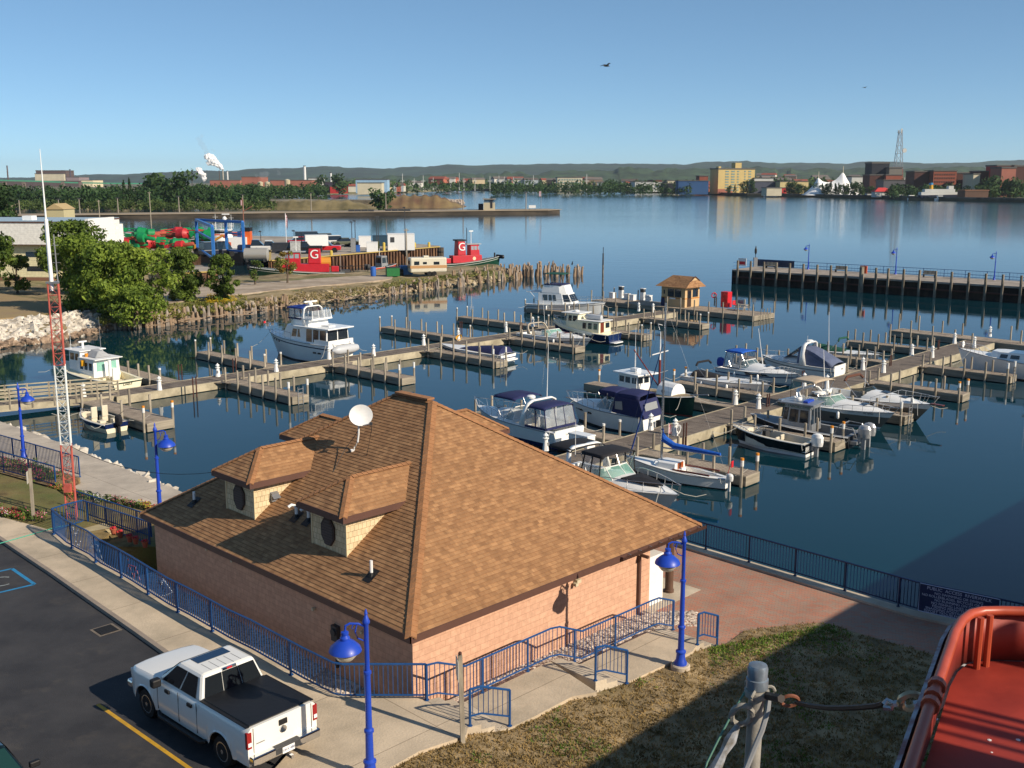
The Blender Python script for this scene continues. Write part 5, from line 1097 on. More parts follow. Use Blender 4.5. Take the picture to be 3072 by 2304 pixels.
# 12 cruiser with black canopy under the eave
b=Boat('cabin_cruiser','white cruiser with black canopy and black foredeck pad, bow past the brown eave','cruiser',(2035,1490),1.1,(1700,1385),140,.36,1.2,.95,L=8.2,rake=.13,full=2.0)
b.hull(White,low=BoatNavy,low_z=.25); b.deck(White,tc=.4,sole=.45); b.foredeck(b.X(.46),b.X(.95),b.B*.37,.38,1.1,zf=1.18); b.wind(b.X(.42),1.1,b.B*.42,1.8,.75,1.0,mat('aqua_glass','#8fc4b4',rough=.08,alpha=.5))
b.canopy(b.X(.32),b.X(.52),b.B*.4,2.4,.15,BlackC,legs=1.1); b.canopy(b.X(.03),b.X(.24),b.B*.42,2.3,.2,BlackC); b.arch(b.X(.26),b.B*.45,1.05,2.4,lean=-.4); b.curtains(b.X(.36),b.X(.5),b.B*.4,1.2,2.35,frame=BlackC,back=False); b.rail(.42,.5,pulpit=.1); b.antenna(b.X(.25),-1.0,2.0,2.0)
m=MB(); z=1.47; m.add([(b.X(.62),-.75,z-.03),(b.X(.62),.75,z-.03),(b.X(.8),.4,z-.06),(b.X(.88),0,z-.08),(b.X(.8),-.4,z-.06),(b.X(.72),0,z+.05)],[(0,5,4),(4,5,3),(3,5,2),(2,5,1),(1,5,0)]); o=m.out('foredeck_pad',BlackC,b.t); sm=o.modifiers.new('t','SOLIDIFY'); sm.thickness=.06; b.seat(b.X(.4),.3,.5,.5,White,.6); b.seat(b.X(.15),0,.5,.7,White,.3)
# 13 black canopied bowrider
b=Boat('runabout','white runabout with black canvas cover and folded black bimini hoop','speedboat',(2311,1162),.95,(2062,1150),138,.3,1.15,.9,rake=.12,full=1.9)
b.hull(White,low=BoatBlack,low_z=.32); b.deck(White,crown=.2); b.foredeck(b.X(.12),b.X(.55),b.B*.42,.5,.86,BlackC,'cockpit_cover',wf=b.B*.36,zf=.95); b.rail(.62,.22); b.reg('MC 7093 RE',.72,size=.18)
m=MB(); 
w_=b.B*.4
o=[(b.X(.2),-w_,1.9),(b.X(.2)-.05,-w_*.7,2.12),(b.X(.2)-.05,w_*.7,2.12),(b.X(.2),w_,1.9)]; m.path(o,.09,6); m.out('folded_bimini',BlackC,b.t,smooth=True); m=MB(); m.tube((b.X(.34),-w_,.9),o[0],.015); m.tube((b.X(.34),w_,.9),o[3],.015); m.out('bimini_frame',Steel,b.t)
# 14 blue topped cuddy
b=Boat('cuddy_cruiser','white cuddy boat with bright blue top and blue wrapped outboard','cruiser',(2396,1124),1.15,(2205,1122),140,.34,1.2,.9,L=7.4,rake=.15,full=1.9)
b.hull(White,low=mat('hull_steel_blue','#7f97ab',rough=.3),low_z=.3,stripe=mat('stripe_blue','#2a4a78'),sh0=.3); b.deck(White,tc=.3,sole=.4); b.foredeck(b.X(.4),b.X(.93),b.B*.4,.5,1.0,zf=1.1); b.wind(b.X(.32),1.1,b.B*.4,1.4,.7,.8)
b.canopy(b.X(.12),b.X(.36),b.B*.36,2.35,.1,mat('bright_blue_canvas','#1258b8'),legs=1.0); b.curtains(b.X(.14),b.X(.34),b.B*.36,1.0,2.3,frame=MGrey,back=False); b.antenna(b.X(.45),.9,1.2,3.0,(-.6,0),r=.03); b.rail(.6,.35); b.hatch(b.X(.62),0,1.52,.5,.4); b.hatch(b.X(.74),0,1.42,.4,.35)
b.outboard(-b.L/2,.0,.9,mat('blue_motor_cover','#1f3f9a',rough=.7),1.1)
for sg in (-1,1): m=MB(); m.add([(b.X(.45),sg*(b.hb(.45)+.02),.72),(b.X(.72),sg*(b.hb(.72)*.98+.02),.82),(b.X(.68),sg*(b.hb(.68)+.02),.95),(b.X(.42),sg*(b.hb(.42)+.02),.95)],[(0,1,2,3)]); m.out('side_window',Glass,b.t)
m=MB(); m.lathe((b.X(.04),.6,1.9),[(.02,-.1),(.1,0),(.02,.1)],8); m.tube((b.X(.04),.6,.9),(b.X(.04),.6,1.9),.02); m.out('stern_light',WPaint,b.t)
# 15 grey covered cruiser
b=Boat('cabin_cruiser','white cruiser whose cockpit is buttoned under a long slate grey cover','cruiser',(2285,1064),1.4,(2490,1119),-50,.4,1.4,1.1,L=7.0,rake=.14,full=2.0)
b.hull(White,stripe=MGrey,sh0=.25); b.deck(White,tc=.3,sole=.5); b.foredeck(b.X(.46),b.X(.95),b.B*.36,.35,1.25,zf=1.38); Slate=mat('slate_canvas','#56607a',rough=.85,var=.12,sc=3,bump=.4)
m=MB(); w_=b.B*.42; rows=[]
for f,z,ww in ((0.02,1.3,1),(.12,1.65,.97),(.26,2.15,.93),(.36,2.4,.9),(.46,2.4,.86)): rows.append([(b.X(f),w_*ww*q,z+(.16*(1-q*q)) - (.25 if abs(q)==1 else 0)) for q in (-1,-.92,-.5,0,.5,.92,1)])
m.grid(rows); o=m.out('cockpit_cover',Slate,b.t,smooth=True); sm=o.modifiers.new('t','SOLIDIFY'); sm.thickness=.03
m=MB()
for sg in (-1,1): m.poly([(b.X(f),sg*w_*ww,z-.24) for f,z,ww in ((0.02,1.3,1),(.12,1.65,.97),(.26,2.15,.93),(.36,2.4,.9),(.46,2.4,.86))]+[(b.X(.46),sg*w_,1.25),(b.X(.02),sg*w_,1.08)])
m.out('cover_side',Slate,b.t)
m=MB(); m.grid([[(b.X(.46),w_*.86*q,2.5+.12*(1-q*q)) for q in (-1,-.5,0,.5,1)],[(b.X(.66),w_*.7*q,1.45) for q in (-1,-.5,0,.5,1)]]); m.out('windscreen_curtain',mat('smoked_vinyl','#39465a',rough=.15),b.t,smooth=True)
b.arch(b.X(.4),b.B*.46,1.15,2.85,lean=-.1,wide=.35); b.radome(b.X(.39),0,2.9,.3); b.antenna(b.X(.2),-.9,1.4,4.0,(.2,0),r=.025); b.antenna(b.X(.38),.6,2.8,.7); b.rail(.55,.45); b.platform(.7,.35); m=MB(); m.box(-b.L/2-.03,-b.L/2+.06,-b.B*.42,b.B*.42,.4,1.3); m.out('transom',White,b.t); text('Salty',.22,facing((-b.L/2-.05,-.3,.95),-1,0),MGrey,b.t)
# 16 green covered runabout
b=Boat('runabout','white runabout with dark green cover and folded green bimini hoop','speedboat',(2641,1066),.85,(2450,1050),140,.32,.88,.7,rake=.12)
GreenC=mat('green_canvas2','#0f4a38',rough=.8,var=.12)
b.hull(White,boot=White); b.deck(White,crown=.16); b.foredeck(b.X(-.02),b.X(.58),b.B*.44,.42,.74,GreenC,'mooring_cover',wf=b.B*.38,zf=.8); b.rail(.7,.18); w_=b.B*.38
m=MB(); o=[(b.X(.42),-w_,1.75),(b.X(.42)-.05,-w_*.7,1.98),(b.X(.42)-.05,w_*.7,1.98),(b.X(.42),w_,1.75)]; m.path(o,.09,6); m.out('folded_bimini',GreenC,b.t,smooth=True); m=MB(); m.tube((b.X(.3),-w_,.9),o[0],.03); m.tube((b.X(.3),w_,.9),o[3],.03); m.out('bimini_frame',Steel,b.t)
# 17 black fishing boat
b=Boat('fishing_boat','open black fishing boat with white outboard in the near slip of the right dock','boat',(2199,1286),.8,(2375,1356),-48,.36,1.05,.8,L=5.3,rake=.12,full=2.0)
b.hull(BoatBlack,low=White,low_z=.18,boot=White); b.deck(DeckC,tc=.78,sole=.2,side=.13,solem=mat('brown_carpet','#5a5148',rough=.9)); b.rail(.72,.15,pulpit=0)
m=MB(); m.cbox((b.X(.62),-.45,.65),.3,.5,.6); m.out('console',DGrey,b.t); m=MB(); m.cbox((b.X(.62),.45,.65),.3,.5,.6); m.out('console',DGrey,b.t); b.wind(b.X(.56),.85,b.B*.4,.9,.38,.4,frame=Steel); b.seat(b.X(.44),-.4,.25,.42,Upho,.35); b.seat(b.X(.42),.4,.25,.42,Upho,.35); b.seat(b.X(.8),.0,.3,.35,Upho,.1)
b.outboard(-b.L/2-.05,0,.7,White,1.15); m=MB(); m.box(-b.L/2,-b.L/2+.45,-b.B*.4,b.B*.4,.3,.62); m.out('motor_well',White,b.t); m=MB(); m.tube((b.X(.5),.7,.7),(b.X(.5)+.1,.75,2.0),.012); m.out('rod',BlackP,b.t)
# 18 patrol boat
b=Boat('patrol_boat','black and silver patrol boat with aluminium cabin lettered LAW ENFORCEMENT and twin outboards','patrol boat',(2252,1246),1.0,(2500,1306),-52,.36,1.15,.75,L=6.9,rake=.1,full=2.2)
Alu=mat('brushed_aluminium','#9a9da0',rough=.35,metal=.5,var=.08)
b.hull(mat('grey_collar','#24272b',rough=.6),boot=BootD); b.deck(MGrey,tc=.4,sole=.3,side=.25,solem=DGrey)
c=b.cabin('cabin',b.X(.36),b.X(.66),.9,.8,.6,2.3,.08,.3,.12,Alu); b.panes(c[0],c[1],0,[(.1,.48),(.56,.96)],(.35,.82)); b.panes(c[0],c[1],4,[(.04,.44),(.52,.9)],(.35,.82)); b.panes(c[0],c[1],5,[(.1,.32),(.4,.62),(.68,.9)],(.3,.85)); b.panes(c[0],c[1],2,[(.05,.48),(.52,.95)],(.4,.85)); b.panes(c[0],c[1],1,[(.1,.9)],(.4,.85)); b.panes(c[0],c[1],3,[(.1,.9)],(.4,.85))
m=MB(); m.box(b.X(.34),b.X(.66),-.9,.9,2.31,2.38); m.out('roof',Alu,b.t); b.radome(b.X(.52),.2,2.45,.2); m=MB(); m.cbox((b.X(.44),0,2.45),.3,1.0,.12); m.out('light_bar',Blue,b.t); m=MB(); m.tube((b.X(.6),-.7,2.4),(b.X(.6),-.3,2.55),.05); m.out('horn',WPaint,b.t)
GreenL=mat('letter_green','#1e5a48')
for sg in (-1,1): text('LAW ENFORCEMENT',.25,facing((b.X(.5),sg*.88,2.16),0,sg,.12),GreenL,b.t)
m=MB()
for sg in (-1,1): m.path([(b.X(.14),sg*.8,.8),(b.X(.1),sg*.8,1.35),(b.X(-.02),sg*.8,1.3),(-b.L/2-.4,sg*.7,.7)],.035,6)
m.path([(b.X(.1),-.8,1.35),(b.X(.1),.8,1.35)],.035); m.out('tow_rail',Alu,b.t); b.outboard(-b.L/2-.45,-.38,.8,mat('silver_cowl','#a9abac',rough=.3,metal=.3),1.2); b.outboard(-b.L/2-.45,.42,.8,MATS['silver_cowl'],1.2)
m=MB(); m.box(-b.L/2-.45,-b.L/2,-.85,.85,.3,.5); m.out('motor_bracket',Alu,b.t)
# 19 tan bimini cruiser
b=Boat('cabin_cruiser','white over grey cruiser with a tan bimini and radar arch beside the patrol boat','cruiser',(2684,1243),1.15,(2420,1210),140,.34,1.25,1.0,L=8.2,rake=.15,full=1.9)
b.hull(White,low=BoatGrey,low_z=.85,boot=White); b.deck(White,tc=.36,sole=.45); b.foredeck(b.X(.44),b.X(.95),b.B*.38,.42,1.1,zf=1.22); b.wind(b.X(.38),1.15,b.B*.41,1.9,.65,1.0,mat('green_glass','#7fa898',rough=.06,alpha=.55))
TanC=mat('tan_canvas','#b7a68f',rough=.85,var=.08); b.canopy(b.X(.12),b.X(.36),b.B*.4,2.55,.14,TanC,legs=1.1); b.arch(b.X(.28),b.B*.46,1.05,1.9,lean=-.8); b.radome(b.X(.36),-.7,1.75,.35,'dish_cover'); b.antenna(b.X(.3),.6,2.4,2.2,(-.2,0),r=.03); b.antenna(b.X(.1),-.9,1.2,1.8,m=BlackP); b.rail(.55,.35); b.reg('MC 58 RC',.83,size=.15,zf=.9)
for t in (.55,.68):
    for sg in (-1,1): p=b.pt(t,.55); m=MB(); m.cbox((p[0],sg*(p[1]+.01),p[2]),.3,.05,.13); m.out('porthole',Glass,b.t)
b.hatch(b.X(.74),0,1.52); b.seat(b.X(.38),.4,.5,.5,White,.5)
# 20 brown bimini cruiser
b=Boat('cabin_cruiser','white cruiser with folded brown bimini hoop and dark windscreen behind the grey hulled one','cruiser',(2799,1215),1.3,(2560,1172),140,.33,1.35,1.05,L=8.6,rake=.16,full=1.8)
b.hull(White,low=BoatGrey,low_z=.95,stripe=None); b.deck(White,tc=.4,sole=.5); b.foredeck(b.X(.44),b.X(.96),b.B*.4,.5,1.15,zf=1.3,m=White); b.wind(b.X(.36),1.2,b.B*.41,1.8,.65,.9,mat('dark_screen','#25302f',rough=.06,alpha=.85),frame=DGrey)
w_=b.B*.4; BrC=mat('brown_canvas','#5d3a2c',rough=.85); m=MB(); o=[(b.X(.3),-w_,2.2),(b.X(.3)-.05,-w_*.7,2.45),(b.X(.3)-.05,w_*.7,2.45),(b.X(.3),w_,2.2)]; m.path(o,.1,6); m.out('folded_bimini',BrC,b.t,smooth=True); m=MB(); m.tube((b.X(.42),-w_,1.2),o[0],.03); m.tube((b.X(.42),w_,1.2),o[3],.03); m.out('bimini_frame',Steel,b.t)
for x,z in ((.6,1.62),(.76,1.48)): b.hatch(b.X(x),0,z+.05,.55,.5,tilt=.12)
for sg in (-1,1): m=MB(); m.add([(b.X(.4),sg*(b.hb(.4)+.02),.98),(b.X(.62),sg*(b.hb(.62)+.02),1.0),(b.X(.58),sg*(b.hb(.58)+.0),1.14),(b.X(.44),sg*(b.hb(.44)+.0),1.14)],[(0,1,2,3)]); m.out('side_window',Glass,b.t)
b.rail(.55,.55,pulpit=.4); m=MB(); m.cbox((b.L/2+.3,0,b.fb+.02),.9,.3,.06); m.out('bow_pulpit',Teak,b.t); b.antenna(b.X(.34),.9,1.3,2.4,r=.02)
# 21 classic yacht at the right edge
b=Boat('classic_yacht','long white classic motor yacht cut by the right edge of the view','yacht',(2875,1047),1.9,(3100,1130),-50,.27,2.0,1.2,L=11.5,rake=.07,full=2.2)
b.hull(White,boot=mat('boot_brown','#4a2e26')); b.deck(White,tc=.1,crown=.1); c=b.cabin('forward_cabin',b.X(.5),b.X(.78),1.1,.7,1.45,2.15,.0,.4,.12,White); b.panes(c[0],c[1],0,[(.1,.35),(.45,.75)],(.3,.75),mat('curtained_glass','#6f6a60',rough=.2)); b.panes(c[0],c[1],4,[(.1,.35),(.45,.75)],(.3,.75))
c=b.cabin('deckhouse',b.X(.12),b.X(.54),1.25,.95,1.4,2.9,.0,.8,.15,White); 
for i in (0,4): b.panes(c[0],c[1],i,[(.06,.3),(.36,.62),(.68,.95)],(.45,.85))
b.panes(c[0],c[1],2,[(.04,.48),(.52,.96)],(.35,.9)); b.panes(c[0],c[1],1,[(.15,.9)],(.35,.9)); m=MB(); m.box(b.X(.08),b.X(.5),-1.25,1.25,2.91,3.0); m.out('roof',White,b.t,bevel=.03); m=MB(); m.box(b.X(.2),b.X(.4),-1.0,1.0,3.0,3.45); m.out('fly_bridge',White,b.t,bevel=.05); b.antenna(b.X(.48),1.0,2.3,3.4,r=.025); b.rail(.8,.5,pulpit=.1); m=MB(); m.lathe((b.L/2-.4,0,2.35),[(.05,-.1),(.28,0),(.28,.05),(.05,.15)],10,'X'); m.out('search_light',White,b.t)
for b in BOATS:
    for t_,dx,dy in ((.9,.9,1.5),(.04,-.7,1.2)):
        for sg in (-1,1):
            x,y,z=b.pt(t_,1); y=max(y,.15); p0=Vector((x,sg*y,z+.05)); p1=Vector((x+dx,sg*(y+dy),.85)); m=MB(); m.path([p0,lerp(p0,p1,.35)-Vector((0,0,.18)),lerp(p0,p1,.7)-Vector((0,0,.2)),p1],.016,4); m.out('mooring_line',RopeW,b.t)
    for t_ in (.3,.6):
        x,y,z=b.pt(t_,1); fender(b,x,-(y+.1),z-.62)
# ropes and small things on docks
m=MB(); p=W(1648,1342,DZ); t=thing('dock_box','white fibreglass dock box at the stern of the cruiser by the brown roof','storage box',W(1745,1338,DZ),math.radians(-45)); m.box(-.75,.75,-.35,.35,0,.65); m.out('chest',White,t,bevel=.03); m=MB(); m.box(-.78,.78,-.38,.38,.66,.76); m.out('lid',White,t,bevel=.03)
t=thing('dock_flag','small red and white flag on a stick planted beside the hose pedestal','flag',W(2005,1312,DZ)); m=MB(); m.tube((0,0,0),(0,0,.9),.012); m.out('pole',WPaint,t); m=MB(); m.grid([[(0,0,.9),(0,0,.2)],[(.1,.03,.8),(.1,.03,.25)],[(.2,-.02,.7),(.2,-.02,.15)]]); m.out('banner',mat('flag_red','#b8323a',rough=.8,col2='#d8d0d0',var=.1,sc=6),t)
# ---------------- old piles ----------------
PileM=mat('old_pile','#7d7266',rough=.95,col2='#a2968a',var=.25,sc=3,stretch=(1,1,.3),bump=.6); PileL=mat('old_pile_pale','#a08468',rough=.95,col2='#8a7a68',var=.25,sc=3,bump=.5)
protos=[]
for k in range(5):
    r=random.Random(k); m=MB(); n=7; rg=[]
    for z,w_ in ((-.6,.2),(.25,.19),(.7,.16),(1.0,.12+.05*r.random())): rg.append([(w_*(1+.18*r.uniform(-1,1))*math.cos(a*2*math.pi/n)+.03*z*r.uniform(-1,1),w_*(1+.18*r.uniform(-1,1))*math.sin(a*2*math.pi/n),z+(.12*r.uniform(-1,1) if z==1 else 0)) for a in range(n)])
    for a,b in zip(rg[:-1],rg[1:]): m.add(a+b,[(i,(i+1)%n,(i+1)%n+n,i+n) for i in range(n)])
    m.add(rg[-1],[tuple(range(n))]); protos.append(m.out('old_pile',PileM if k%2 else PileL))
used=set()
def oldpile(p,h,w_,label,group):
    k=random.randrange(5); o=protos[k]
    if k in used: o=protos[k].copy(); COL.objects.link(o)
    used.add(k); o.location=(p.x,p.y,p.z); o.scale=(w_,w_,h); o.rotation_euler=(random.uniform(-.12,.12),random.uniform(-.12,.12),random.random()*6); tag(o,label,'old pile',group)
random.seed(21)
for i in range(88):
    x=345+520*(i+random.random()*.7)/88; p=W(x,interp(SH,x)+4+random.uniform(-3,2),0); oldpile(p,random.uniform(1.0,1.8),random.uniform(.85,1.5),'one of the weathered stub piles in the row along the left shore','old stub piles along the left shore')
for i in range(24):
    x=880+310*random.random(); p=W(x,interp(SH,x)-random.uniform(0,14),.3); oldpile(p,random.uniform(.4,1.0),random.uniform(.7,1.3),'one of the rotten pile stumps on the sandy shore below the trailer','rotten stumps on the sandy shore')
for i in range(165):
    x=1200+545*random.random()**.75; f=(x-1200)/545; yl=interp(SH,min(x,1540))-(x-1540)*.02 if x>1540 else interp(SH,x); p=W(x,yl-random.uniform(0,8+14*(1-abs(2*f-1)))+ (4 if x<1560 else -4),0); oldpile(p,random.uniform(1.1,2.1)*(1. if f>.2 else .8),random.uniform(.8,1.45),'one of the crowded old piles standing at the tip of the spit','crowded old piles at the tip of the spit')
# ---------------- trees near the yard ----------------
def tree(name,label,base,h,rad,nb,per,size,m_,seed,cat='tree',trunk=.18,group=None,low=.15,squash=1.,shape='round'):
    r=np.random.default_rng(seed); t=thing(name,label,cat,base,0,group); bl=[]
    for i in range(nb):
        u=r.random(); z=h*(low+(1-low)*u); 
        if shape=='cone': rr=rad*(1-u)**.8+.15*rad
        else: rr=rad*math.sqrt(max(.05,1-(2*(z/h-low)/(1-low)-1)**2*.85))
        a=r.random()*6.28; d=rr*math.sqrt(r.random())*.95; s_=rad*(.2+.2*r.random()); bl.append((d*math.cos(a),d*math.sin(a)*squash,min(z,h-s_*.6),s_,s_,s_*.8))
    V=leafcloud(bl,per,size,seed=seed); cloud_obj('crown',V,m_,t)
    m=MB(); m.path([(0,0,-.3),(.05*rad,0,h*.3),(0,.04*rad,h*.75)],[trunk,trunk*.7,trunk*.25],7)
    for b in bl[:7]: m.tube((0,0,h*.3),(b[0]*.8,b[1]*.8,b[2]),trunk*.35,.03,n=5)
    m.out('trunk',Bark,t); return t
BG=leafmat('bush_green','#41591c','#84983a',sc=.5); BG2=leafmat('bush_yellow_green','#4c6420','#8c9d3c',sc=.5); BG3=leafmat('bush_deep','#33491c','#6b7f30',sc=.5)
def tb(px,py,z=1.2): return W(px,py,z)
tree('broadleaf_tree','large bright green tree left of the mast, biggest of the shore clump',tb(262,935),8.8,4.1,52,230,.2,BG,1,low=.05)
tree('broadleaf_tree','tall dark green tree at the back of the shore clump beside the white building',tb(228,885),9.6,4.0,44,220,.22,BG3,2)
tree('broadleaf_tree','rounded green tree in the middle of the shore clump',tb(350,945),8.0,3.9,50,230,.2,BG,3,low=.03)
tree('broadleaf_tree','yellow green tree at the right side of the shore clump',tb(432,938),7.2,3.9,46,230,.19,BG2,4,low=.03)
tree('broadleaf_tree','low spreading bush in front of the shore clump',tb(400,962),3.6,3.2,26,180,.17,BG,5,low=.05)
tree('broadleaf_tree','separate upright green tree between the clump and the travel lift',tb(552,905),6.6,2.3,46,200,.17,BG3,6,low=.05)
tree('broadleaf_tree','slim green tree beside the gravel road under the blue gantry',tb(672,905),5.8,2.0,36,170,.16,BG3,7,low=.05)
tree('sapling','small sapling with reddening leaves in front of the left red tug',tb(862,850,1.3),4.6,1.9,16,90,.15,leafmat('autumn_leaves','#7a5a26','#7d8a3c',sc=.6),8,low=.35)
tree('sapling','thin sparse sapling left of the reddening one',tb(765,855,1.3),3.4,1.4,9,50,.14,BG3,9,low=.3)
tree('broadleaf_tree','big green tree cut by the left edge beside the white building',tb(-35,900),11,3.4,40,200,.24,BG3,10)
tree('broadleaf_tree','small leafy tree standing against the cream wall at the left',tb(52,880),5.0,2.2,18,150,.18,BG3,11)
tree('broadleaf_tree','dark tree far behind the white building at the left edge',W(-20,690,2),13,8,30,160,.5,FolD,12)
def scrub(name,label,fn,n,per,size,m_,seed,hs=(.3,.7)):
    r=np.random.default_rng(seed); bl=[]
    for i in range(n): p=fn(r); h=hs[0]+(hs[1]-hs[0])*r.random(); bl.append((p.x,p.y,p.z+h*.4,h*1.1,h*1.1,h*.7))
    tag(cloud_obj(name,leafcloud(bl,per,size,seed=seed),m_),label,'undergrowth',kind='stuff')
scrub('undergrowth','tall green weeds on the bank below the shore trees',lambda r: W(250+500*r.random(),(lambda x:x)(0)+0,0) if False else (lambda x:(W(x,interp(SH,x)-17-r.random()*33,.9)))(300+430*r.random()),330,38,.13,leafmat('weeds','#596426','#8f8a48',sc=.4),31)
scrub('undergrowth','low grass on the strip before the white trailer',lambda r:(lambda x:W(x,interp(SH,x)-22-r.random()*14,1.2))(1150+330*r.random()),200,26,.1,leafmat('weeds2','#5f6a2c','#98925a',sc=.4),32,(.15,.4))
scrub('goldenrod','yellow goldenrod patch on the bank beside the slim tree',lambda r:W(620+85*r.random(),888+20*r.random(),1.3),60,30,.08,leafmat('goldenrod_bloom','#a08a1c','#c9ac2a',sc=1),33,(.25,.5))
scrub('undergrowth','dry tan grass along the long shore',lambda r:(lambda x:W(x,interp(SH,x)-10-r.random()*30,1.))(700+520*r.random()),260,22,.11,leafmat('drygrass','#7d7044','#a1926a',sc=.4),34,(.12,.3))
m=MB()
r=random.Random(8)
for i in range(60):
    x=360+880*r.random(); p=W(x,interp(SH,x)-r.uniform(0,16),.5); a=r.uniform(-.5,.5)-.0; L_=r.uniform(.8,2.6); d=Vector((math.cos(a+.75),math.sin(a+.75),r.uniform(-.05,.15))); m.tube(p,p+d*L_,.07,.05,n=5)
tag(m.out('driftwood',PileL),'scattered driftwood planks and logs along the old pile row','driftwood',kind='stuff')
# ---------------- white building at the left ----------------
def rbox(name,label,cat,pl,pr,zb,depth,h,m_,trim=None,parent=None):
    """box whose front-bottom edge runs between two world points"""
    d=(pr-pl); d.z=0; Ln=d.length; d.normalize(); a=math.atan2(d.y,d.x); t=thing(name,label,cat,(pl.x,pl.y,zb),a); m=MB(); m.box(0,Ln,0,depth,0,h); m.out('wall',m_,t); return t,Ln
CreamW=brickuv('cream_metal_siding','#d8cfa8','#dcd4ae','#b8ae88',40,.3,.01,bump=.1,off=0); WhiteS=brickuv('white_metal_siding',(.78,.76,.70),(.79,.77,.71),(.66,.64,.6),40,.3,.012,bump=.1,off=0)
pl=W(-330,838,1.25); pr=W(165,842,1.25); d=(pr-pl).normalized(); a=math.atan2(d.y,d.x); Ln=(pr-pl).length
wb=thing('warehouse','long white metal warehouse with cream lower wall at the left edge','warehouse',pl,a)
hz=pz(pr,668)-1.25; hm=pz(pr,735)-1.25
m=MB(); m.box(0,Ln,0,16,.5,hm); uvp(m.out('lower_wall',CreamW,wb)); m=MB(); m.box(0,Ln-.3,0,16,0,.5); m.out('plinth',mat('brick_plinth','#7d5a48',rough=.9),wb)
m=MB(); m.box(-.2,Ln+3.2,-1.0,16,hm+.12,hz); uvp(m.out('upper_wall',WhiteS,wb)); m=MB(); m.box(-.2,Ln+3.25,-1.05,16,hm,hm+.12); m.out('trim_band',Fascia,wb); m=MB(); m.box(-.3,Ln+3.3,-1.1,16.1,hz,hz+.2); m.out('roof_edge',Fascia,wb)
m=MB(); m.box(-.2,Ln+3.2,-1,16,hz+.2,hz+.25); m.out('roof',mat('pale_blue_roof','#9fb4c0',rough=.5),wb)
for z in (hm-1.8,1.4):
    m=MB(); m.box(Ln-4.2,Ln-1.1,-.04,-.002,z,z+.75); m.out('window',Glass,wb)
    m=MB(); m.box(Ln-12.2,Ln-10.1,-.04,-.002,z,z+.75); m.out('window',Glass,wb)
m=MB(); m.box(Ln-6,Ln-4.5,3,4.5,hz+.25,hz+.9); m.out('roof_vent',WPaint,wb)
m=MB(); m.box(Ln+3.2,Ln+5.6,2,12,.2,hz-.6); uvp(m.out('annex',WhiteS,wb)); m=MB(); m.box(Ln+5.6,Ln+6.1,-.5,8,.2,hz+.6); m.out('parapet',WPaint,wb)
t,_=rbox('shed','small cream gabled shed behind the warehouse roof','shed',W(75,700,1.3)+Vector((0,15,0)),W(130,700,1.3)+Vector((0,15,0)),1.3,8,6.3,CreamW)
m=MB(); m.frus([(-.3,-.3,6.3),(_+.3,-.3,6.3),(_+.3,8.3,6.3),(-.3,8.3,6.3)],[(_/2-.02,-.3,8),(_/2+.02,-.3,8),(_/2+.02,8.3,8),(_/2-.02,8.3,8)]); m.out('roof',mat('tan_roof','#b09a70',rough=.8),t)
# ---------------- working quay ----------------
Sheet=mat('rusty_sheet_pile','#4a2f24',rough=.85,col2='#6e5138',var=.3,sc=1.2,stretch=(1,1,.25)); QD=mat('quay_concrete','#8f867a',rough=.9,col2='#a79d8f',var=.1,sc=.15,bump=.2)
ZQ=2.6
def quay(name,label,pts,faces):
    t=thing(name,label,'quay',W(*pts[0],ZQ)); o=t.location; P=[W(x,y,ZQ) for x,y in pts]; m=MB(); m.prism([((p-o).x,(p-o).y) for p in P],-ZQ-1,-.08); m.out('core',Sheet,t)
    m=MB(); m.prism([((p-o).x,(p-o).y) for p in P],-.08,0); m.out('deck',QD,t)
    for i in faces:
        a=P[i]-o; b=P[(i+1)%len(P)]-o; d=(b-a); Ln=d.length; d.normalize(); n_=Vector((d.y,-d.x,0)); n_=n_ if n_.y<0 else -n_; m=MB()
        k=int(Ln/.9)
        for j in range(k):
            c=a+d*(j+.5)*Ln/k; m.cbox((c.x+n_.x*.18,c.y+n_.y*.18,-1.6),.45,.36,2.9,math.atan2(d.y,d.x))
        m.out('sheet_piling',Sheet,t); m=MB(); m.cbox(((a+b)/2+n_*.1+Vector((0,0,.08))),Ln,.35,.16,math.atan2(d.y,d.x)); m.out('yellow_kerb',mat('quay_yellow','#b39a55',rough=.8),t)
    return t
quay('quay','working quay of the buoy yard with rusty sheet piling and a yellow kerb',[(1318,741),(937,773),(812,783),(812,741),(600,735),(600,760),(430,758),(300,748),(300,703),(430,703),(700,706),(960,712),(1200,727),(1318,737)],[0,1,2])
quay('quay','low quay block with rusty sheet piling beside the gravel road',[(652,815),(598,818),(480,826),(470,800),(600,795),(640,800)],[0,1])
t=thing('mooring_dolphin','cluster of tied dark piles at the outer corner of the quay','dolphin',W(1322,800,0)); m=MB(); [m.tube((.5*math.cos(k*1.05),.5*math.sin(k*1.05),-.5),(.3*math.cos(k*1.05),.3*math.sin(k*1.05),3.6),.28,n=7) for k in range(6)]; m.out('piles',mat('dark_pile','#4d4438',rough=.9,var=.2),t); m=MB(); m.lathe((0,0,0),[(.65,2.7),(.68,2.8),(.65,3.0)],10); m.out('cable_wrap',BlackP,t)
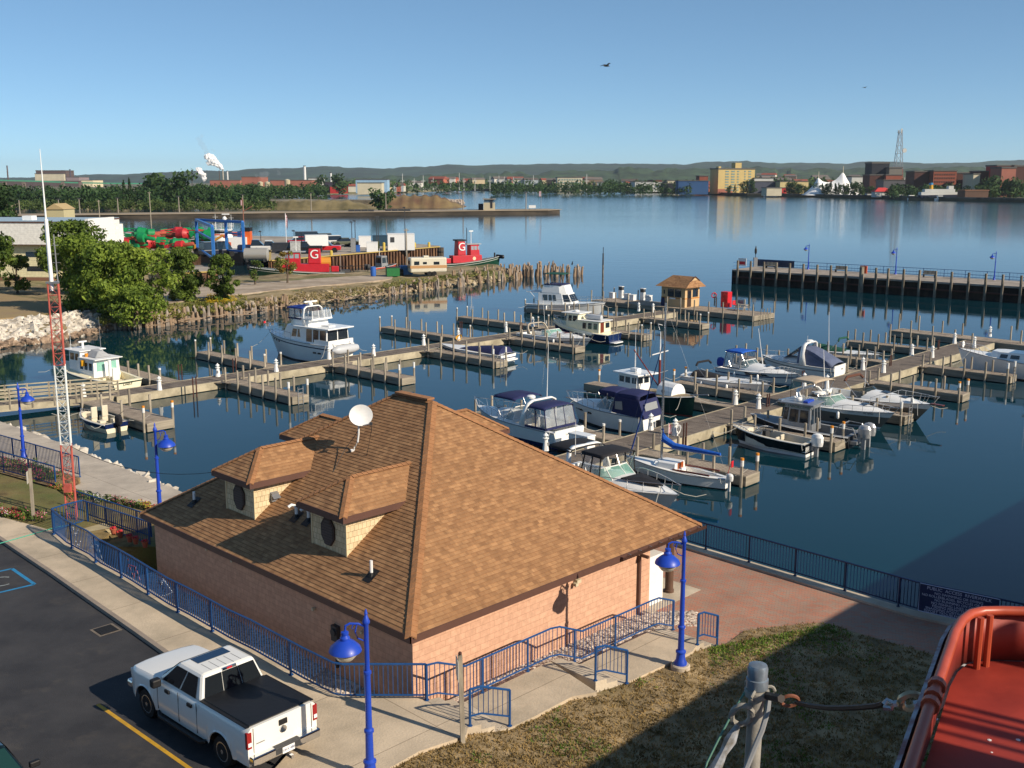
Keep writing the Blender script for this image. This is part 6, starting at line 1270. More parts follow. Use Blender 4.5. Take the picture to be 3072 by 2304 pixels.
def veh(name,label,cat,px,py,az,col,kind='suv',z=None,sc=1.,dist=None):
    z=ZQ if z is None else z; p=W(px,py,z); t=thing(name,label,cat,p,math.radians(az)); Lh=2.5 if kind!='sedan' else 2.3; M_=mat('car_'+col,col,rough=.3,coat=.5)
    ht={'suv':.95,'pickup':.95,'sedan':.8,'van':1.0}[kind]
    m=MB(); m.box(-Lh,Lh,-.92,.92,.35,ht+.05); m.out('body',M_,t,bevel=.12)
    b={'suv':((-2.4,1.0,.86),(-2.1,.4,.72),1.75),'pickup':((-.6,1.3,.86),(-.4,.6,.7),1.75),'sedan':((-1.7,1.1,.82),(-.9,.3,.65),1.4),'van':((-2.4,1.8,.88),(-2.35,1.2,.8),2.1)}[kind]
    g0,g1=gh_(ht,b[2]-.12,b[0],b[1]); m=MB(); m.frus(g0,g1); m.out('windows',Glass,t); m=MB(); m.box(b[1][0]-.03,b[1][1]+.03,-b[1][2]-.02,b[1][2]+.02,b[2]-.12,b[2]); m.out('roof',M_,t,bevel=.04)
    if kind=='pickup': m=MB(); m.box(-2.4,-.7,-.78,.78,ht+.052,ht+.07); m.out('bed',BlackP,t)
    for x in (-1.6,1.6):
        for y in (-.85,.85): m=MB(); m.lathe((x,y,.38),[(.2,-.1),(.37,-.11),(.37,.11),(.2,.1)],12,'Y'); m.out('wheel',Tyre_,t)
    t.scale=(sc,)*3; return t
def gh_(z0,z1,b,t): return [(b[0],-b[2],z0),(b[1],-b[2],z0),(b[1],b[2],z0),(b[0],b[2],z0)],[(t[0],-t[2],z1),(t[1],-t[2],z1),(t[1],t[2],z1),(t[0],t[2],z1)]
Tyre_=mat('tyre','#141414',rough=.85)
V=[('pickup_truck','white camper pickup parked at the back of the quay','pickup truck',945,731,15,'#d8d8d4','pickup'),('parked_car','dark grey van left of the camper pickup','car',930,732,15,'#4a4d52','van'),('parked_car','olive four wheel drive right of the camper pickup','car',985,731,20,'#4b5040','suv'),('parked_car','white and grey car with a long roof rack on the quay','car',1012,738,20,'#c9c9c4','suv'),('parked_car','olive grey sedan at the right end of the quay parking','car',1040,739,20,'#5a5d4a','sedan'),
('pickup_truck','bright blue pickup behind the red one on the quay','pickup truck',935,747,10,'#1f4fa8','pickup'),('pickup_truck','red pickup parked at the middle of the quay','pickup truck',972,757,5,'#b81f28','pickup'),('parked_car','black car left of the red pickup','car',915,761,5,'#14161a','suv'),('pickup_truck','dark blue pickup near the funnel of the white ship','pickup truck',766,755,10,'#1d2747','pickup'),('pickup_truck','white pickup next to the dark blue one on the quay','pickup truck',805,757,10,'#d0d0cc','pickup'),('parked_car','red car mostly hidden behind the blue pickup','car',905,735,15,'#9a2028','sedan'),('parked_car','dark blue van beside the travel lift','car',655,770,40,'#1f2638','van')]
for v in V: veh(*v,sc=1.3)
m=MB(); p=W(949,724,ZQ+2.2); m.cbox(p+Vector((0,0,.2)),4.2,2.6,2.0,math.radians(15)); tag(m.out('camper_shell',WPaint),'white camper box riding on the pickup at the back of the quay','camper')
def boxthing(name,label,cat,px,py,az,sx,sy,sz,m_,z=None,extra=None,lid=None):
    z=ZQ if z is None else z; t=thing(name,label,cat,W(px,py,z),math.radians(az)); m=MB(); m.box(-sx/2,sx/2,-sy/2,sy/2,.05,sz); m.out('body',m_,t,bevel=.04); m=MB(); m.box(-sx/2-.04,sx/2+.04,-sy/2-.04,sy/2+.04,sz,sz+.12); m.out('roof' if not lid else 'lid',lid or m_,t)
    if extra:
        for x0,x1,z0,z1 in extra: m=MB(); m.box(x0,x1,-sy/2-.04,-sy/2-.003,z0,z1); m.out('window',DGrey,t)
    return t
boxthing('site_office','big white site office container on the quay','container',1203,750,8,5.2,3.6,3.1,WPaint,extra=[(-2.1,-1.3,1.6,2.6)])
boxthing('storage_box','white storage box with black lettering at the quay edge','storage box',1117,756,6,2.1,1.8,1.8,WPaint)
boxthing('storage_box','small white tank box left of the site office','storage box',1095,742,6,2.4,2.0,2.2,WPaint)
boxthing('storage_box','dark blue skip behind the white storage box','storage box',1142,738,6,3.2,2,2.1,mat('teal_dark','#1f3f52'))
boxthing('utility_cabinet','grey electrical cabinet with two lamp poles on the quay','cabinet',1060,757,6,.9,.8,2.6,MGrey); boxthing('barrel','blue bin beside the electrical cabinet','bin',1074,756,6,.8,.8,1.2,mat('bin_blue','#2a5fae'))
boxthing('trailer','long dark flat trailer on the quay behind the sapling','trailer',858,757,4,5,2.2,1.7,mat('trailer_dark','#2c3038',var=.2)); boxthing('storage_box','white lattice box at the end of the dark trailer','storage box',888,762,4,1.8,1.8,2.2,mat('lattice_white','#aeb0ae',var=.2))
for i,(px,py,h) in enumerate(((1057,757,5.6),(1067,757,5.8),(1131,742,6.0),(1136,740,6.0),(1216,757,8.3),(884,758,4.),(784,752,3.6))):
    t=thing('lamp_pole','x','lamp pole',W(px,py,ZQ)); m=MB(); m.tube((0,0,0),(0,0,h),.09,.06,n=6); m.out('pole',DGrey,t); m=MB(); m.box(-.35,.15,-.15,.15,h,h+.22); m.out('lamp_head',DGrey,t); t['label']=['left of the twin lamp poles by the electrical cabinet','right of the twin lamp poles by the electrical cabinet','left lamp pole behind the dark blue skip','right lamp pole behind the dark blue skip','tall lamp pole before the white site office','grey pole at the end of the dark trailer','short pole among the pickups near the white ship'][i]
for i,(px,py) in enumerate(((1135,748),(1152,752),(1244,742),(1287,741),(994,768),(1111,741))):
    t=thing('bollard','x','bollard',W(px,py,ZQ),0,'yellow bollards on the quay'); m=MB(); m.tube((0,0,0),(0,0,1.5 if i<2 else .9),.28,n=8); m.out('pipe',mat('bollard_yellow','#c9b050'),t); m=MB(); m.lathe((0,0,1.5 if i<2 else .9),[(.28,0),(.15,.1),(.01,.14)],8); m.out('cap',MATS['bollard_yellow'],t); t['label']='one of the pale yellow bollards on the working quay'
# flag poles
for px,py,h,l in ((860,752,7.2,'american flag hanging from a pole amid the parked pickups'),):
    t=thing('flagpole',l,'flag',W(px,py,ZQ)); m=MB(); m.tube((0,0,0),(0,0,h),.06,n=6); m.out('pole',WPaint,t); m=MB(); m.grid([[(0,0,h),(0,0,h-2.2)],[(.25,.1,h-.5),(.2,.1,h-2.8)],[(.45,0,h-1.1),(.35,0,h-3.2)]]); m.out('banner',mat('flag_stripes','#a83a44',rough=.8,col2='#c8c0c4',var=.2,sc=5),t)
# buoys
BR=mat('buoy_red','#b3282c',rough=.5,var=.15,sc=2); BGn=mat('buoy_green','#12824a',rough=.5,var=.15,sc=2); BRs=mat('buoy_rust','#a04a36',rough=.8,var=.2,sc=2)
def buoy(m_,tail):
    t=thing('navigation_buoy','x','buoy',(0,0,0),0,'navigation buoys stored on the quay'); m=MB(); m.lathe((0,0,1.0),[(.2,-1.2),(.95,-1.1),(1.0,.2),(.6,.7),(.15,.9)],12,'X'); m.out('float_body',m_,t,smooth=True)
    m=MB(); m.tube((.6,.4,1.1),(2.8,.15,1.2),.09,n=5); m.tube((.6,-.4,1.1),(2.8,-.15,1.2),.09,n=5); m.tube((.6,0,1.6),(2.8,0,1.4),.09,n=5); m.box(2.2,2.9,-.3,.3,.9,1.5); m.out('cage_tower',m_,t); m=MB(); m.lathe((0,0,1.0),[(.3,-3.4),(.42,-3.2),(.36,-1.2)],10,'X'); m.out('tail_tube',tail,t,smooth=True); return t
bp=[buoy(BR,BRs),buoy(BGn,BRs),buoy(BGn,BGn)]; bu=set(); rr=random.Random(4)
for i in range(46):
    px=315+355*rr.random(); py=735+18*rr.random()-(10 if px>560 else 0)*rr.random(); k=0 if rr.random()<.5 else rr.choice((1,2)); o=bp[k]
    if k in bu: o=dup(bp[k])
    bu.add(k); p=W(px,py,ZQ); o.location=(p.x,p.y,ZQ+rr.choice((0,0,1.6))); o.rotation_euler=(0,rr.uniform(-.15,.15),rr.choice((0,3.14))+rr.uniform(-.5,.5)); s_=rr.uniform(.8,1.25); o.scale=(s_,)*3
    o['label']={0:'one of the red steel buoys lying stacked on the yard quay',1:'one of the green buoys with rusty tails lying on the yard quay',2:'one of the all green buoys lying on the yard quay'}[k]
t=thing('quonset_hut','small white domed shelter among the stacked buoys','shelter',W(378,740,ZQ)); m=MB(); n=10; pr=[(2.6*math.cos(math.pi*k/n),2.9*math.sin(math.pi*k/n)) for k in range(n+1)]; m.frus([(x,-2.5,z) for x,z in pr][::-1],[(x,6,z) for x,z in pr][::-1]); m.out('shell',mat('canvas_grey','#a9adb0',rough=.7),t); m=MB(); m.frus([(x*.93,-2.53,z*.93) for x,z in pr],[(x*.93,-2.51,z*.93) for x,z in pr]); m.out('end_wall',WPaint,t)
# blue travel lift
LB=mat('lift_blue','#2f6fb8',rough=.45,var=.08); tl=thing('travel_lift','tall blue steel travel lift gantry straddling the boat slip','gantry crane',W(594,760,ZQ)); o=tl.location
legs=[(594,762,712),(643,800,712),(682,770,706),(733,775,710)]; tops=[]
for px,py,ty in legs:
    p=W(px,py,ZQ)-o; h=pz(W(px,py,ZQ),ty)-ZQ; h=6.3; tops.append(Vector((p.x,p.y,h))); m=MB(); m.box(p.x-.22,p.x+.22,p.y-.22,p.y+.22,.5,h); lg=m.out('leg',LB,tl); m=MB(); m.lathe((p.x,p.y-.4,.55),[(.3,-.2),(.6,-.2),(.6,.2),(.3,.2)],12,'Y'); m.out('wheel',BlackP,lg)
for a,b in ((0,1),(0,2),(2,3)):
    m=MB(); m.tube(tops[a],tops[b],.3,n=4); m.out('top_beam',LB,tl)
for a,b in ((0,1),(2,3)):
    for z in (1.2,4.2):
        m=MB(); m.tube(Vector((tops[a].x,tops[a].y,z)),Vector((tops[b].x,tops[b].y,z)),.2,n=4); m.out('side_beam',LB,tl)
t=thing('yard_crane','small yellow loader boom between the travel lift legs','crane',W(625,760,ZQ)); m=MB(); m.tube((-2,0,.6),(3,0,3.4),.35,.2,n=5); m.out('boom',mat('machine_yellow','#c98a2a'),t); m=MB(); m.box(-2.6,-.2,-.9,.9,.4,1.6); m.out('chassis',mat('machine_yellow','#c98a2a'),t)
t=thing('water_tank','silver cylindrical tank lying on the barge beside the tug','tank',W(770,785,ZQ)); m=MB(); m.lathe((0,0,1.2),[(.2,-2.1),(1.1,-1.9),(1.1,1.9),(.2,2.1)],14,'X'); m.out('shell',mat('tank_silver','#b8b4aa',rough=.35,metal=.4),t,smooth=True); m=MB(); m.box(-1.6,-1.3,-.8,.8,0,.5); m.box(1.3,1.6,-.8,.8,0,.5); m.out('cradle',DGrey,t)
# white cutter behind
ct_=thing('buoy_tender','white ship with round bridge tower, many aerials and an orange funnel behind the quay','ship',W(690,747,2.6)-Vector((0,0,2.6))); 
m=MB(); m.frus([(-14,-4,-.5),(11,-4.3,-.5),(16,-.3,-.5),(16,.3,-.5),(11,4.3,-.5),(-14,4,-.5)],[(-15,-5,4.4),(12,-5.2,4.8),(18,-.3,6),(18,.3,6),(12,5.2,4.8),(-15,5,4.4)]); m.out('hull',mat('hull_black_ship','#1b1d22',rough=.4),ct_)
m=MB(); m.lathe((-2.5,0,0),[(3.9,4.6),(3.9,9.2),(3.6,9.4)],16); m.out('bridge_tower',White,ct_,smooth=True); m=MB(); m.lathe((-2.3,0,0),[(3.2,9.4),(3.2,11.3)],12); wh=m.out('wheelhouse',White,ct_); m=MB(); m.lathe((-2.3,0,0),[(3.24,10.1),(3.24,10.9)],12); m.out('window',Glass,wh); m=MB(); m.lathe((-2.3,0,0),[(3.6,11.3),(3.6,11.5)],12); m.out('wheelhouse_roof',WPaint,ct_)
m=MB(); m.box(.5,6.5,-3.2,3.2,4.6,8.8); m.out('deck_house',White,ct_); m=MB(); m.box(4.6,7.6,-1.6,1.6,4.6,10.8); m.out('funnel',mat('funnel_orange','#d8622a',rough=.4),ct_); m=MB(); m.box(3.2,4.58,-1.62,1.62,8.4,10.7); m.out('funnel_stripe',mat('funnel_blue','#1f3f7a'),ct_); m=MB(); m.box(4.5,7.7,-1.8,1.8,10.8,12.0); m.out('funnel_top',BlackP,ct_)
m=MB()
for k in range(3): m.path([(-5,-2.5,12.2+k*.5),(1,-2.5,12.2+k*.5),(1,2.5,12.2+k*.5),(-5,2.5,12.2+k*.5),(-5,-2.5,12.2+k*.5)],.06,4)
for x in (-5,-2,1): m.tube((x,-2.5,11.5),(x,-2.5,13.6),.07,n=4); m.tube((x,2.5,11.5),(x,2.5,13.6),.07,n=4)
m.out('bridge_rail',WPaint,ct_)
for x,h in ((-4.6,16.8),(-1.2,16.3),(.9,16.5)):
    m=MB(); m.tube((x,0,11.5),(x,0,h),.14,.05,n=5); m.tube((x-.9,0,h-1.2),(x+.9,0,h-1.2),.06,n=4); m.out('mast',WPaint,ct_)
m=MB(); m.ball((-1.4,0,15.1),.75,10,7); m.out('radar_dome',White,ct_,smooth=True); m=MB(); m.box(-2.2,.3,-.3,.3,16.4,16.8); m.out('radar',WPaint,ct_)
m=MB(); m.tube((5.2,0,10),(5.2,0,21.5),.22,.14,n=6); m.tube((5.2,0,17.5),(8.5,0,19.4),.15,n=5); m.tube((5.2,0,20.2),(5.0,0,22.2),.1,n=4); m.out('derrick_mast',mat('mast_brown','#8a5a48'),ct_); m=MB(); m.box(4.5,5.0,-.02,.02,19.6,21.4); m.out('ensign',mat('flag_red','#b8323a'),ct_); ct_.scale=(.57,)*3
# tugs
def tug(label,bow,zb,stern,az,flip=False):
    b=Boat('harbor_tug',label,'tug boat',bow,zb,stern,az,.27,2.3,1.2,rake=.03,full=2.6,bs=.85)
    L_=b.L; b.hull(mat('tug_green','#0f3d2c',rough=.45,var=.15),boot=BootD,stripe=mat('tug_white','#b8bdb4'),sh0=.32); b.deck(mat('tug_deck_grey','#6f7672'))
    RD=mat('tug_red','#b81e2c',rough=.45,var=.08); 
    c=b.cabin('deck_house',b.X(.16),b.X(.66),b.B*.27,b.B*.25,1.4,2.7,.0,.1,.02,RD)
    c=b.cabin('wheelhouse',b.X(.46),b.X(.62),b.B*.25,b.B*.2,2.7,4.6,.0,.1,.04,RD); 
    for i in (0,1,2,3,4): b.panes(c[0],c[1],i,[(.1,.45),(.55,.9)],(.5,.85),mat('window_pale','#8f9ea6',rough=.15))
    m=MB(); m.box(b.X(.4),b.X(.64),-b.B*.28,b.B*.28,4.62,4.75); m.out('roof',mat('roof_grey','#a9aaac'),b.t)
    m=MB(); m.frus([(b.X(.24),-.9,2.7),(b.X(.38),-.9,2.7),(b.X(.38),.9,2.7),(b.X(.24),.9,2.7)],[(b.X(.25),-.8,5.3),(b.X(.37),-.8,5.3),(b.X(.37),.8,5.3),(b.X(.25),.8,5.3)]); m.out('funnel',RD,b.t,bevel=.15)
    m=MB(); m.box(b.X(.23),b.X(.38),-.95,.95,5.3,5.55); m.out('funnel_top',BlackP,b.t)
    for sg in (-1,1): text('G',2.0,facing((b.X(.31),sg*.9,4.2),0,sg,.04),WPaint,b.t,depth=.04)
    m=MB(); m.tube((b.X(.5),0,4.75),(b.X(.5),0,6.9),.06,n=5); m.box(b.X(.5)-.4,b.X(.5)+.4,-.1,.1,6.9,7.1); m.out('radar_mast',WPaint,b.t); m=MB(); m.tube((b.X(.44),.3,4.75),(b.X(.44),.3,7.6),.07,n=5); m.out('mast',BlackP,b.t)
    m=MB()
    for k in range(5): m.lathe((b.L/2+.1-.05*k,-.9+.45*k,2.2),[(.15,-.15),(.36,-.15),(.36,.15),(.15,.15)],10,'X')
    m.out('bow_fender',BlackP,b.t); m=MB()
    for sg in (-1,1): m.lathe((b.X(.52),sg*(b.B*.255),2.1),[(.16,-.06),(.33,-.06),(.33,.06),(.16,.06)],12,'Y'); 
    lr=m.out('life_ring',mat('ring_cream','#d8c8a8'),b.t); m=MB(); m.tube((b.X(.04),0,1.3),(b.X(.04),0,4.2),.04); m.out('flag_staff',MGrey,b.t); m=MB(); m.cbox((b.X(.1),0,1.8),1.2,.9,.9); m.out('tow_winch',RD,b.t,bevel=.1); m=MB(); m.tube((b.X(.88),-.6,2.0),(b.X(.88),-.6,3.0),.16); m.out('bitt',BlackP,b.t); return b
tug('red and dark green tug moored outside the quay corner with its bow to the right',(1500,768),2.3,(1325,812),62)
b=tug('red and green tug behind the reddening sapling, its bow to the left',(745,800),2.3,(1035,838),-98)
m=MB(); n=10; m.lathe((b.X(.2),-.3,2.9),[(.05,-.9),(.8,-.85),(.8,.85),(.05,.9)],14,'X'); m.out('yellow_reel',mat('machine_yellow','#c98a2a'),b.t)
# rescue boat, work boat, trailer, bins
b=Boat('rescue_boat','small orange and grey rescue boat moored under the quay wall','boat',(1189,792),1.2,(1130,806),35,.34,1.3,1.0,L=7.4); b.hull(mat('orange_collar','#c9482c',rough=.6),boot=BootD); b.deck(DGrey,tc=.4,sole=.5); c=b.cabin('cabin',b.X(.35),b.X(.6),.8,.7,1.,2.9,.1,.2,.1,MGrey)
for i in (0,1,2,3,4,5): b.panes(c[0],c[1],i,[(.12,.88)],(.35,.85))
m=MB(); m.tube((b.X(.4),0,2.9),(b.X(.4),0,4.2),.04); m.tube((b.X(.4)-.5,-.5,3.3),(b.X(.4)+.5,.5,3.3),.05); m.out('mast',WPaint,b.t); b.outboard(-b.L/2,.35,1.,DGrey,1.1); b.outboard(-b.L/2,-.35,1.,DGrey,1.1)
b=Boat('work_boat','low grey work barge with dark frames behind the gravel road','boat',(1128,820),.8,(1048,832),70,.3,.9,.8,L=8); b.hull(MGrey,boot=BootD); b.deck(MGrey); m=MB()
for x in (.2,.5,.8): m.path([(b.X(x),-1.1,.9),(b.X(x),-1.1,2.2),(b.X(x),1.1,2.2),(b.X(x),1.1,.9)],.06,5)
m.path([(b.X(.2),-1.1,2.2),(b.X(.8),-1.1,2.2)],.05,5); m.out('frame',BlackP,b.t); m=MB(); m.cbox((b.X(.35),0,1.2),1.6,1.2,.7); m.out('cargo',DGrey,b.t)
p=W(1120,828,1.4); t=thing('barrel','bright blue plastic barrel beside the work barge','barrel',p); m=MB(); m.lathe((0,0,0),[(.4,0),(.44,.4),(.44,1.0),(.4,1.4)],12); m.out('drum',mat('bin_blue','#2a5fae'),t,smooth=True); m=MB(); m.lathe((0,0,0),[(.4,1.4),(.3,1.45),(.02,1.46)],12); m.out('lid',mat('bin_blue','#2a5fae'),t)
RVW=mat('trailer_cream','#cfc8b4',rough=.4,var=.04); p=W(1282,826,1.35); rv=thing('travel_trailer','white travel trailer with an orange tan stripe parked on the spit','trailer',p,math.radians(17))
m=MB(); m.box(-2.9,2.9,-1.15,1.15,.55,2.85); m.out('body',RVW,rv,bevel=.2); m=MB(); m.box(-2.92,2.92,-1.165,1.165,1.2,1.65); m.out('orange_stripe',mat('trailer_tan','#b58a5c',rough=.5),rv)
for x0,x1,z0,z1 in ((-2.3,-1.5,1.75,2.3),(-.9,-.3,1.85,2.2),(.8,1.7,1.75,2.2)): m=MB(); m.box(x0,x1,-1.19,-1.166,z0,z1); m.out('window',Glass,rv)
for y in (-.4,.5): m=MB(); m.box(-2.95,-2.91,y-.3,y+.3,1.8,2.4); m.out('window',Glass,rv)
for x in (.1,.9):
    for y in (-1.05,1.05): m=MB(); m.lathe((x,y,.36),[(.15,-.1),(.36,-.1),(.36,.1),(.15,.1)],12,'Y'); m.out('wheel',WPaint if False else Tyre_,rv)
m=MB(); m.box(-.6,.2,-.4,.4,2.86,3.1); m.out('roof_vent',RVW,rv)
GD=mat('dumpster_green','#1f6b35',rough=.5,var=.1); boxthing('dumpster','green dumpster at the end of the gravel road','dumpster',1178,829,14,2.0,1.6,1.35,GD,z=1.35,lid=mat('lid_dark','#22302a')); boxthing('dumpster','blue dumpster left of the white travel trailer','dumpster',1219,824,14,1.9,1.5,1.3,mat('dumpster_blue','#2a639a',rough=.5),z=1.35,lid=mat('lid_blue','#2f6fae')); p=W(1200,826,1.35); t=thing('tyre_stack','dark drum between the green and blue dumpsters','drum',p); m=MB(); m.lathe((0,0,0),[(.5,0),(.55,.3),(.55,.8),(.45,1.0),(.01,1.02)],12); m.out('drum',BlackP,t); m=MB(); m.lathe((0,0,0),[(.57,.35),(.57,.45)],12); m.out('hoop',DGrey,t)
for px,py,top,l in ((1221,822,685,'tall grey pole standing beside the blue dumpster'),(456,712,575,'tall timber pole rising by the buoys before the channel'),(304,722,600,'timber pole behind the warehouse end')):
    p=W(px,py,1.3); h=pz(p,top)-1.3; t=thing('utility_pole',l,'pole',p); m=MB(); m.tube((0,0,0),(0,0,h),.14,.09,n=7); m.out('pole',WoodG,t); m=MB(); m.box(-.4,.4,-.05,.05,h-.35,h-.2); m.out('crossarm',WoodG,t)
# ---------------- dark pier on the right ----------------
Pdk=mat('pier_timber_dark','#2a221c',rough=.95,col2='#3d3228',var=.3,sc=1,stretch=(1,1,.3)); PDk=mat('pier_deck','#8c8276',rough=.9,col2='#a0968a',var=.1,sc=.5)
f0=W(2213,851,0); f1=W(3072,910,0); d=(f1-f0).normalized(); bk=Vector((-d.y,d.x,0)); bk=bk if bk.y>0 else -bk; f0=f0-d*1.0; LnP=(f1-f0).length+45
zt0=pz(f0,807); ZP=(pz(f0,807)+pz(f1,863))/2
pier=thing('fishing_pier','long dark timber walled pier with pale deck running off to the right','pier',f0,math.atan2(d.y,d.x))
loc=lambda p:(p-f0).dot(d)
m=MB(); m.box(0,LnP,.35,8.5,-1,ZP-.25); m.out('timber_wall',Pdk,pier); m=MB(); m.box(-.1,LnP,0,8.7,ZP-.25,ZP); m.out('deck',PDk,pier); m=MB(); m.box(0,LnP,.05,.3,ZP-1.25,ZP-1.05); m.out('wale',mat('wale_red_brown','#5b3a30',rough=.9),pier); m=MB(); m.box(-.15,-.1,.1,8.6,-1,ZP-.25); m.out('end_wall',mat('end_blue','#1f3050',rough=.7),pier)
for i,x in enumerate((100,195,292,385,482,582,684,783,895,1010,1115,1205,1318,1435,1553,1670,1795,1920,2045,2180,2310,2450)):
    px=2172+x*.4069; py=851+(px-2213)*.0687; p=W(px,py,0); lx=loc(p); m=MB(); r_=.2 if i!=9 else .38; m.tube((lx,-.18,-1),(lx,-.18,ZP+1.5),r_,r_*.85,n=8); m.out('fender_pile',mat('pier_pile','#6a6154',rough=.9,col2='#8a8070',var=.15,sc=2,stretch=(1,1,.3)),pier)
tl_=d*LnP; y8=8.3
def PP(lx,ly,z=0.): return f0+d*lx+bk*ly+Vector((0,0,z))
RailP=mat('pier_rail_blue','#2c5a8c',rough=.5)
pr_=thing('railing','long blue railing at the back of the dark pier','railing',PP(0,8.2,ZP)); o=pr_.location
m=MB(); 
for z in (.15,.55,1.1): m.tube(PP(0,8.2,ZP+z)-o,PP(LnP,8.2,ZP+z)-o,.045,n=4); m.tube(PP(0,.3,ZP+z)-o,PP(0,8.2,ZP+z)-o,.045,n=4)
m.out('rails',RailP,pr_)
m=MB()
for k in range(int(LnP/.5)): m.tube(PP(k*.5,8.2,ZP+.15)-o,PP(k*.5,8.2,ZP+1.1)-o,.015,n=3,caps=False)
m.out('balusters',RailP,pr_)
for k in range(int(LnP/3)): m=MB(); m.tube(PP(k*3,8.2,ZP)-o,PP(k*3,8.2,ZP+1.15)-o,.05,n=4); m.out('post',RailP,pr_)
for i,(px,l) in enumerate(((2424,'leftmost blue street lamp on the dark pier'),(2686,'middle blue street lamp on the dark pier'),(2982,'rightmost blue street lamp on the dark pier'))):
    lo,hi=0,LnP
    for _ in range(30):
        mdl=(lo+hi)/2
        if proj(tuple(PP(mdl,7.6,ZP)))[0]<px: lo=mdl
        else: hi=mdl

    p=PP(lo,7.6,ZP); PIERLAMPS.append((p,l)) if 'PIERLAMPS' in globals() else globals().__setitem__('PIERLAMPS',[(p,l)])
def atpx(px,ly):
    lo,hi=0,LnP
    for _ in range(30):
        mdl=(lo+hi)/2
        if proj(tuple(PP(mdl,ly,ZP)))[0]<px: lo=mdl
        else: hi=mdl
    return lo
for i,(x,l) in enumerate(((345,'leftmost wooden bench on the dark pier, before the blue panel'),(860,'second wooden bench from the left on the dark pier'),(1512,'wooden bench on the dark pier right of the orange box'))):
    px=2172+x*.4069; p=PP(atpx(px,6),6,ZP); t=thing('bench',l,'bench',p,math.atan2(d.y,d.x),'benches on the dark pier'); t.scale=(.72,)*3; m=MB(); m.box(-1.3,1.3,-.35,.35,.6,.7); m.out('seat',WoodG,t); m=MB(); m.box(-1.3,1.3,.3,.4,.7,1.35); m.out('backrest',WoodG,t)
    for s_ in (-1,1): m=MB(); m.box(s_*1.1-.06,s_*1.1+.06,-.35,.35,0,.6); m.out('leg',DGrey,t)
t=thing('pier_panel','dark blue screen panel along the back rail near the pier end','panel',PP(atpx(2267,8.0),8.0,ZP),math.atan2(d.y,d.x)); ln_=atpx(2382,8)-atpx(2267,8); m=MB(); m.box(0,ln_,-.05,.05,.1,1.15); m.out('board',mat('panel_blue','#152a4a',rough=.5),t); m=MB(); m.box(-.05,ln_+.05,-.08,.08,1.15,1.22); m.out('cap_rail',RailP,t)
t=thing('call_box','orange red box on a thick post at the front of the dark pier','box',PP(atpx(2586,.4),.4,ZP),math.atan2(d.y,d.x)); m=MB(); m.box(-.5,.5,.31,.6,.5,1.6); m.out('housing',mat('orange_red_box','#b8502c',rough=.5),t); m=MB(); m.tube((0,0,0),(0,0,1.5),.22,n=8); m.out('post',WoodG,t)
t=thing('notice_board','white notice on the end rail of the dark pier','sign',PP(.6,2,ZP),math.atan2(d.y,d.x)); m=MB(); m.box(-.7,.7,-.03,.03,.5,1.7); m.out('board',WPaint,t); m=MB(); m.box(-.5,.5,-.04,-.03,.7,1.2); m.out('red_mark',Red,t)
p=PP(atpx(2259,7.5),7.5,ZP); t=thing('light_post','white box with a dark bird shaped light on the end of the dark pier','beacon',p); m=MB(); m.box(-.3,.3,-.3,.3,0,1.5); m.out('housing',MGrey,t); m=MB(); m.lathe((0,0,0),[(.06,2.0),(.2,2.3),(.2,2.8),(.09,3.1),(.1,3.2),(.02,3.4)],8); m.tube((0,0,1.5),(0,0,2.1),.05); m.out('lantern',BlackP,t)
# ---------------- the far shore ----------------
FG=mat('far_ground','#4a5238',rough=.95,col2='#7a7258',var=.25,sc=.012,detail=8)
fsp=[(-900,592),(300,588),(800,585),(1100,581),(1180,580.5),(1350,572),(1500,573),(1850,575),(2000,579),(2240,589),(2330,589.5),(2650,597),(2720,600),(2900,604),(3300,612)]
fs=[W(x,y,0) for x,y in fsp]
tag(MB().prism([(p.x,p.y) for p in fs]+[(6000,1500),(9000,8500),(-9000,8500),(-6000,1500)],-2,2.0).out('far_ground',FG),kind='structure')
m=MB(); m.prism([(p.x,p.y) for p in fs[5:]]+[((p+Vector((0,3,0))).x,p.y+3) for p in fs[5:][::-1]],-1,3.2); tag(m.out('sea_wall',mat('sea_wall_dark','#4a463e',rough=.9,col2='#6e675c',var=.2,sc=.1)),kind='structure')
def hill(name,prof,Yd,m_,base=540,back=1500,seed=1,amp=8):
    r=np.random.default_rng(seed); rows=[]; xs=np.linspace(prof[0][0],prof[-1][0],420); ys=np.interp(xs,[p[0] for p in prof],[p[1] for p in prof])
    bump=np.convolve(r.normal(size=460),np.ones(5)/5,'same')[:420]
    top=[Y(x,y,Yd) for x,y in zip(xs,ys)]; rows.append([Vector((p.x*.8,Yd*.8,2)) for p in top])
    for f in (.25,.5,.75,1.): rows.append([Vector((p.x*(.8+.2*f),Yd*(.8+.2*f),2+(p.z-2)*(f**1.1)+amp*b*f*(1 if f==1 else 2.2*math.sin(i*.21+f*9)))) for i,(p,b) in enumerate(zip(top,bump))])
    rows.append([Vector((p.x,Yd+back,2)) for p in top]); o=MB().grid(rows).out(name,m_,smooth=True); o.data.flip_normals(); tag(o,kind='structure')
HM=mat('hill_forest','#1a3022',rough=.95,col2='#2c4430',var=.3,sc=.006,detail=10); HM2=mat('near_forest','#1d2f19',rough=.95,col2='#3a502e',var=.35,sc=.02,detail=10,bump=1,bsc=.05)
hill('hills',[(-1500,540),(-200,536),(100,532),(180,526),(250,523),(420,520),(620,510),(700,513),(800,505),(1000,500),(1180,505),(1300,498),(1350,492),(1420,495),(1640,490),(1800,490),(1950,491),(2060,492),(2090,485),(2240,483),(2340,490),(2400,486),(2540,493),(2600,482),(2700,488),(2850,488),(2960,484),(3072,480),(3400,486),(4200,500)],7500,HM)
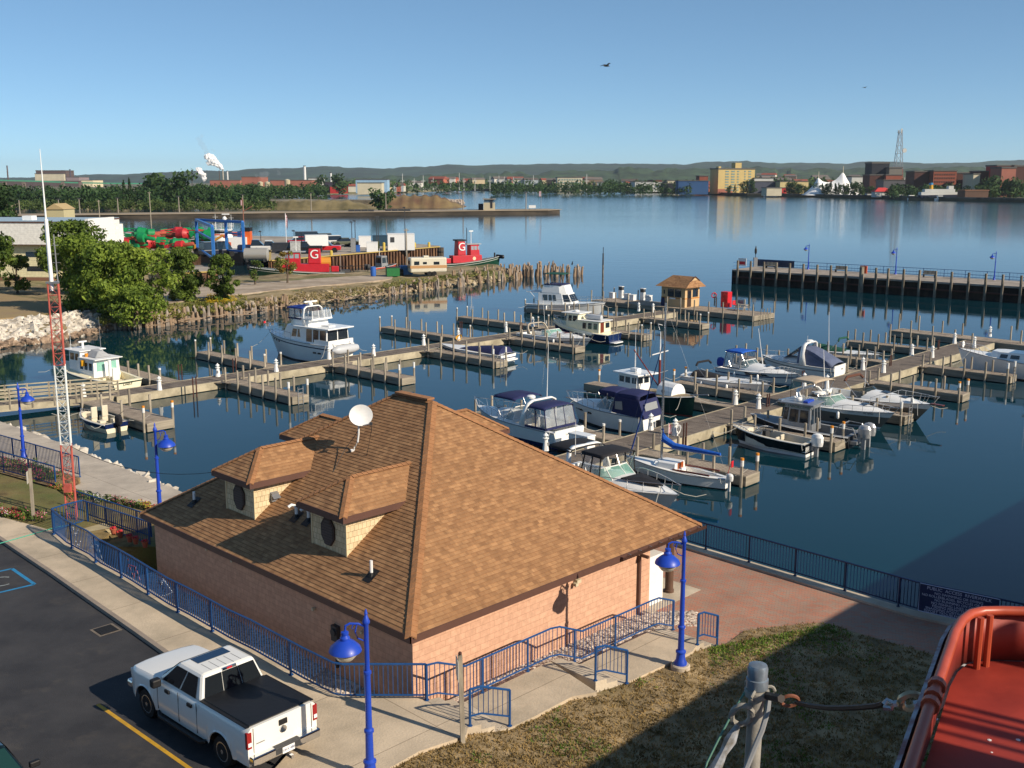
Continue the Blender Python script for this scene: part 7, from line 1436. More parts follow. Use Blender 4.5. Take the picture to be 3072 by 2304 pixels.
hill('hills',[(900,541),(1200,527),(1500,520),(1800,512),(2100,505),(2500,507),(3072,505),(3600,510),(4200,520)],3800,HM2,amp=10,seed=4)
def fy(px): # far-shore distance at a picture column
    xs=[proj(tuple(p))[0] for p in fs]; return float(np.interp(px,xs,[p.y for p in fs]))
def fbox(name,label,cat,x0,x1,yt,yb,m_,dep=25,turn=0.,Yd=None,side=None,grp=None,roof=None):
    Yd=Yd or fy((x0+x1)/2)+40; Yd=max(Yd,1.0); a=Y(x0,yb,Yd); b=Y(x1,yb,Yd+turn); h=Y((x0+x1)/2,yt,Yd).z; d=(b-a); d.z=0; Ln=d.length; an=math.atan2(d.y,d.x)
    t=thing(name,label,cat,(a.x,a.y,1.5),an,grp); m=MB(); m.box(0,Ln,0,dep,0,h-1.5); m.out('wall',m_,t)
    m=MB(); m.box(-.5,Ln+.5,-.5,dep+.5,h-1.5,h-1.5+max(.6,(h-1.5)*.05)); m.out('roof',roof or mat('flat_roof','#5d5a55',rough=.9),t); t['L']=Ln; t['h']=h-1.5; return t
def frows(t,rows,cols,x0,x1,z0,z1,m_,w_=None,hh=None):
    Ln=t['L']; h=t['h']; cw=(x1-x0)*Ln/cols; rh=(z1-z0)*h/rows
    for r_ in range(rows):
        for c in range(cols): m=MB(); xx=x0*Ln+c*cw+cw*.2; zz=z0*h+r_*rh+rh*.3; m.box(xx,xx+cw*(w_ or .6),-.3,-.05,zz,zz+rh*(hh or .45)); m.out('window',m_,t)
c_=lambda n,c,v=.08: mat('f_'+n,c,rough=.85,var=v,sc=.1)
Pale=c_('pale','#c9bfa4'); Yl=mat('f_hotel','#c2aa6e',rough=.8,var=.05,sc=.1); Bk=c_('brick','#8a4a36'); Bkd=c_('dark_brick','#4a2a22'); Bk2=c_('pink_brick','#9c6150'); WhF=c_('white','#c8c8c2'); BlF=c_('bluewhite','#8fb0c8'); DkF=c_('dark','#20242c'); WinF=mat('f_window','#7f958f',rough=.2)
h=fbox('hotel','tall yellow hotel block with rows of balconies on the far waterfront','hotel',2153,2262,508,581,Yl,dep=22,turn=10); frows(h,8,2,.16,.48,.1,.97,WinF); frows(h,8,1,.5,.58,.1,.97,WinF); frows(h,8,1,.7,.76,.1,.97,WinF); frows(h,8,1,.8,.92,.1,.97,WinF)
m=MB(); m.box(h['L']*.5,h['L']*.67,4,14,h['h'],h['h']+8*.45*2); m.out('penthouse',Yl,h); m=MB(); m.box(1,h['L']*.09,2,9,h['h'],h['h']+3.2); m.out('lift_house',Yl,h); m=MB(); m.box(-.1,h['L']*.4,-.12,-.02,0,h['h']*.2); m.out('podium',Bk2,h)
# tent
Yt=fy(2500)+35; s_=Yt/3194; tc=Y(2494,575,Yt); tn=thing('tent_pavilion','big white tensile tent with two pointed peaks on the far waterfront','tent',(tc.x,tc.y,2)); pk=[((2454-2494)*s_,(572-513)*s_+2,22),((2525.5-2494)*s_,(572-497.7)*s_+2,26)]
m=MB(); rows=[]; sil=[(120,580),(160,545),(200,505),(235,455),(250,425),(258,418),(270,432),(300,455),(340,464),(380,460),(420,440),(450,410),(472,382),(485,370),(500,390),(520,425),(550,470),(580,515),(620,560),(648,580)]
for j in range(25):
    rr=[]
    for i in range(67):
        a=120+8*i; x=(a*.3165+2372-2494)*s_; h_=(581-float(np.interp(a,[q[0] for q in sil],[q[1] for q in sil])))*.3165*s_; y=-16+32*j/24; rr.append((x,y,h_*max(0,1-abs(y)/16.01)**(.8+h_*.035)))
    rows.append(rr)
m.grid(rows); m.out('canopy',mat('tent_white',(.82,.82,.80),rough=.6),tn,smooth=True)
for px_,hh,R in pk: m=MB(); m.tube((px_,0,0),(px_,0,hh+1),.5,.3,n=6); m.out('mast',Pale,tn)
# lattice tower
Yt=1180; b_=Y(2692,535,Yt); hh=Y(2692,396,Yt).z; lt_=thing('lattice_tower','tall red and grey lattice communications tower behind the brick blocks','tower',(b_.x,b_.y,2)); TR=mat('tower_red','#a04a3e',rough=.7); TG_=mat('tower_grey','#8a8f96',rough=.6)
for k in range(8):
    z0=2+(hh-2)*k/8; z1=2+(hh-2)*(k+1)/8; w0=5.2*(1-k/8*.72); w1=5.2*(1-(k+1)/8*.72); m=MB(); cs=[(-1,-1),(1,-1),(1,1),(-1,1)]
    for i,(x,y) in enumerate(cs): x2,y2=cs[(i+1)%4]; m.tube((x*w0,y*w0,z0),(x*w1,y*w1,z1),.33,n=4); m.tube((x*w0,y*w0,z0),(x2*w1,y2*w1,z1),.2,n=3); m.tube((x*w0,y*w0,z0),(x2*w0,y2*w0,z0),.2,n=3)
    m.out('section',TR if k<3 else TG_,lt_)
m=MB(); m.box(.4,2.2,-.5,.5,hh-3,hh+1.5); m.box(-2.6,-2,-.5,.5,hh-2.5,hh); m.box(-3.5,2.2,-.15,.15,hh-2.6,hh-2.1); m.out('antenna_array',WhF,lt_); m=MB(); m.lathe((5,-2,hh*.68),[(.2,-.8),(2.4,-.8),(2.4,.8),(.2,.8)],10,'Y'); m.out('dish',WhF,lt_)
FB=[('building','black apartment block left of the lattice tower',2614,2666,491,535,DkF,1130),('building','grey block with white balconies at the foot of the lattice tower',2666,2704,505,545,c_('grey','#6e6a62'),1120),('building','long dark brown block below the lattice tower',2608,2660,526,560,Bkd,1080),('building','low red brick block right of the dark one at the tower foot',2657,2705,526,545,Bk,1075),('building','grey flat block in front of the lattice tower',2650,2735,541,562,c_('grey2','#55555a'),1050),
('building','shaded dark brown wing of the big brick block',2741,2798,516,562,Bkd,1000),('brick_building','largest red brick block right of the lattice tower',2798,2867,514,562,Bk,990),('building','white and tan house with a brown gable beside the tent',2555,2596,531,545,WhF,1120),('building','dark low block with banded windows right of the brick block',2867,2922,520,556,Bkd,1010),('building','cream stair tower with white balconies near the right edge',2918,2938,523,557,Pale,960),('building','brown banded block near the right edge',2938,3002,516,548,Bkd,980),('building','red brick block with a bright red top at the right edge',3002,3045,505,550,Bk2,940),('building','dark red wing running out of the right edge',3040,3160,500,550,Bkd,960),('building','bright red roof box on the right edge block',2990,3050,499,509,c_('vivid_red','#b52a26'),965),
('building','white flat block right of the yellow hotel',2263,2320,535,546,WhF,1200),('building','slate roofed low block below the white one beside the hotel',2262,2345,545,565,c_('slate','#4b4f5c'),1130),('building','pale yellow long hall left of the tent',2340,2425,545,560,c_('hall','#cdbb86'),1110),('building','small cream annex at the water right of the hotel',2300,2345,564,577,Pale,1040),('building','blue and white pavilion left of the hotel',2035,2125,543,566,c_('blue','#2a4f7a'),1150),('building','small red brick block above the blue pavilion',2098,2124,529,545,Bk,1180),('building','dark angular hall left of the blue pavilion',1990,2060,551,566,DkF,1200),
('apartment_building','pale beige apartment block left of centre on the far shore',1672,1747,533,560,Pale,1500),('building','long white store on the far shore',1905,1985,546,553,WhF,1400),('building','white store with red gable on the far shore',1960,1985,541,547,Bk,1420),('building','beige store front right of the white one',2002,2024,542,548,Pale,1400),
('warehouse','pale blue long warehouse right of the paper mill',1067,1162,539,551,BlF,1250),('warehouse','beige low warehouse in front of the pale blue one',1072,1145,549,561,Pale,1150),('mill_building','tall pink brick mill block with smoke at its side',726,776,531,562,Bk2,1500),('mill_building','low pink brick mill block left of the taller one',630,720,541,556,Bk2,1650),('mill_building','long pink brick hall of the mill right of the tanks',811,936,541,562,Bk2,1450),('building','white process building below the tall white stack',925,952,535,552,WhF,1500),
('building','dark church like block with red base left of the blue warehouse',972,1006,547,560,c_('dk2','#3b3440'),1250),('building','bright red low shed beside the dark block',990,1036,559,563,c_('vivid_red','#b52a26'),1240),('steel_mill','big cream steel mill shed with brown roof at the far left',106,193,522,544,Pale,2600),('building','dark brown mill buildings under the big shed',0,250,543,552,c_('mill_brown','#5a4a48'),2500),('building','cream gabled mill shed right of the big one',244,279,541,555,c_('gable','#d6c8a6'),2400),('building','pink low mill roof between the two sheds',200,238,532,547,c_('pinkroof','#8f7f80'),2550)]
for n_,l,x0,x1,yt,yb,m_,Yd in FB: t=fbox(n_,l,'building',x0,x1,yt,yb,m_,Yd=Yd,dep=22 if Yd<1300 else 60)
for nm_,lab_,r_,c2_ in (('brick_building',None,6,9),('apartment_building',None,4,9)):
    t=[o for o in COL.objects if o.name.startswith(nm_)][0]; frows(t,r_,c2_,.04,.96,.08,.95,c_('win_dark','#5b3a30') if r_==6 else WinF)
t=fbox('mill_roof_house','dark brown long roof monitor on top of the steel mill shed','building',108,197,513,524,c_('roofbrown','#5b4740'),Yd=2610,dep=50)
ST=[(23,27,498,545,'#5a4640','dark brown chimney at the far left edge',2600),(210,214,509,540,'#4b4654','dark chimney right of the steel mill shed',2600),(575,578,511,550,'#4a4a4a','thin dark chimney right of the forest top',1700),(658,660,512,545,'#5a4a40','thin brown chimney left of the smoke plume',1700),(668,672,511,545,'#b0a898','pale chimney under the smoke plume',1700),(681,686,514,548,'#d0d0cc','white chimney right of the smoke plume',1700),(911,919,499,541,'#d8d8d4','tall white stack right of the mill, tallest on the left shore',1500),(990,996,519,545,'#d0d0cc','short white silo tower with round top',1400)]
for x0,x1,yt,yb,c,l,Yd in ST:
    p=Y((x0+x1)/2,yb,Yd); h_=Y((x0+x1)/2,yt,Yd).z; r_=(x1-x0)/2*Yd/3194; t=thing('chimney',l,'chimney',(p.x,p.y,1.5)); m=MB(); m.tube((0,0,0),(0,0,h_-1.5),r_*1.1,r_*.9,n=8); m.out('shaft',c_('st'+c,c),t); m=MB(); m.tube((0,0,h_-1.5),(0,0,h_-.5),r_,n=8); m.out('rim',DkF,t)
for x0,x1,yt,yb,l in ((773,790,547,566,'left rusty storage tank before the mill'),(794,811,547,566,'middle pale storage tank before the mill'),(854,871,540,564,'right cream storage tank before the mill')):
    p=Y((x0+x1)/2,yb,1350); h_=Y(x0,yt,1350).z; t=thing('storage_tank',l,'tank',(p.x,p.y,1)); r_=(x1-x0)/2*.423; m=MB(); m.tube((0,0,0),(0,0,h_-1),r_,n=14); m.out('shell',c_('tank','#b5a88c'),t); m=MB(); m.lathe((0,0,h_-1),[(r_,0),(.2,1.2)],14); m.out('roof',Pale,t)
t=thing('rail_bridge','long thin green girder bridge across the far left','bridge',(0,0,0)); m=MB(); pts=[Y(x,y,2000) for x,y in ((-500,538),(0,541),(120,544),(220,548),(330,550),(450,551))]; m.path(pts,1.6,4); m.out('girder',c_('bridge_green','#4a9a78'),t)
for x,y in ((15,560),(72,560),(190,560),(243,560)): p=Y(x,y,2000); m=MB(); m.box(p.x-3,p.x+3,p.y-2,p.y+2,0,pts[2].z-1); m.out('bridge_pier',c_('pierb','#7a6a62'),t)
# ferry, boats, waterside pavilion
Yf=fy(2800)+6; s_=Yf/3194; p=Y(2734,587,Yf); t=thing('museum_ferry','old white passenger ship with dark hull and yellow funnel on the far shore','ship',(p.x+10,p.y+6,1.5),-.03); Lf=128*s_-4
m=MB(); m.frus([(0,-3,0),(Lf-4,-3,0),(Lf-1,0,0),(Lf-4,3,0),(0,3,0)],[(-2,-4,2.6),(Lf-3,-4,3.2),(Lf+2,0,4),(Lf-3,4,3.2),(-2,4,2.6)]); m.out('hull',c_('ferry_hull','#232c44'),t)
m=MB(); m.box(-1,Lf-2,-3.8,3.8,2.7,5.2); m.out('main_deck',WhF,t); m=MB(); m.box(2,Lf-5,-3.4,3.4,5.3,7.6); m.out('upper_deck',WhF,t); m=MB(); m.box(Lf*.68,Lf-6,-2.6,2.6,7.7,10.2); m.out('bridge',WhF,t); m=MB(); m.tube((Lf*.26,0,7),(Lf*.26-.5,0,12),1.6,n=10); m.out('funnel',c_('funnel_y','#c9982e'),t); m=MB(); m.tube((Lf*.26-.4,0,11),(Lf*.26-.6,0,12.6),1.7,n=10); m.out('funnel_band',c_('fb','#2f7fae'),t)
t=fbox('waterside_pavilion','white pavilion with bright red hip roof at the far marina mouth','pavilion',2625,2673,575,590,WhF,Yd=fy(2650)+2,dep=10,roof=c_('vr','#c23a36')); L_=t['L']; m=MB(); m.frus([(-1,-1,t['h']),(L_+1,-1,t['h']),(L_+1,11,t['h']),(-1,11,t['h'])],[(4,4,t['h']+3.5),(L_-4,4,t['h']+3.5),(L_-4,6,t['h']+3.5),(4,6,t['h']+3.5)]); m.out('hip_roof',c_('vr','#c23a36'),t)
fbox('boathouse','small white boathouse left of the red roofed pavilion','boathouse',2601,2615,581,591,WhF,Yd=fy(2608)+1,dep=6); fbox('picnic_shelter','wide brown hipped shelter roof near the right edge','shelter',2895,2965,572,586,c_('shel','#5c4436'),Yd=fy(2930)+25,dep=15,roof=c_('shr','#8a6248')); fbox('kiosk','bright red tent roof left of the waterfront trees','tent',2340,2360,564,574,c_('vr','#c23a36'),Yd=fy(2350)+10,dep=6)
def fboat(l,px,py,Lb):
    Yd=W(px,py,0); t=thing('moored_boat',l,'boat',(Yd.x,Yd.y,0),0,'small white boats moored on the far shore'); m=MB(); m.frus([(-Lb/2,-1.5,0),(Lb/2-2,-1.5,0),(Lb/2-1,0,0),(Lb/2-2,1.5,0),(-Lb/2,1.5,0)],[(-Lb/2,-2,1.8),(Lb/2-1,-2,2),(Lb/2+1,0,2.2),(Lb/2-1,2,2),(-Lb/2,2,1.8)]); m.out('hull',White,t); m=MB(); m.box(-Lb/3,Lb/5,-1.5,1.5,1.8,4); m.out('cabin',White,t); m=MB(); m.box(-Lb/3.1,Lb/4.9,-1.55,1.55,2.8,3.5); m.out('window',Glass,t)
for l,px,py,Lb in (('white motor yacht right of the far sea wall by the hotel',2312,592,13),('small white boat at the mouth of the far marina',2702,598,9),('white boat left of the old passenger ship',2735,600,8),('white boat before the hull of the old passenger ship',2762,600,9),('smallest white boat under the passenger ship bow',2820,602,8)): fboat(l,px,py,Lb)
# forests and trees
def forest(name,label,pts,n,rad,m_,seed,per=26,hgt=11,size=1.1):
    r=np.random.default_rng(seed); bl=[]
    for i in range(n): x0,x1,y0,y1=pts; px=x0+(x1-x0)*r.random(); yd=y0+(y1-y0)*r.random(); q=Y(px,560,yd); s_=rad*(.6+.8*r.random()); hh=hgt*(.6+.6*r.random()); bl+= [(q.x,yd,2+hh*.35,s_,s_,hh*.45),(q.x,yd,2+hh*.72,s_*.7,s_*.7,hh*.35)]
    tag(cloud_obj(name,leafcloud(bl,per,size,seed=seed),m_),label,'forest',kind='stuff')
FL=leafmat('far_leaves','#22371c','#3f5a30',sc=.03); FL2=leafmat('far_leaves2','#2c4422','#4d6636',sc=.03)
forest('forest','dark belt of trees behind the long far pier at the left',(-150,800,560,760),420,4.5,FL,1,34,9.5,.9)
forest('forest','thinner trees running right from the dark belt toward the mill',(500,980,760,1150),200,5.5,FL2,2,26,10,1.1)
forest('forest','low scrub along the shore before the dark belt',(60,820,520,560),160,2.6,leafmat('scrub_far','#3d4f26','#5f6f3a',sc=.05),3,22,4,.6)
forest('forest','scattered trees of the far town left of the hotel',(980,2150,1300,2600),560,8,FL2,4,22,13,1.8)
forest('forest','shore trees of the far town left of the hotel',(1480,2120,1120,1300),150,5,FL,5,22,10,1.2)
forest('forest','wooded slope above the far town on the right',(2250,3200,1250,2600),620,9,FL2,6,22,16,2.)
forest('forest','trees round the old passenger ship and right edge',(2680,3150,900,1010),150,5,FL,7,26,10,1.1)
ft=None
def ftree(l,px,py,h_,rad,cone,Yd=None):
    p=W(px,py,1.6) if Yd is None else Y(px,py,Yd); r=np.random.default_rng(int(px)); t=thing('far_tree',l,'tree',(p.x,p.y,1.5),0,'single trees on the far shore'); bl=[]
    for i in range(9 if not cone else 7): u=(i+.5)/(9 if not cone else 7); rr=rad*(1-u)*1.1 if cone else rad*.75; bl.append((r.normal()*rad*(.1 if cone else .35),r.normal()*rad*.3,h_*(.15+.8*u),max(rr,.4),max(rr,.4),h_*.13 if cone else rad*.5))
    cloud_obj('crown',leafcloud(bl,60,rad*.18,seed=int(px)),FL if cone else FL2,t); m=MB(); m.tube((0,0,0),(0,0,h_*.8),rad*.12,.05,n=5); m.out('trunk',Bark,t)
TL=[(2188,578,9,3,0),(2204,578,11,2.6,1),(2229,578,14,4,0),(2241,578,15,3.4,1),(2259,578,15,3.4,0),(2368,582,12,5,0),(2380,582,13,4.5,0),(2396,582,11,4.5,0),(2417,584,9,4,0),(2432,584,11,3.4,1),(2447,584,12,4.2,0),(2458,585,10,3.4,0),(2468,585,12,3.4,1),(2480,585,11,4.2,0),(2492,585,14,3.4,1),(2505,586,12,3.8,1),(2517,587,12,3.6,1),(2535,588,11,4.4,0),(2560,588,13,5,0),(2580,589,12,4.6,0),(2610,575,9,4,0),(2674,582,10,5,0)]
for i,(px,py,h_,rad,c) in enumerate(TL): ftree('%s dark tree on the far waterfront %s'%('pointed' if c else 'rounded','in front of the yellow hotel' if px<2300 else 'in the row before the white tent' if px<2600 else 'beside the red roofed pavilion'),px,py,h_,rad,c,fy(px)+9)
for px,yb,Yd,h_,rad,l in ((465,590,640,17,9,'big rounded tree top rising over the left forest belt'),(550,592,600,19,8,'darkest rounded tree in the left forest belt'),(960,558,1150,19,7,'dark rounded tree right of the tall white stack'),(1018,558,1150,20,8,'larger dark tree right of the white silo'),(1138,590,560,9,5.5,'yellow green rounded tree on the earth mound'),(372,592,570,15,3,'pointed spruce in the left forest belt'),(390,592,570,16,3,'taller pointed spruce in the left forest belt'),(2975,583,900,16,9,'big dark tree near the right edge'),(3030,583,900,15,9,'wide dark tree at the right edge')): ftree(l,px,yb,h_,rad,'spruce' in l,Yd)
# earth mound, second quay, scattered town
def mound(name,x0,x1,yb,yt,Yd,dep,m_):
    rows=[]; n=40
    for j in range(7):
        f=j/6; rows.append([Vector((Y(x0+(x1-x0)*i/n,yb,Yd).x,Yd+dep*f,-.3+(Y(x0,yt,Yd).z+.3)*math.sin(math.pi*min(1,.15+f*.9) if 0<f<1 else 0)**.6*min(1,(i/n)*3,(1-i/n)*4+.0)*(1+.12*math.sin(i*1.7+j)) if 0<f<1 else -.5)) for i in range(n+1)])
    o=MB().grid(rows).out(name,m_,smooth=True); tag(o,kind='structure')
mound('earth_mound',1040,1395,614,588,640,60,mat('mound_earth','#6d4f3c',rough=.95,col2='#7a6a44',var=.25,sc=.05,detail=8))
mound('earth_mound',700,1150,617,603,600,40,mat('mound_grass','#5a5434',rough=.95,col2='#7d7050',var=.25,sc=.05,detail=8))
rr=np.random.default_rng(9); m=MB()
for i in range(420): px=1140+250*rr.random(); p=W(px,614-rr.random()*4,0); m.ball((p.x,p.y,.5+rr.random()*2.),.7+1.2*rr.random(),5,3,.7)
tag(m.out('riprap',mat('mound_rock','#86786c',rough=.9,col2='#a89a8c',var=.2,sc=.1)),'pale rocks at the foot of the far earth mound','rocks',kind='stuff')
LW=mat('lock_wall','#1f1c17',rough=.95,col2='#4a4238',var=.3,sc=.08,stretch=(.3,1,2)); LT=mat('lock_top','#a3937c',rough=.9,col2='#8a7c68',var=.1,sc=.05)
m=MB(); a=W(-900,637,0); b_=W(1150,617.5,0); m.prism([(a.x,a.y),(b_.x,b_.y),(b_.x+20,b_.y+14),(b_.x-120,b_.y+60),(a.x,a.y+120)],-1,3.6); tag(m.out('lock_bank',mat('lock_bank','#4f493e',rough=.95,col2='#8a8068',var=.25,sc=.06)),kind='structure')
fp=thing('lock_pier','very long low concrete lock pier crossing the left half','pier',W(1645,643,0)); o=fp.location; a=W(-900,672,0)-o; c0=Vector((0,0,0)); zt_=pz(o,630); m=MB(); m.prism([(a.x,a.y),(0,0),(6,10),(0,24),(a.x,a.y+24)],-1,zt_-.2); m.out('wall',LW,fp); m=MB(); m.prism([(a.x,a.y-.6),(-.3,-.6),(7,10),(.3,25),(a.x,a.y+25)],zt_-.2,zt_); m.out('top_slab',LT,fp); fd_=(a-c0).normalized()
def onpier(px,off=6):
    lo,hi=0,a.length
    for _ in range(40):
        q=(lo+hi)/2; p=o+fd_*q+Vector((0,off,0))
        if proj((p.x,p.y,zt_))[0]>px: lo=q
        else: hi=q
    p=o+fd_*lo+Vector((0,off,0)); p.z=zt_; return p
p=onpier(1468,10); t=thing('control_booth','cream control tower with dark glazed upper room on the lock pier','control tower',p); s_=p.y/3194; w_=33*s_/2; m=MB(); m.box(-w_,w_,-4,4,0,22*s_); m.out('tower_wall',mat('booth_wall','#b8ac90',rough=.85,var=.06),t); m=MB(); m.box(-w_*.92,w_*.92,-3.7,3.7,22*s_,31*s_); m.out('glazing',mat('booth_glass','#5d7282',rough=.15),t); m=MB(); m.box(-w_*1.15,w_*1.15,-4.6,4.6,31*s_,33.5*s_); m.out('roof',mat('booth_roof','#8a8478'),t); m=MB(); m.box(w_*.2,w_*.6,-4.1,-4.0,1,6); m.out('door',DkF,t); m=MB(); m.box(-w_-2.5,-w_-.3,-2,2,0,3); m.out('side_box',DkF,t)
p=onpier(1597,6); t=thing('notice_board','white rectangular sign board near the tip of the lock pier','sign',p); m=MB(); m.box(-1.7,1.7,-.1,.1,.8,2.2); m.out('board',WPaint,t); m=MB(); m.box(-1.4,-1.2,-.1,.1,0,.8); m.box(1.2,1.4,-.1,.1,0,.8); m.out('legs',DGrey,t)
for px,l in ((1085,'dark stack of barrier frames on the lock pier, left of the pole'),(1195,'low dark boxes on the lock pier right of the pole')): p=onpier(px,8); t=thing('barrier_stack',l,'barrier',p); m=MB(); [m.box(-6+3*k,-3.4+3*k,-1,1,0,.9) for k in range(4)]; m.out('frames',DGrey,t)
for i,(px,yt) in enumerate(((178,599),(355,595),(538,590),(730,585),(934,580),(1158,580),(1389,577),(1578,578),(60,600),(240,597))):
    p=onpier(px,14); h_=pz(p,yt)-zt_; t=thing('lamp_pole','x','lamp pole',p,0,'lamp poles along the lock pier'); m=MB(); m.tube((0,0,0),(0,0,h_),.28,.2,n=6); m.out('pole',mat('pier_pole','#8a8276',rough=.8),t); m=MB(); m.box(-.9,.9,-.2,.2,h_,h_+.35); m.out('lamp_head',DGrey,t); t['label']='one of the evenly spaced lamp poles along the lock pier'
p=onpier(1623,10); t=thing('flagpole','flag on a short pole at the tip of the lock pier','flag',p); m=MB(); m.tube((0,0,0),(0,0,9),.12,n=5); m.out('pole',MGrey,t); m=MB(); m.box(-1.,0,-.05,.05,6.3,8.8); m.out('banner',MATS['flag_stripes'],t)
HS=[]; rr=random.Random(77); cols=['#c8c4b4','#a8604a','#d8d4c8','#7a6a5a','#b8a888','#8f9aa0','#cfc0a0']; hp=[]
for c in cols:
    t=thing('town_house','small building among the trees of the far town','house',(0,0,0),0,'small far town buildings'); m=MB(); m.box(-9,9,-5,5,0,6); m.out('wall',c_('h'+c,c),t); m=MB(); m.frus([(-9.5,-5.5,6),(9.5,-5.5,6),(9.5,5.5,6),(-9.5,5.5,6)],[(-9,-.2,8.5),(9,-.2,8.5),(9,.2,8.5),(-9,.2,8.5)]); m.out('roof',c_('r'+c,rr.choice(['#5a524c','#6e6660','#8a4a3a','#b8b8b4'])),t); hp.append(t)
us=set()
for i in range(95):
    k=rr.randrange(7); o2=hp[k] if k not in us else dup(hp[k]); us.add(k); px=rr.choice((rr.uniform(1030,2120),rr.uniform(1030,2120),rr.uniform(2270,3060))); yd=rr.uniform(1080,1500) if px<2200 else rr.uniform(1250,2200); yd=max(yd,fy(px)+25); o2.location=(Y(px,550,yd).x,yd,2 if yd<1500 else 2+(yd-1300)*.02); o2.rotation_euler=(0,0,rr.uniform(-.5,.5)); s_=rr.uniform(.7,1.6); o2.scale=(s_,)*3
for i in range(14):
    px=(1208,1243,1300,1352,1378,1392,1497,1513,1540,1425,1470,1270,1600,1760)[i]; p=Y(px,560,1500); t=thing('pylon','thin pale power pylon standing in the far town','pylon',(p.x,p.y,2),0,'power pylons of the far town'); m=MB(); m.tube((0,0,0),(0,0,rr.uniform(16,26)),.7,.4,n=4); m.out('mast',WhF,t); m=MB(); m.box(-3,3,-.3,.3,13,13.8); m.out('crossarm',WhF,t)
# smoke
def smoke(name,label,blobs,dens,Yd,seed):
    r=random.Random(seed); m=MB()
    for px,py,rp_ in blobs: p=Y(px,py,Yd); m.ball((p.x,Yd+r.uniform(-1,1)*rp_*Yd/3194*.3,p.z),1.2*rp_*Yd/3194,12,8,.9)
    v=bpy.data.materials.new(name); v.use_nodes=True; nt_=v.node_tree; nt_.nodes.remove(nt_.nodes['Principled BSDF']); pv=nt_.nodes.new('ShaderNodeVolumePrincipled'); pv.inputs['Color'].default_value=(.97,.97,.97,1); pv.inputs['Density'].default_value=dens; pv.inputs['Anisotropy'].default_value=.1
    if dens<.1: nt_.links.new(pv.outputs[0],nt_.nodes['Material Output'].inputs['Volume'])
    else:
        nd=nt_.nodes.new; df=nd('ShaderNodeBsdfDiffuse'); df.inputs[0].default_value=(.9,.9,.9,1); tp=nd('ShaderNodeBsdfTransparent'); mx=nd('ShaderNodeMixShader'); lw=nd('ShaderNodeLayerWeight'); lw.inputs[0].default_value=.35; nt_.links.new(lw.outputs['Facing'],mx.inputs[0]); nt_.links.new(df.outputs[0],mx.inputs[1]); nt_.links.new(tp.outputs[0],mx.inputs[2]); nt_.links.new(mx.outputs[0],nt_.nodes['Material Output'].inputs['Surface'])
    o=m.out(name,v); me=o.modifiers.new('r','REMESH'); me.mode='VOXEL'; me.voxel_size=1.3; ds=o.modifiers.new('d','DISPLACE'); tx=bpy.data.textures.new(name,'CLOUDS'); tx.noise_scale=4; ds.texture=tx; ds.strength=5; ds.mid_level=.55; tag(o,label,'smoke',kind='stuff')
smoke('smoke_plume','white smoke plume drifting up left from the mill chimneys',[(668,506,4),(662,501,6),(653,495,8),(643,488,10),(633,480,10),(626,490,7),(624,470,9),(637,472,8),(648,484,8)],.3,1700,1)
smoke('smoke_wisp','thin grey top of the smoke plume',[(618,456,8),(612,443,8),(604,430,9),(598,417,8),(606,408,6),(590,414,4),(640,452,6)],.02,1700,2)
smoke('steam_cloud','smaller white steam puff left of the mill',[(614,535,6),(609,526,8),(600,518,9),(596,509,8),(612,541,4)],.15,1700,3)
smoke('steam_cloud','faint steam over the pink mill',[(790,530,8),(798,522,9),(785,522,7),(770,528,6),(837,522,5),(835,515,5)],.03,1500,4)
# gulls
def gull(px,py,dist,span,label):
    p=Y(px,py,dist); t=thing('gull',label,'bird',p,.4,'birds in the sky'); m=MB(); s_=span/2; m.path([(-.3*s_,0,0),(-.1*s_,0,.02),(.2*s_,0,.02),(.4*s_,0,0)],[.02*s_,.11*s_,.1*s_,.02*s_],6); m.out('body',DGrey,t,smooth=True)
    for sg in (-1,1): m=MB(); w=[(.1,.05,.02),(.12,.5,.2),(-.05,1.,.1)]; m.grid([[(x*s_-.16*s_*(1-y*.6),sg*y*s_,z*s_),(x*s_+.1*s_*(1-y*.8),sg*y*s_,z*s_+.01)] for x,y,z in w]); o=m.out('wing',DGrey,t); sm=o.modifiers.new('t','SOLIDIFY'); sm.thickness=.02
gull(1818,198,60,1.1,'dark gull gliding high over the river'); gull(2594,263,160,1.1,'tiny distant bird near the lattice tower')
t=thing('cormorant','dark cormorant perched on the outer old pile','bird',W(1716,795,1.6)); m=MB(); m.path([(0,0,0),(.05,0,.35),(.1,0,.65),(.22,0,.7)],[.1,.13,.06,.02],6); m.out('body',BlackP,t,smooth=True)

# haze: the air itself
m=MB(); m.box(-9600,9600,-600,9700,-5,175); v=bpy.data.materials.new('haze'); v.use_nodes=True; n_=v.node_tree; n_.nodes.remove(n_.nodes['Principled BSDF']); pv=n_.nodes.new('ShaderNodeVolumePrincipled'); pv.inputs['Color'].default_value=(.80,.90,1,1); pv.inputs['Density'].default_value=4.5e-5; pv.inputs['Anisotropy'].default_value=.2; n_.links.new(pv.outputs[0],n_.nodes['Material Output'].inputs['Volume']); tag(m.out('haze',v),kind='stuff',label='thin blue morning haze over the river and hills',cat='haze')
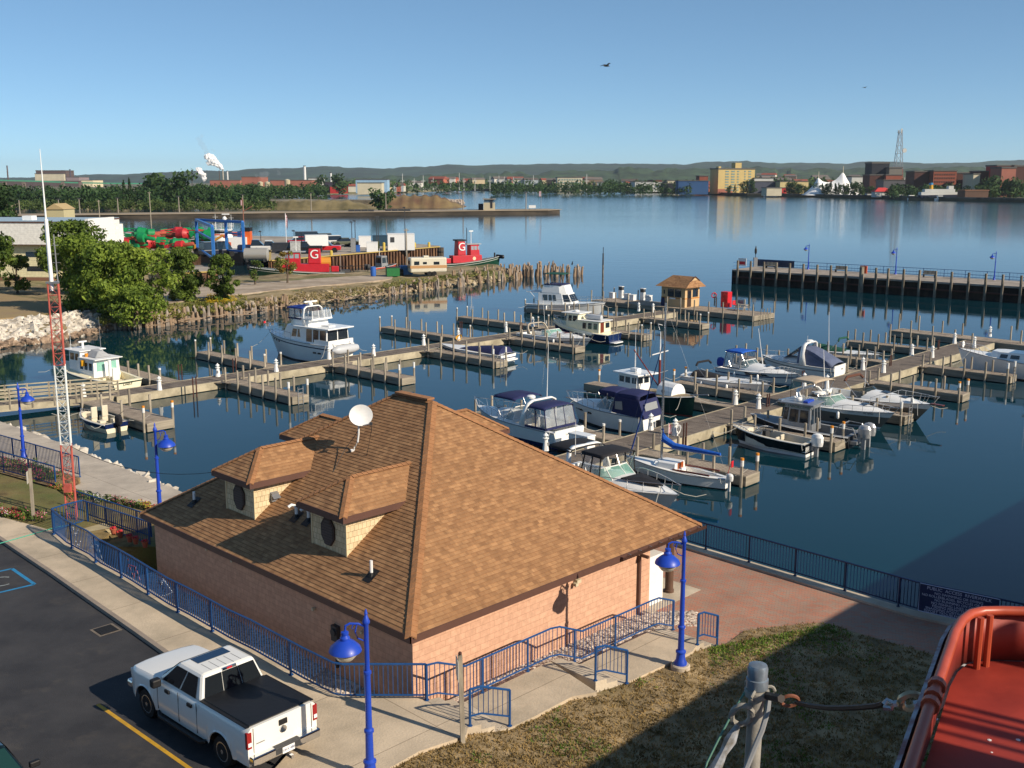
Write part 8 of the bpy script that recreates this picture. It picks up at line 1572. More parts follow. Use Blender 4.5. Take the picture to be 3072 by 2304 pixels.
# ---------------- railings ----------------
def railing(name,label,pts,h=1.05,gap=.13,m=BlueR,r=.024,posts=None,parent=None,group=None,pr=.032,bot=.14,pg=2.2,loop=False):
    pts=[Vector(p) for p in pts]; t=thing(name,label,'railing',pts[0],0,group) if parent is None else parent; o=Vector(pts[0]) if parent is None else Vector((0,0,0))
    q=[p-o for p in pts]; up=Vector((0,0,1))
    mb=MB(); mb.path([p+up*h for p in q],r*1.25,6); mb.out('top_rail',m,t)
    mb=MB(); mb.path([p+up*bot for p in q],r,5); mb.out('bottom_rail',m,t)
    mb=MB(); P=[]; d_acc=0
    for a,b in zip(q[:-1],q[1:]):
        Ln=(b-a).length; n=max(1,int(Ln/gap))
        for i in range(n): p=lerp(a,b,(i+.5)/n); mb.tube(p+up*bot,p+up*h,.015,n=4,caps=False)
    mb.out('baluster_panel',m,t)
    tot=0; P=[q[0]]
    for a,b in zip(q[:-1],q[1:]):
        Ln=(b-a).length; x=pg-tot
        while x<Ln-.2: P.append(lerp(a,b,x/Ln)); x+=pg
        tot=(tot+Ln)%pg
    P.append(q[-1]); P=P[:95]
    if posts: P=[q[i] for i in posts]
    for p in P: mb=MB(); mb.tube(p,p+up*h,pr,n=6); mb.tube(p,p+up*.02,pr*2,n=6); mb.out('post',m,t)
    return t
def wz(x,y,z): return W(x,y,z)
railing('railing','long blue railing between the parking lot sidewalk and the shaded side of the building',[wz(x,y,1.8) for x,y in RAILB],r=.028,pr=.04,h=1.06)
def stairseg(a,b,f=.28): a=Vector(a);b=Vector(b); c=lerp(a,b,f); c.z=a.z; return [a,c,b]
s1=stairseg(wz(1281,2101,1.8),wz(1396,2102,1.5)); s2=stairseg(wz(1651,1982,1.5),wz(1745,1988,1.2)); s3=stairseg(wz(1956,1889,1.2),wz(2019,1889,.9))
railing('railing','zigzag blue stair railing stepping down along the lit peach wall',s1+s2+s3,r=.026,pr=.036,pg=1.9)
G='short blue hand railings at the steps'
railing('hand_railing','short blue hand railing at the uppermost steps beside the leaning wooden post',stairseg(wz(1410,2178,1.8),wz(1529,2178,1.5)),posts=(0,2),group=G,bot=.28,pr=.036,r=.028)
railing('hand_railing','short blue hand railing at the middle steps, midway between post and lamp',stairseg(wz(1786,2042,1.5),wz(1880,2050,1.2)),posts=(0,2),group=G,bot=.28,pr=.036,r=.028)
railing('hand_railing','short blue hand railing at the lowest steps, right of the street lamp',stairseg(wz(2092,1934,1.2),wz(2151,1937,.9)),posts=(0,2),group=G,bot=.28,pr=.036,r=.028)
ed2=[p+Vector((0,0,0)) for p in [back[0]]+wl]
RailD=mat('railing_dark_blue','#12294f',rough=.4,var=.1)
railing('railing','dark blue railing along the water edge of the brick plaza',[Vector((p.x+nn.x*.12,p.y+nn.y*.12,.98)) for p in ed2],m=RailD,r=.028,pr=.036,pg=2.1,h=1.1)
railing('railing','blue railing on the water side of the upper left flower bed',[wz(-420,1262,1.6),wz(0,1360,1.45),wz(240,1431,1.3)],r=.028)
railing('railing','blue railing on the lawn side of the upper left flower bed',[wz(-420,1312,1.75),wz(0,1414,1.6),wz(168,1462,1.5)],r=.028)
railing('railing','blue ramp railing behind the radio mast nearest the river walk',[wz(231,1541,1.5),wz(340,1578,1.45),wz(455,1618,1.4)],r=.026)
railing('railing','blue ramp railing just in front of the radio mast footing',[wz(161,1600,1.8),wz(200,1587,1.8),wz(253,1572,1.6),wz(340,1601,1.5),wz(450,1640,1.4)],r=.026)
# sign on the riverside railing
def sgn():
    t=thing('rules_sign','dark blue rules sign headed PUBLIC ACCESS RIVERWALK on the riverside railing','sign',(0,0,0))
    a=wl[0]; d=(wl[2]-wl[1]).normalized(); p0=W(2730,1872,.98); p0=wl[1]+d*((p0-wl[1]).dot(d))+nn*.2
    p1=p0+d*2.6; n_=Vector((d.y,-d.x,0)); n_=n_ if n_.y<0 else -n_
    M=Matrix(((d.x,0,n_.x,0),(d.y,0,n_.y,0),(0,1,0,0),(0,0,0,1)))
    mb=MB()
    c=[Vector((p.x,p.y,z)) for p,z in ((p0,1.08),(p1,1.08),(p1,2.1),(p0,2.1))]
    mb.add(c+[q-n_*.03 for q in c],[(0,1,2,3),(7,6,5,4),(0,4,5,1),(1,5,6,2),(2,6,7,3),(3,7,4,0)]); mb.out('board',mat('sign_blue','#16264f',rough=.4),t)
    mb=MB(); pts=[q+n_*.006 for q in c]; mb.path(pts+[pts[0]],.014,4); mb.out('border',mat('sign_letters','#c3cbe2',rough=.5),t)
    ctr=(p0+p1)/2
    L_=[('PUBLIC  ACCESS  RIVERWALK',.16,1.98),('NO SWIMMING OR DIVING',.13,1.83),('NO ROLLERBLADES, BICYCLES OR BOARDS',.125,1.71),('NO RUNNING ON DOCKS',.13,1.59),('NO FISHING LINES IN MARINA',.13,1.47),('FISHING PERMITTED ON PIER',.13,1.36),('SNAGGING POSITIVELY PROHIBITED',.13,1.25),('REPORT TROUBLEMAKERS TO OFFICE',.13,1.14)]
    for s_,sz,z in L_:
        Mt=facing((ctr.x+n_.x*.006,ctr.y+n_.y*.006,z),n_.x,n_.y); text(s_,sz,Mt,MATS['sign_letters'],t,depth=.002)
sgn()
# ---------------- street lamps ----------------
def lamp():
    t=thing('street_lamp','x','street lamp',(0,0,0),0,'blue street lamps with bell shades')
    m=MB(); m.lathe((0,0,0),[(.3,-.3),(.3,.0),(.27,.03)],16); m.out('concrete_footing',Conc,t,smooth=True)
    m=MB(); m.lathe((0,0,0),[(.2,.03),(.2,.1),(.15,.18),(.13,.4),(.16,.42),(.16,.47),(.1,.52),(.09,1.2),(.12,1.22),(.12,1.28),(.08,1.32),(.07,2.7),(.095,2.72),(.095,2.78),(.06,2.8),(.055,3.95),(.09,4.0),(.09,4.04),(.05,4.14),(.03,4.2),(.045,4.22),(.012,4.34)],14); m.out('pole',Blue,t,smooth=True)
    m=MB(); m.path([(0,0,3.9),(.18,0,3.98),(.38,0,4.0),(.48,0,3.95),(.5,0,3.8)],.028,8); m.path([(.06,0,3.55),(.2,0,3.62),(.26,0,3.78),(.22,0,3.95)],.018,6); m.path([(.3,0,3.98),(.34,0,3.88),(.28,0,3.84)],.014,5); m.out('bracket_arm',Blue,t,smooth=True)
    m=MB(); m.lathe((.5,0,0),[(.04,3.82),(.09,3.8),(.09,3.74),(.07,3.72),(.12,3.66),(.12,3.6),(.22,3.55),(.36,3.42),(.39,3.33),(.38,3.32),(.3,3.36)],20); m.out('shade',Blue,t,smooth=True)
    m=MB(); m.lathe((.5,0,0),[(.29,3.34),(.28,3.24),(.2,3.13),(.08,3.08),(.02,3.075)],16); m.out('globe',mat('milk_glass','#b9b4a4',rough=.2,coat=.5),t,smooth=True)
    return t
def lampat(px,py,zg,rot,label,first=None,sc=1.):
    p=W(px,py,zg+4.34*sc); o=first or dup(LAMP); o.location=(p.x,p.y,zg); o.rotation_euler=(0,0,rot); o['label']=label; o.scale=(sc,)*3; return o
LAMP=lamp()
lampat(1097,1827,1.8,math.radians(188),'blue street lamp nearest the camera, beside the white pickup',LAMP)
lampat(2054,1593,1.25,math.radians(185),'blue street lamp on a concrete footing at the edge of the brown grass')
lampat(463,1268,1.3,math.radians(-10),'blue street lamp on the river walk left of the dormers')
lampat(52,1148,1.6,math.radians(-5),'blue street lamp in the flower bed by the gangway',sc=.93)
# ---------------- radio mast ----------------
mp_=W(222,1573,1.5); mast=thing('radio_mast','tall red and white lattice radio mast with a white whip antenna beside the ramp','radio mast',mp_)
MRed=mat('mast_paint_red','#b5574a',rough=.6,var=.15,sc=3); MWh=mat('mast_paint_white','#d8dcd8',rough=.6,var=.1)
zt=pz(mp_,850)-1.5; w_=.27; C3=[(w_*math.cos(a),w_*math.sin(a)) for a in (math.radians(80),math.radians(200),math.radians(320))]
zb=[0,pz(mp_,1333)-1.5,pz(mp_,1095)-1.5,zt]
for k in range(3):
    z0,z1=zb[k],zb[k+1]; M_=(MRed,MWh,MRed)[k]; m=MB(); n=max(1,round((z1-z0)/.52))
    for i in range(3):
        x,y=C3[i]; m.tube((x,y,z0),(x,y,z1),.035,n=6)
        x2,y2=C3[(i+1)%3]
        for j in range(n):
            a=z0+(z1-z0)*j/n; b_=z0+(z1-z0)*(j+1)/n
            m.tube((x,y,a),(x2,y2,a),.014,n=4,caps=False)
            if j%2: m.tube((x,y,a),(x2,y2,b_),.012,n=4,caps=False)
            else: m.tube((x2,y2,a),(x,y,b_),.012,n=4,caps=False)
            if k==1: m.tube((x2,y2,a),(x,y,b_),.012,n=4,caps=False); m.tube((x,y,a),(x2,y2,b_),.012,n=4,caps=False)
    m.out('lattice_section',M_,mast)
m=MB(); m.prism([(.34*math.cos(a),.34*math.sin(a)) for a in (1.4,3.5,5.6)],zt,zt+.08); m.out('top_plate',MGrey,mast)
m=MB(); m.tube((-.12,0,zt-.3),(-.14,0,zt+2.6),.085,.08,n=10); m.tube((-.14,0,zt+2.6),(-.16,0,zt+5.4),.04,.012,n=8); m.out('whip_antenna',White,mast,smooth=True)
m=MB(); m.tube((.14,0,zt),(.12,0,zt+2.0),.025,n=6); [m.tube((.0,0,zt+.5+.35*k),(.28,0,zt+.5+.35*k),.012,n=4) for k in range(4)]; m.out('dipole_antenna',MGrey,mast)
m=MB(); m.cbox((-.05,-.2,pz(mp_,1460)-1.5),.3,.2,.35); m.out('junction_box',MRed,mast)
m=MB(); a=mp_+Vector((0,0,pz(mp_,1334)-1.5)); b_=L(.93,12.1,5.7); pts=[lerp(a,b_,i/10)-Vector((0,0,1.0*4*(i/10)*(1-i/10)*.5)) for i in range(11)]; m.path(pts,.012,4); tag(m.out('overhead_cable',BlackP),'thin dark cable slung from the radio mast to the left dormer','cable')
# posts and signs
def woodpost(px,py,zg,tpx,tpy,label):
    p=W(px,py,zg); h=pz(p,tpy)-zg; t=thing('sign_post',label,'sign post',p,math.radians(10)); lx=(Y(tpx,tpy,p.y).x-p.x)
    m=MB(); m.frus([(-.06,-.06,-.2),(.06,-.06,-.2),(.06,.06,-.2),(-.06,.06,-.2)],[(lx-.055,-.05,h),(lx+.055,-.05,h),(lx+.055,.05,h),(lx-.055,.05,h)]); m.out('post',WoodG,t)
    m=MB(); m.box(lx*.9-.09,lx*.9-.07,-.25,.25,h-.62,h-.1); m.out('sign_panel',mat('sign_back','#b9b6ac',rough=.5),t)
    if px>1000: m=MB(); m.ball((lx,0,h+.05),.05,8,5); m.out('rusty_knob',Rust,t)
woodpost(1389,2217,1.78,1380,1965,'leaning wooden post with a small sign by the uppermost steps'); woodpost(101,1558,1.8,89,1405,'wooden post with a small sign among the flowers at the lower left')
# ---------------- parking lot details ----------------
Yel=mat('yellow_line','#c09428',rough=.7,var=.15,sc=4); BlL=mat('parking_blue','#2a7fae',rough=.7,var=.12,sc=4); WhL=mat('worn_white_paint','#8d9494',rough=.8,var=.2,sc=6)
def strip(name,pts,w,m_,z=1.684):
    mb=MB(); 
    for a,b in zip(pts[:-1],pts[1:]):
        a=Vector(a);b=Vector(b);s_=perp(a,b)*w/2; mb.add([Vector((p.x,p.y,z)) for p in (a-s_,b-s_,b+s_,a+s_)],[(0,1,2,3)])
    return mb.out(name,m_)
tag(strip('parking_line',[W(293,2113,1.68),W(590,2320,1.68),W(900,2560,1.68)],.11,Yel),'yellow painted parking line running past the pickup','road marking')
A_b=W(36,1706,1.68); B_b=W(104,1753,1.68); dd=(W(0,1714,1.68)-A_b).normalized(); C_b=A_b+dd*1.9; D_b=B_b+dd*1.9
t=thing('disabled_bay_mark','blue painted square with white wheelchair symbol on the asphalt','road marking')
for a,b in ((A_b,B_b),(B_b,D_b),(D_b,C_b),(C_b,A_b)): o=strip('blue_border',[a,b],.13,BlL); o.parent=t
ex=(B_b-A_b); ey=(C_b-A_b); wc=lambda u,v: A_b+ex*u+ey*v
th=[i*math.pi/9 for i in range(-1,13)]
o=strip('wheel_symbol',[wc(.5+.22*math.cos(a),.42+.24*math.sin(a)) for a in th],.07,WhL); o.parent=t
o=strip('figure_symbol',[wc(.15,.4),wc(.3,.42),wc(.55,.46),wc(.58,.62),wc(.78,.74)],.07,WhL); o.parent=t
gp_=W(318,1890,1.68); t=thing('storm_drain','square black iron storm drain grate in the asphalt','drain',(gp_.x,gp_.y,1.684),GR)
m=MB(); m.box(-.38,.38,-.38,.38,0,.004); m.out('concrete_collar',mat('drain_collar','#6f655a',rough=.9,var=.2),t)
for i in range(6): m=MB(); m.box(-.28,.28,-.27+.1*i,-.21+.1*i,.008,.02); m.out('bar',BlackP,t)
m=MB(); m.box(-.3,.3,-.3,.3,.004,.007); m.out('pit',mat('pit_black',(.004,.004,.004),rough=.9),t)
m=MB(); m.path([W(-80,1652,1.7),W(0,1630,1.83),W(60,1613,1.83),W(98,1602,1.83),W(140,1590,1.83),W(175,1580,1.83),W(250,1570,1.7)],.018,5); tag(m.out('garden_hose',mat('aqua_hose','#4aa890',rough=.5)),'pale green garden hose across the left sidewalk','hose')
# ---------------- pickup ----------------
fl=W(448,2146,1.68); rl=W(673,2292,1.68); dd=(fl-rl).normalized(); lt=Vector((-dd.y,dd.x,0)); 
mid=(fl+rl)/2 - lt*.84 ; hd=math.atan2(dd.y,dd.x)
TW=mat('truck_white',(.80,.79,.74),rough=.22,coat=.6); Chrome=mat('chrome',(.75,.75,.76),rough=.08,metal=1.); TG=mat('truck_glass',(.012,.016,.02),rough=.04,spec=.8); Tyre=mat('tyre','#141414',rough=.85)
tr=thing('pickup_truck','white four door pickup with black bed cover parked on the asphalt','pickup truck',(mid.x+.12,mid.y+.0,1.68),hd); tr.scale=(1.04,1.05,1.04)
XR,XF=-2.9+.03,2.75; ax_r,ax_f=-1.76,1.76
def arch_z(x,b=.42):
    for ax in (ax_r,ax_f):
        d=abs(x-ax)
        if d<.5: return max(b,.38+math.sqrt(max(0,.5**2-d*d)))
    return b
def topz(x):
    if x<-.78: return 1.36
    if x<1.0: return 1.30
    return 1.27-.10*((x-1.0)/1.75)**2.0-(.16*max(0,(x-2.45)/.3)**2)
def halfw(x):
    w=.99
    if x>2.2: w-=.16*((x-2.2)/.55)**2
    if x<-2.7: w-=.03*((-2.7-x)/.2)**2
    return w
xs=sorted(set([round(XR+.05*i,3) for i in range(113)]+[XF])); m=MB(); rows=[]
for x in xs:
    if x>XF: continue
    tz=topz(x); bz=min(arch_z(x),tz-.25); hw=halfw(x); fl_=.035 if min(abs(x-ax_r),abs(x-ax_f))<.56 else 0
    half=[(hw-.02+fl_,bz),(hw+fl_*1.0,max(bz,.62) if bz<.62 else bz+.02),(hw,.88 if bz<.85 else bz+.05),(hw-.005,1.05 if tz>1.1 else tz-.08),(hw-.035,tz-.07),(hw-.1,tz-.005),(hw*.55,tz+(.03 if x>1 else 0)),(0,tz+(.045 if x>1 else 0))]
    rows.append([(x,y,z) for y,z in half]+[(x,-y,z) for y,z in half[::-1][1:]])
m.grid(rows); m.add(rows[0],[tuple(range(len(rows[0])))]); m.add(rows[-1],[tuple(range(len(rows[0])-1,-1,-1))])
m.out('body',TW,tr,smooth=True)
m=MB(); m.box(-2.6,2.5,-.8,.8,.35,1.0); m.out('underbody',BlackP,tr)
def gh(z0,z1,b,t): return [(b[0],-b[2],z0),(b[1],-b[2],z0),(b[1],b[2],z0),(b[0],b[2],z0)],[(t[0],-t[2],z1),(t[1],-t[2],z1),(t[1],t[2],z1),(t[0],t[2],z1)]
gb,gt=gh(1.27,1.90,(-.86,1.22,.93),(-.66,.42,.73)); m=MB(); m.frus(gb,gt); m.out('cab',TW,tr,bevel=.09,smooth=False)
def pane(i,u0,u1,v0,v1,name='window',M_=TG,off=.012,u2=None,u3=None):
    j=(i+1)%4; B0,B1,T0,T1=map(Vector,(gb[i],gb[j],gt[i],gt[j])); n_=(B1-B0).cross(T0-B0).normalized()*off
    q=lambda u,v: lerp(lerp(B0,B1,u),lerp(T0,T1,u),v)+n_
    u2=u1 if u2 is None else u2; u3=u0 if u3 is None else u3
    m=MB(); m.poly([q(u0,v0),q(u1,v0),q(u2,v1),q(u3,v1)]); return m.out(name,M_,tr)
pane(1,.05,.95,.1,.93,'windshield'); pane(3,.05,.345,.16,.88,'rear_window'); pane(3,.355,.645,.16,.88,'rear_window'); pane(3,.655,.95,.16,.88,'rear_window')
pane(0,.12,.47,.1,.86,u2=.5,u3=.14); pane(0,.50,.9,.1,.86,u2=.93,u3=.53); pane(2,.53,.88,.1,.86,u2=.86,u3=.5); pane(2,.10,.5,.1,.86,u2=.47,u3=.07)
m=MB(); m.box(-.02,.34,-.46,.46,1.905,1.915); m.out('sunroof',mat('sunroof_glass','#1d3350',rough=.08,spec=.8),tr)
for k in range(5): m=MB(); m.box(-.58,-.1,-.42+.21*k,-.41+.21*k,1.903,1.907); m.out('roof_groove',MGrey,tr)
m=MB(); m.box(-.685,-.64,-.2,.2,1.83,1.89); bl=m.out('third_brake_light',Chrome,tr); m=MB(); m.box(-.695,-.68,-.07,.07,1.84,1.885); m.out('red_lens',Red,bl)
m=MB(); m.box(-2.8,-.84,-.86,.86,1.365,1.40); m.out('bed_cover',mat('black_vinyl','#17181a',rough=.5,var=.12,sc=2,bump=.15),tr,bevel=.02)
m=MB(); m.box(-2.8,-.84,.86,.95,1.355,1.375); m.out('bed_rail_cap',BlackP,tr); m=MB(); m.box(-2.8,-.84,-.95,-.86,1.355,1.375); m.out('bed_rail_cap',BlackP,tr)
def wheel(x,y,par,R=.39,w_=.26,spk=6,nm='wheel'):
    t=bpy.data.objects.new(nm,None); COL.objects.link(t); t.parent=par; t.location=(x,y,R); sg=1 if y>0 else -1
    m=MB(); m.lathe((0,0,0),[(R*.62,-w_/2),(R*.93,-w_/2),(R,-w_*.35),(R,w_*.35),(R*.93,w_/2),(R*.62,w_/2)],28,'Y'); m.out('tyre',Tyre,t,smooth=True)
    m=MB(); yy=sg*w_*.40; m.lathe((0,yy,0),[(R*.64,-.03),(R*.64,.03),(R*.56,.03),(R*.56,-.03)],24,'Y'); m.lathe((0,yy,0),[(R*.14,-.03),(R*.14,.035)],12,'Y')
    for k in range(spk):
        a=2*math.pi*k/spk; m.cbox((R*.36*math.cos(a),yy,R*.36*math.sin(a)),R*.5,.04,R*.16,0,0,-a)
    m.out('rim',mat('alloy','#b9bbbd',rough=.25,metal=.8),t); m=MB(); m.lathe((0,0,0),[(R*.6,-w_*.3),(R*.6,w_*.3)],16,'Y'); m.out('brake_disc',BlackP,t)
for x in (ax_f,ax_r):
    for y in (.84,-.84): wheel(x,y,tr)
for sg in (1,-1):
    m=MB(); m.path([(-1.1,sg*.98,.42),(-.95,sg*1.06,.38),(.95,sg*1.06,.38),(1.1,sg*.98,.42)],.055,8); m.out('running_board',BlackP,tr,smooth=True)
    for x in (.62,-.42): m=MB(); m.cbox((x,sg*1.0,1.13),.2,.05,.09); m.out('door_handle',BlackP,tr,bevel=.015)
    for x in (1.12,.12,-.72): m=MB(); m.box(x-.006,x+.006,sg*.98,sg*.996,.5,1.27); m.out('door_gap',DGrey,tr)
    m=MB(); m.box(.84,1.04,min(sg*1.0,sg*1.24),max(sg*1.0,sg*1.24),1.2,1.42); m.out('mirror',BlackP,tr,bevel=.04)
    m=MB(); m.box(-2.885,-2.79,min(sg*.86,sg*.99),max(sg*.86,sg*.99),.86,1.27); tl=m.out('tail_light',mat('red_lens','#8f1016',rough=.15,coat=.5),tr,bevel=.015); m=MB(); m.box(-2.9,-2.88,min(sg*.88,sg*.97),max(sg*.88,sg*.97),.93,1.02); m.out('reverse_lens',White,tl)
    m=MB(); m.box(2.5,2.74,min(sg*.6,sg*.86),max(sg*.6,sg*.86),.85,1.05); m.out('headlight',mat('lens','#c8ccd0',rough=.1),tr,bevel=.03)
m=MB(); m.box(-2.885,-2.872,-.82,-.81,.72,1.34); m.out('tailgate_gap',DGrey,tr); m=MB(); m.box(-2.885,-2.872,.81,.82,.72,1.34); m.out('tailgate_gap',DGrey,tr)
m=MB(); m.box(-3.06,-2.84,-.95,.95,.48,.70); m.out('rear_bumper',Chrome,tr,bevel=.04); m=MB(); m.box(-3.065,-2.9,-.36,.36,.52,.705); m.out('bumper_step',DGrey,tr,bevel=.02)
m=MB(); m.box(-3.075,-3.067,-.17,.17,.5,.66); pl_=m.out('licence_plate',White,tr); text('GKX 480',.085,facing((-3.08,0,.58),-1,0),mat('plate_blue','#1f3c7a'),pl_,depth=.001)
m=MB(); m.cbox((-2.885,0,1.2),.04,.22,.13); m.out('tailgate_handle',BlackP,tr); m=MB(); m.lathe((-2.89,0,1.02),[(.09,-.012),(.09,.012)],14,'X'); m.out('tailgate_badge',Chrome,tr)
m=MB(); m.box(-2.89,-2.88,.52,.74,.92,.945); m.out('model_script',MGrey,tr); m=MB(); m.cbox((-3.12,0,.42),.22,.08,.08); m.out('tow_hitch',Chrome,tr)
m=MB(); m.box(2.6,2.86,-.92,.92,.5,.72); m.out('front_bumper',Chrome,tr,bevel=.05); m=MB(); m.box(2.66,2.75,-.55,.55,.78,1.08); m.out('grille',Chrome,tr)
# dark car, lower left corner
mc=W(106,2287,2.72); cd=Vector((math.sin(math.radians(133)),math.cos(math.radians(133)),0)); cl=Vector((-cd.y,cd.x,0)); cc=mc-cl*1.05-cd*.75
car=thing('parked_car','dark green car just entering the lower left corner','car',(cc.x,cc.y,1.68),math.atan2(cd.y,cd.x)); DG=mat('car_dark_green','#0c1a1a',rough=.15,coat=.8)
m=MB(); rows=[]
for i in range(41):
    x=-2.3+4.6*i/40; bz=.3
    for ax in (-1.4,1.45):
        if abs(x-ax)<.38: bz=max(bz,.3+math.sqrt(.38**2-(x-ax)**2))
    tz=.98-.12*max(0,(x-.9)/1.4)**1.5-.05*max(0,(-1.5-x)/.8); hw=.88-.14*max(0,(abs(x)-1.7)/.6)**2
    half=[(hw-.03,bz),(hw,max(bz+.01,.6)),(hw-.02,tz-.1),(hw-.1,tz),(0,tz+.03)]; rows.append([(x,y,z) for y,z in half]+[(x,-y,z) for y,z in half[::-1][1:]])
m.grid(rows); m.add(rows[0],[tuple(range(9))]); m.add(rows[-1],[tuple(range(8,-1,-1))]); m.out('body',DG,car,smooth=True)
gb,gt=gh(.96,1.45,(-1.75,1.1,.8),(-1.0,.15,.62)); m=MB(); m.frus(gb,gt); m.out('cabin_roof',DG,car,bevel=.08)
tr_=tr; tr=car; GC=mat('green_reflection_glass','#1c3a36',rough=.05,spec=.8); pane(1,.05,.95,.08,.9,'windshield',GC); pane(3,.06,.94,.1,.9,'rear_window'); pane(0,.1,.5,.1,.85); pane(0,.54,.9,.1,.85); pane(2,.1,.46,.1,.85); pane(2,.5,.9,.1,.85); tr=tr_  # green of the glass is a reflection painted into its base colour
for x in (-1.4,1.45):
    for y in (.76,-.76): wheel(x,y,car,.31,.2,5)
for sg in (1,-1): m=MB(); m.cbox((.78,sg*1.02,1.04),.12,.24,.15); m.out('mirror',BlackP,car,bevel=.03)
m=MB(); m.box(-.9,.05,-.35,.35,1.452,1.46); m.out('sunroof',GC,car)
# ---------------- planters, pots, flowers, ornaments ----------------
t=thing('wooden_ramp_box','pale wooden ramp side built of boards below the ramp railing','ramp',W(330,1668,.9))
o_=t.location; m=MB(); a=W(260,1598,1.75)-o_; b_=W(338,1584,1.75)-o_; c_=W(352,1592,1.7)-o_
for k in range(5): m.add([a+Vector((0,0,-.18*k)),b_+Vector((0,0,-.18*k)),b_+Vector((0,0,-.18*k-.165)),a+Vector((0,0,-.18*k-.165))],[(0,3,2,1)])
for k in range(5): m.add([b_+Vector((0,0,-.18*k)),c_+Vector((0,0,-.18*k)),c_+Vector((0,0,-.18*k-.165)),b_+Vector((0,0,-.18*k-.165))],[(0,3,2,1)])
m.out('board_siding',mat('pale_planks','#a89a78',rough=.85,var=.15,sc=2,stretch=(.4,.4,3)),t); m=MB(); m.prism([(a.x,a.y),(b_.x,b_.y),(c_.x,c_.y),(c_.x,c_.y+.3),(b_.x,b_.y+.3),(a.x,a.y+.1)],.02,.06); m.out('sill',WoodG,t); m=MB(); m.add([a+Vector((0,0,.02)),b_+Vector((0,0,.02)),b_+Vector((-.6,.6,.02)),a+Vector((-.4,.4,.02))],[(0,1,2,3)]); m.out('ramp_deck',mat('pale_planks','#a89a78'),t)
Terra=mat('terracotta','#a1523a',rough=.8,var=.1)
pot=None
for i,(px,py) in enumerate(((340,1588),(360,1598),(389,1610),(407,1616),(435,1626))):
    p=W(px,py,1.9)
    if pot is None:
        pot=thing('flower_pot','row of five terracotta flower pots hung along the shaded ramp railing','flower pot',p,0,'terracotta pots on the ramp railing'); m=MB(); m.lathe((0,0,0),[(.08,-.22),(.13,0),(.15,0),(.15,.04),(.12,.04)],10); m.out('pot',Terra,pot,smooth=True); m=MB(); [m.ball((random.uniform(-.1,.1),random.uniform(-.1,.1),.07),.05,5,3) for _ in range(7)]; m.out('blossoms',mat('red_bloom','#b02a30',rough=.7),pot)
        pot['label']='terracotta flower pot with red blossoms at the top of the ramp railing'
    else: o=dup(pot,p); o['label']='one of the shaded terracotta pots along the lower ramp railing'
def flowers(name,label,line,n,cols,w_=.35,z=.0,seed=1):
    r=np.random.default_rng(seed); t=thing(name,label,'flower bed',line[0]); o=Vector(line[0]); pts=[]
    for i in range(n):
        u=r.random()*(len(line)-1); k=min(int(u),len(line)-2); p=lerp(line[k],line[k+1],u-k)-o; pts.append((p.x+r.normal()*w_*.5,p.y+r.normal()*w_*.5,p.z+z+.05+r.random()*.12,.12,.12,.09))
    V=leafcloud(pts,10,.05,seed=seed); tag(cloud_obj('foliage',V,leafmat('flower_leaves','#3f5224','#6a7a38'),t),kind='stuff')
    for j,(nm,c) in enumerate(cols):
        sel=[pts[i] for i in range(len(pts)) if (int(pts[i][0]*1.3+j*7.7+pts[i][1])%len(cols))==j]
        if not sel: sel=pts[:5]
        V=leafcloud([(a[0],a[1],a[2]+.05,.12,.12,.04) for a in sel],5,.032,seed=seed+j+5); tag(cloud_obj(nm,V,mat('petal_'+nm,c,rough=.7)),kind='stuff').parent=t
FC=[('red_petals','#b8304a'),('white_petals','#e6e0e0'),('pink_petals','#c86a86')]
flowers('flower_bed','red pink and white petunias along the lower left lawn edge',[W(-200,1490,1.82),W(0,1540,1.82),W(60,1543,1.82),W(118,1560,1.82)],260,FC,.45,seed=3)
flowers('flower_bed','strip of mixed flowers in front of the river walk beside the mast',[W(160,1466,1.55),W(240,1487,1.55),W(330,1505,1.5),W(430,1522,1.45),W(500,1545,1.4)],300,FC+[('yellow_petals','#d8c23a')],.35,seed=8)
flowers('flower_bed','dark red and pink flowers between the two upper left railings',[W(-300,1300,1.65),W(0,1388,1.65),W(90,1405,1.65),W(160,1440,1.6)],330,[('magenta_petals','#a02a60'),('dark_red_petals','#7a2030'),('pink_petals','#c86a86')],.6,seed=12)
Bulb=mat('bulb_white','#e6eaf0',rough=.3); BulbR=mat('bulb_red','#c03050',rough=.3)
def orn(px,py,zb_,h,label,m_,shape):
    p=W(px,py,1.8)+Vector((.07,.07,0)); t=thing('light_ornament',label,'light ornament',p,math.radians(135)); m=MB(); wr=MB()
    for path in shape:
        for a,b in zip(path[:-1],path[1:]):
            a=Vector((a[0],0,a[1]));b=Vector((b[0],0,b[1])); n=max(1,int((b-a).length/.075)); wr.tube(a,b,.008,n=4)
            for i in range(n): m.ball(lerp(a,b,i/n),.018,5,3)
    m.out('bulbs',m_,t); wr.out('wire_frame',MGrey,t)
circ=lambda cx_,cy_,r_: [(cx_+r_*math.cos(k*math.pi/5),cy_+r_*math.sin(k*math.pi/5)) for k in range(11)]
bike=[[(0,.3),(.3,.75),(.85,.7),(1.0,.3)],[(.3,.75),(.5,.3),(.85,.7)],[(.8,.85),(.95,.9)]]
orn(226,1650,1.8,1,'white bulb ornament shaped like a zigzag and bowl on the upper railing panel',Bulb,[[(-.3,1.0),(.1,.55),(.35,.9)],[(-.2,.95),(.2,.95)],[(-.3,.4),(-.1,.15),(.2,.35)]])
orn(300,1700,1.8,1,'faint grey wire ornament on the third railing panel',mat('bulb_dim','#7f93a8',rough=.4),bike)
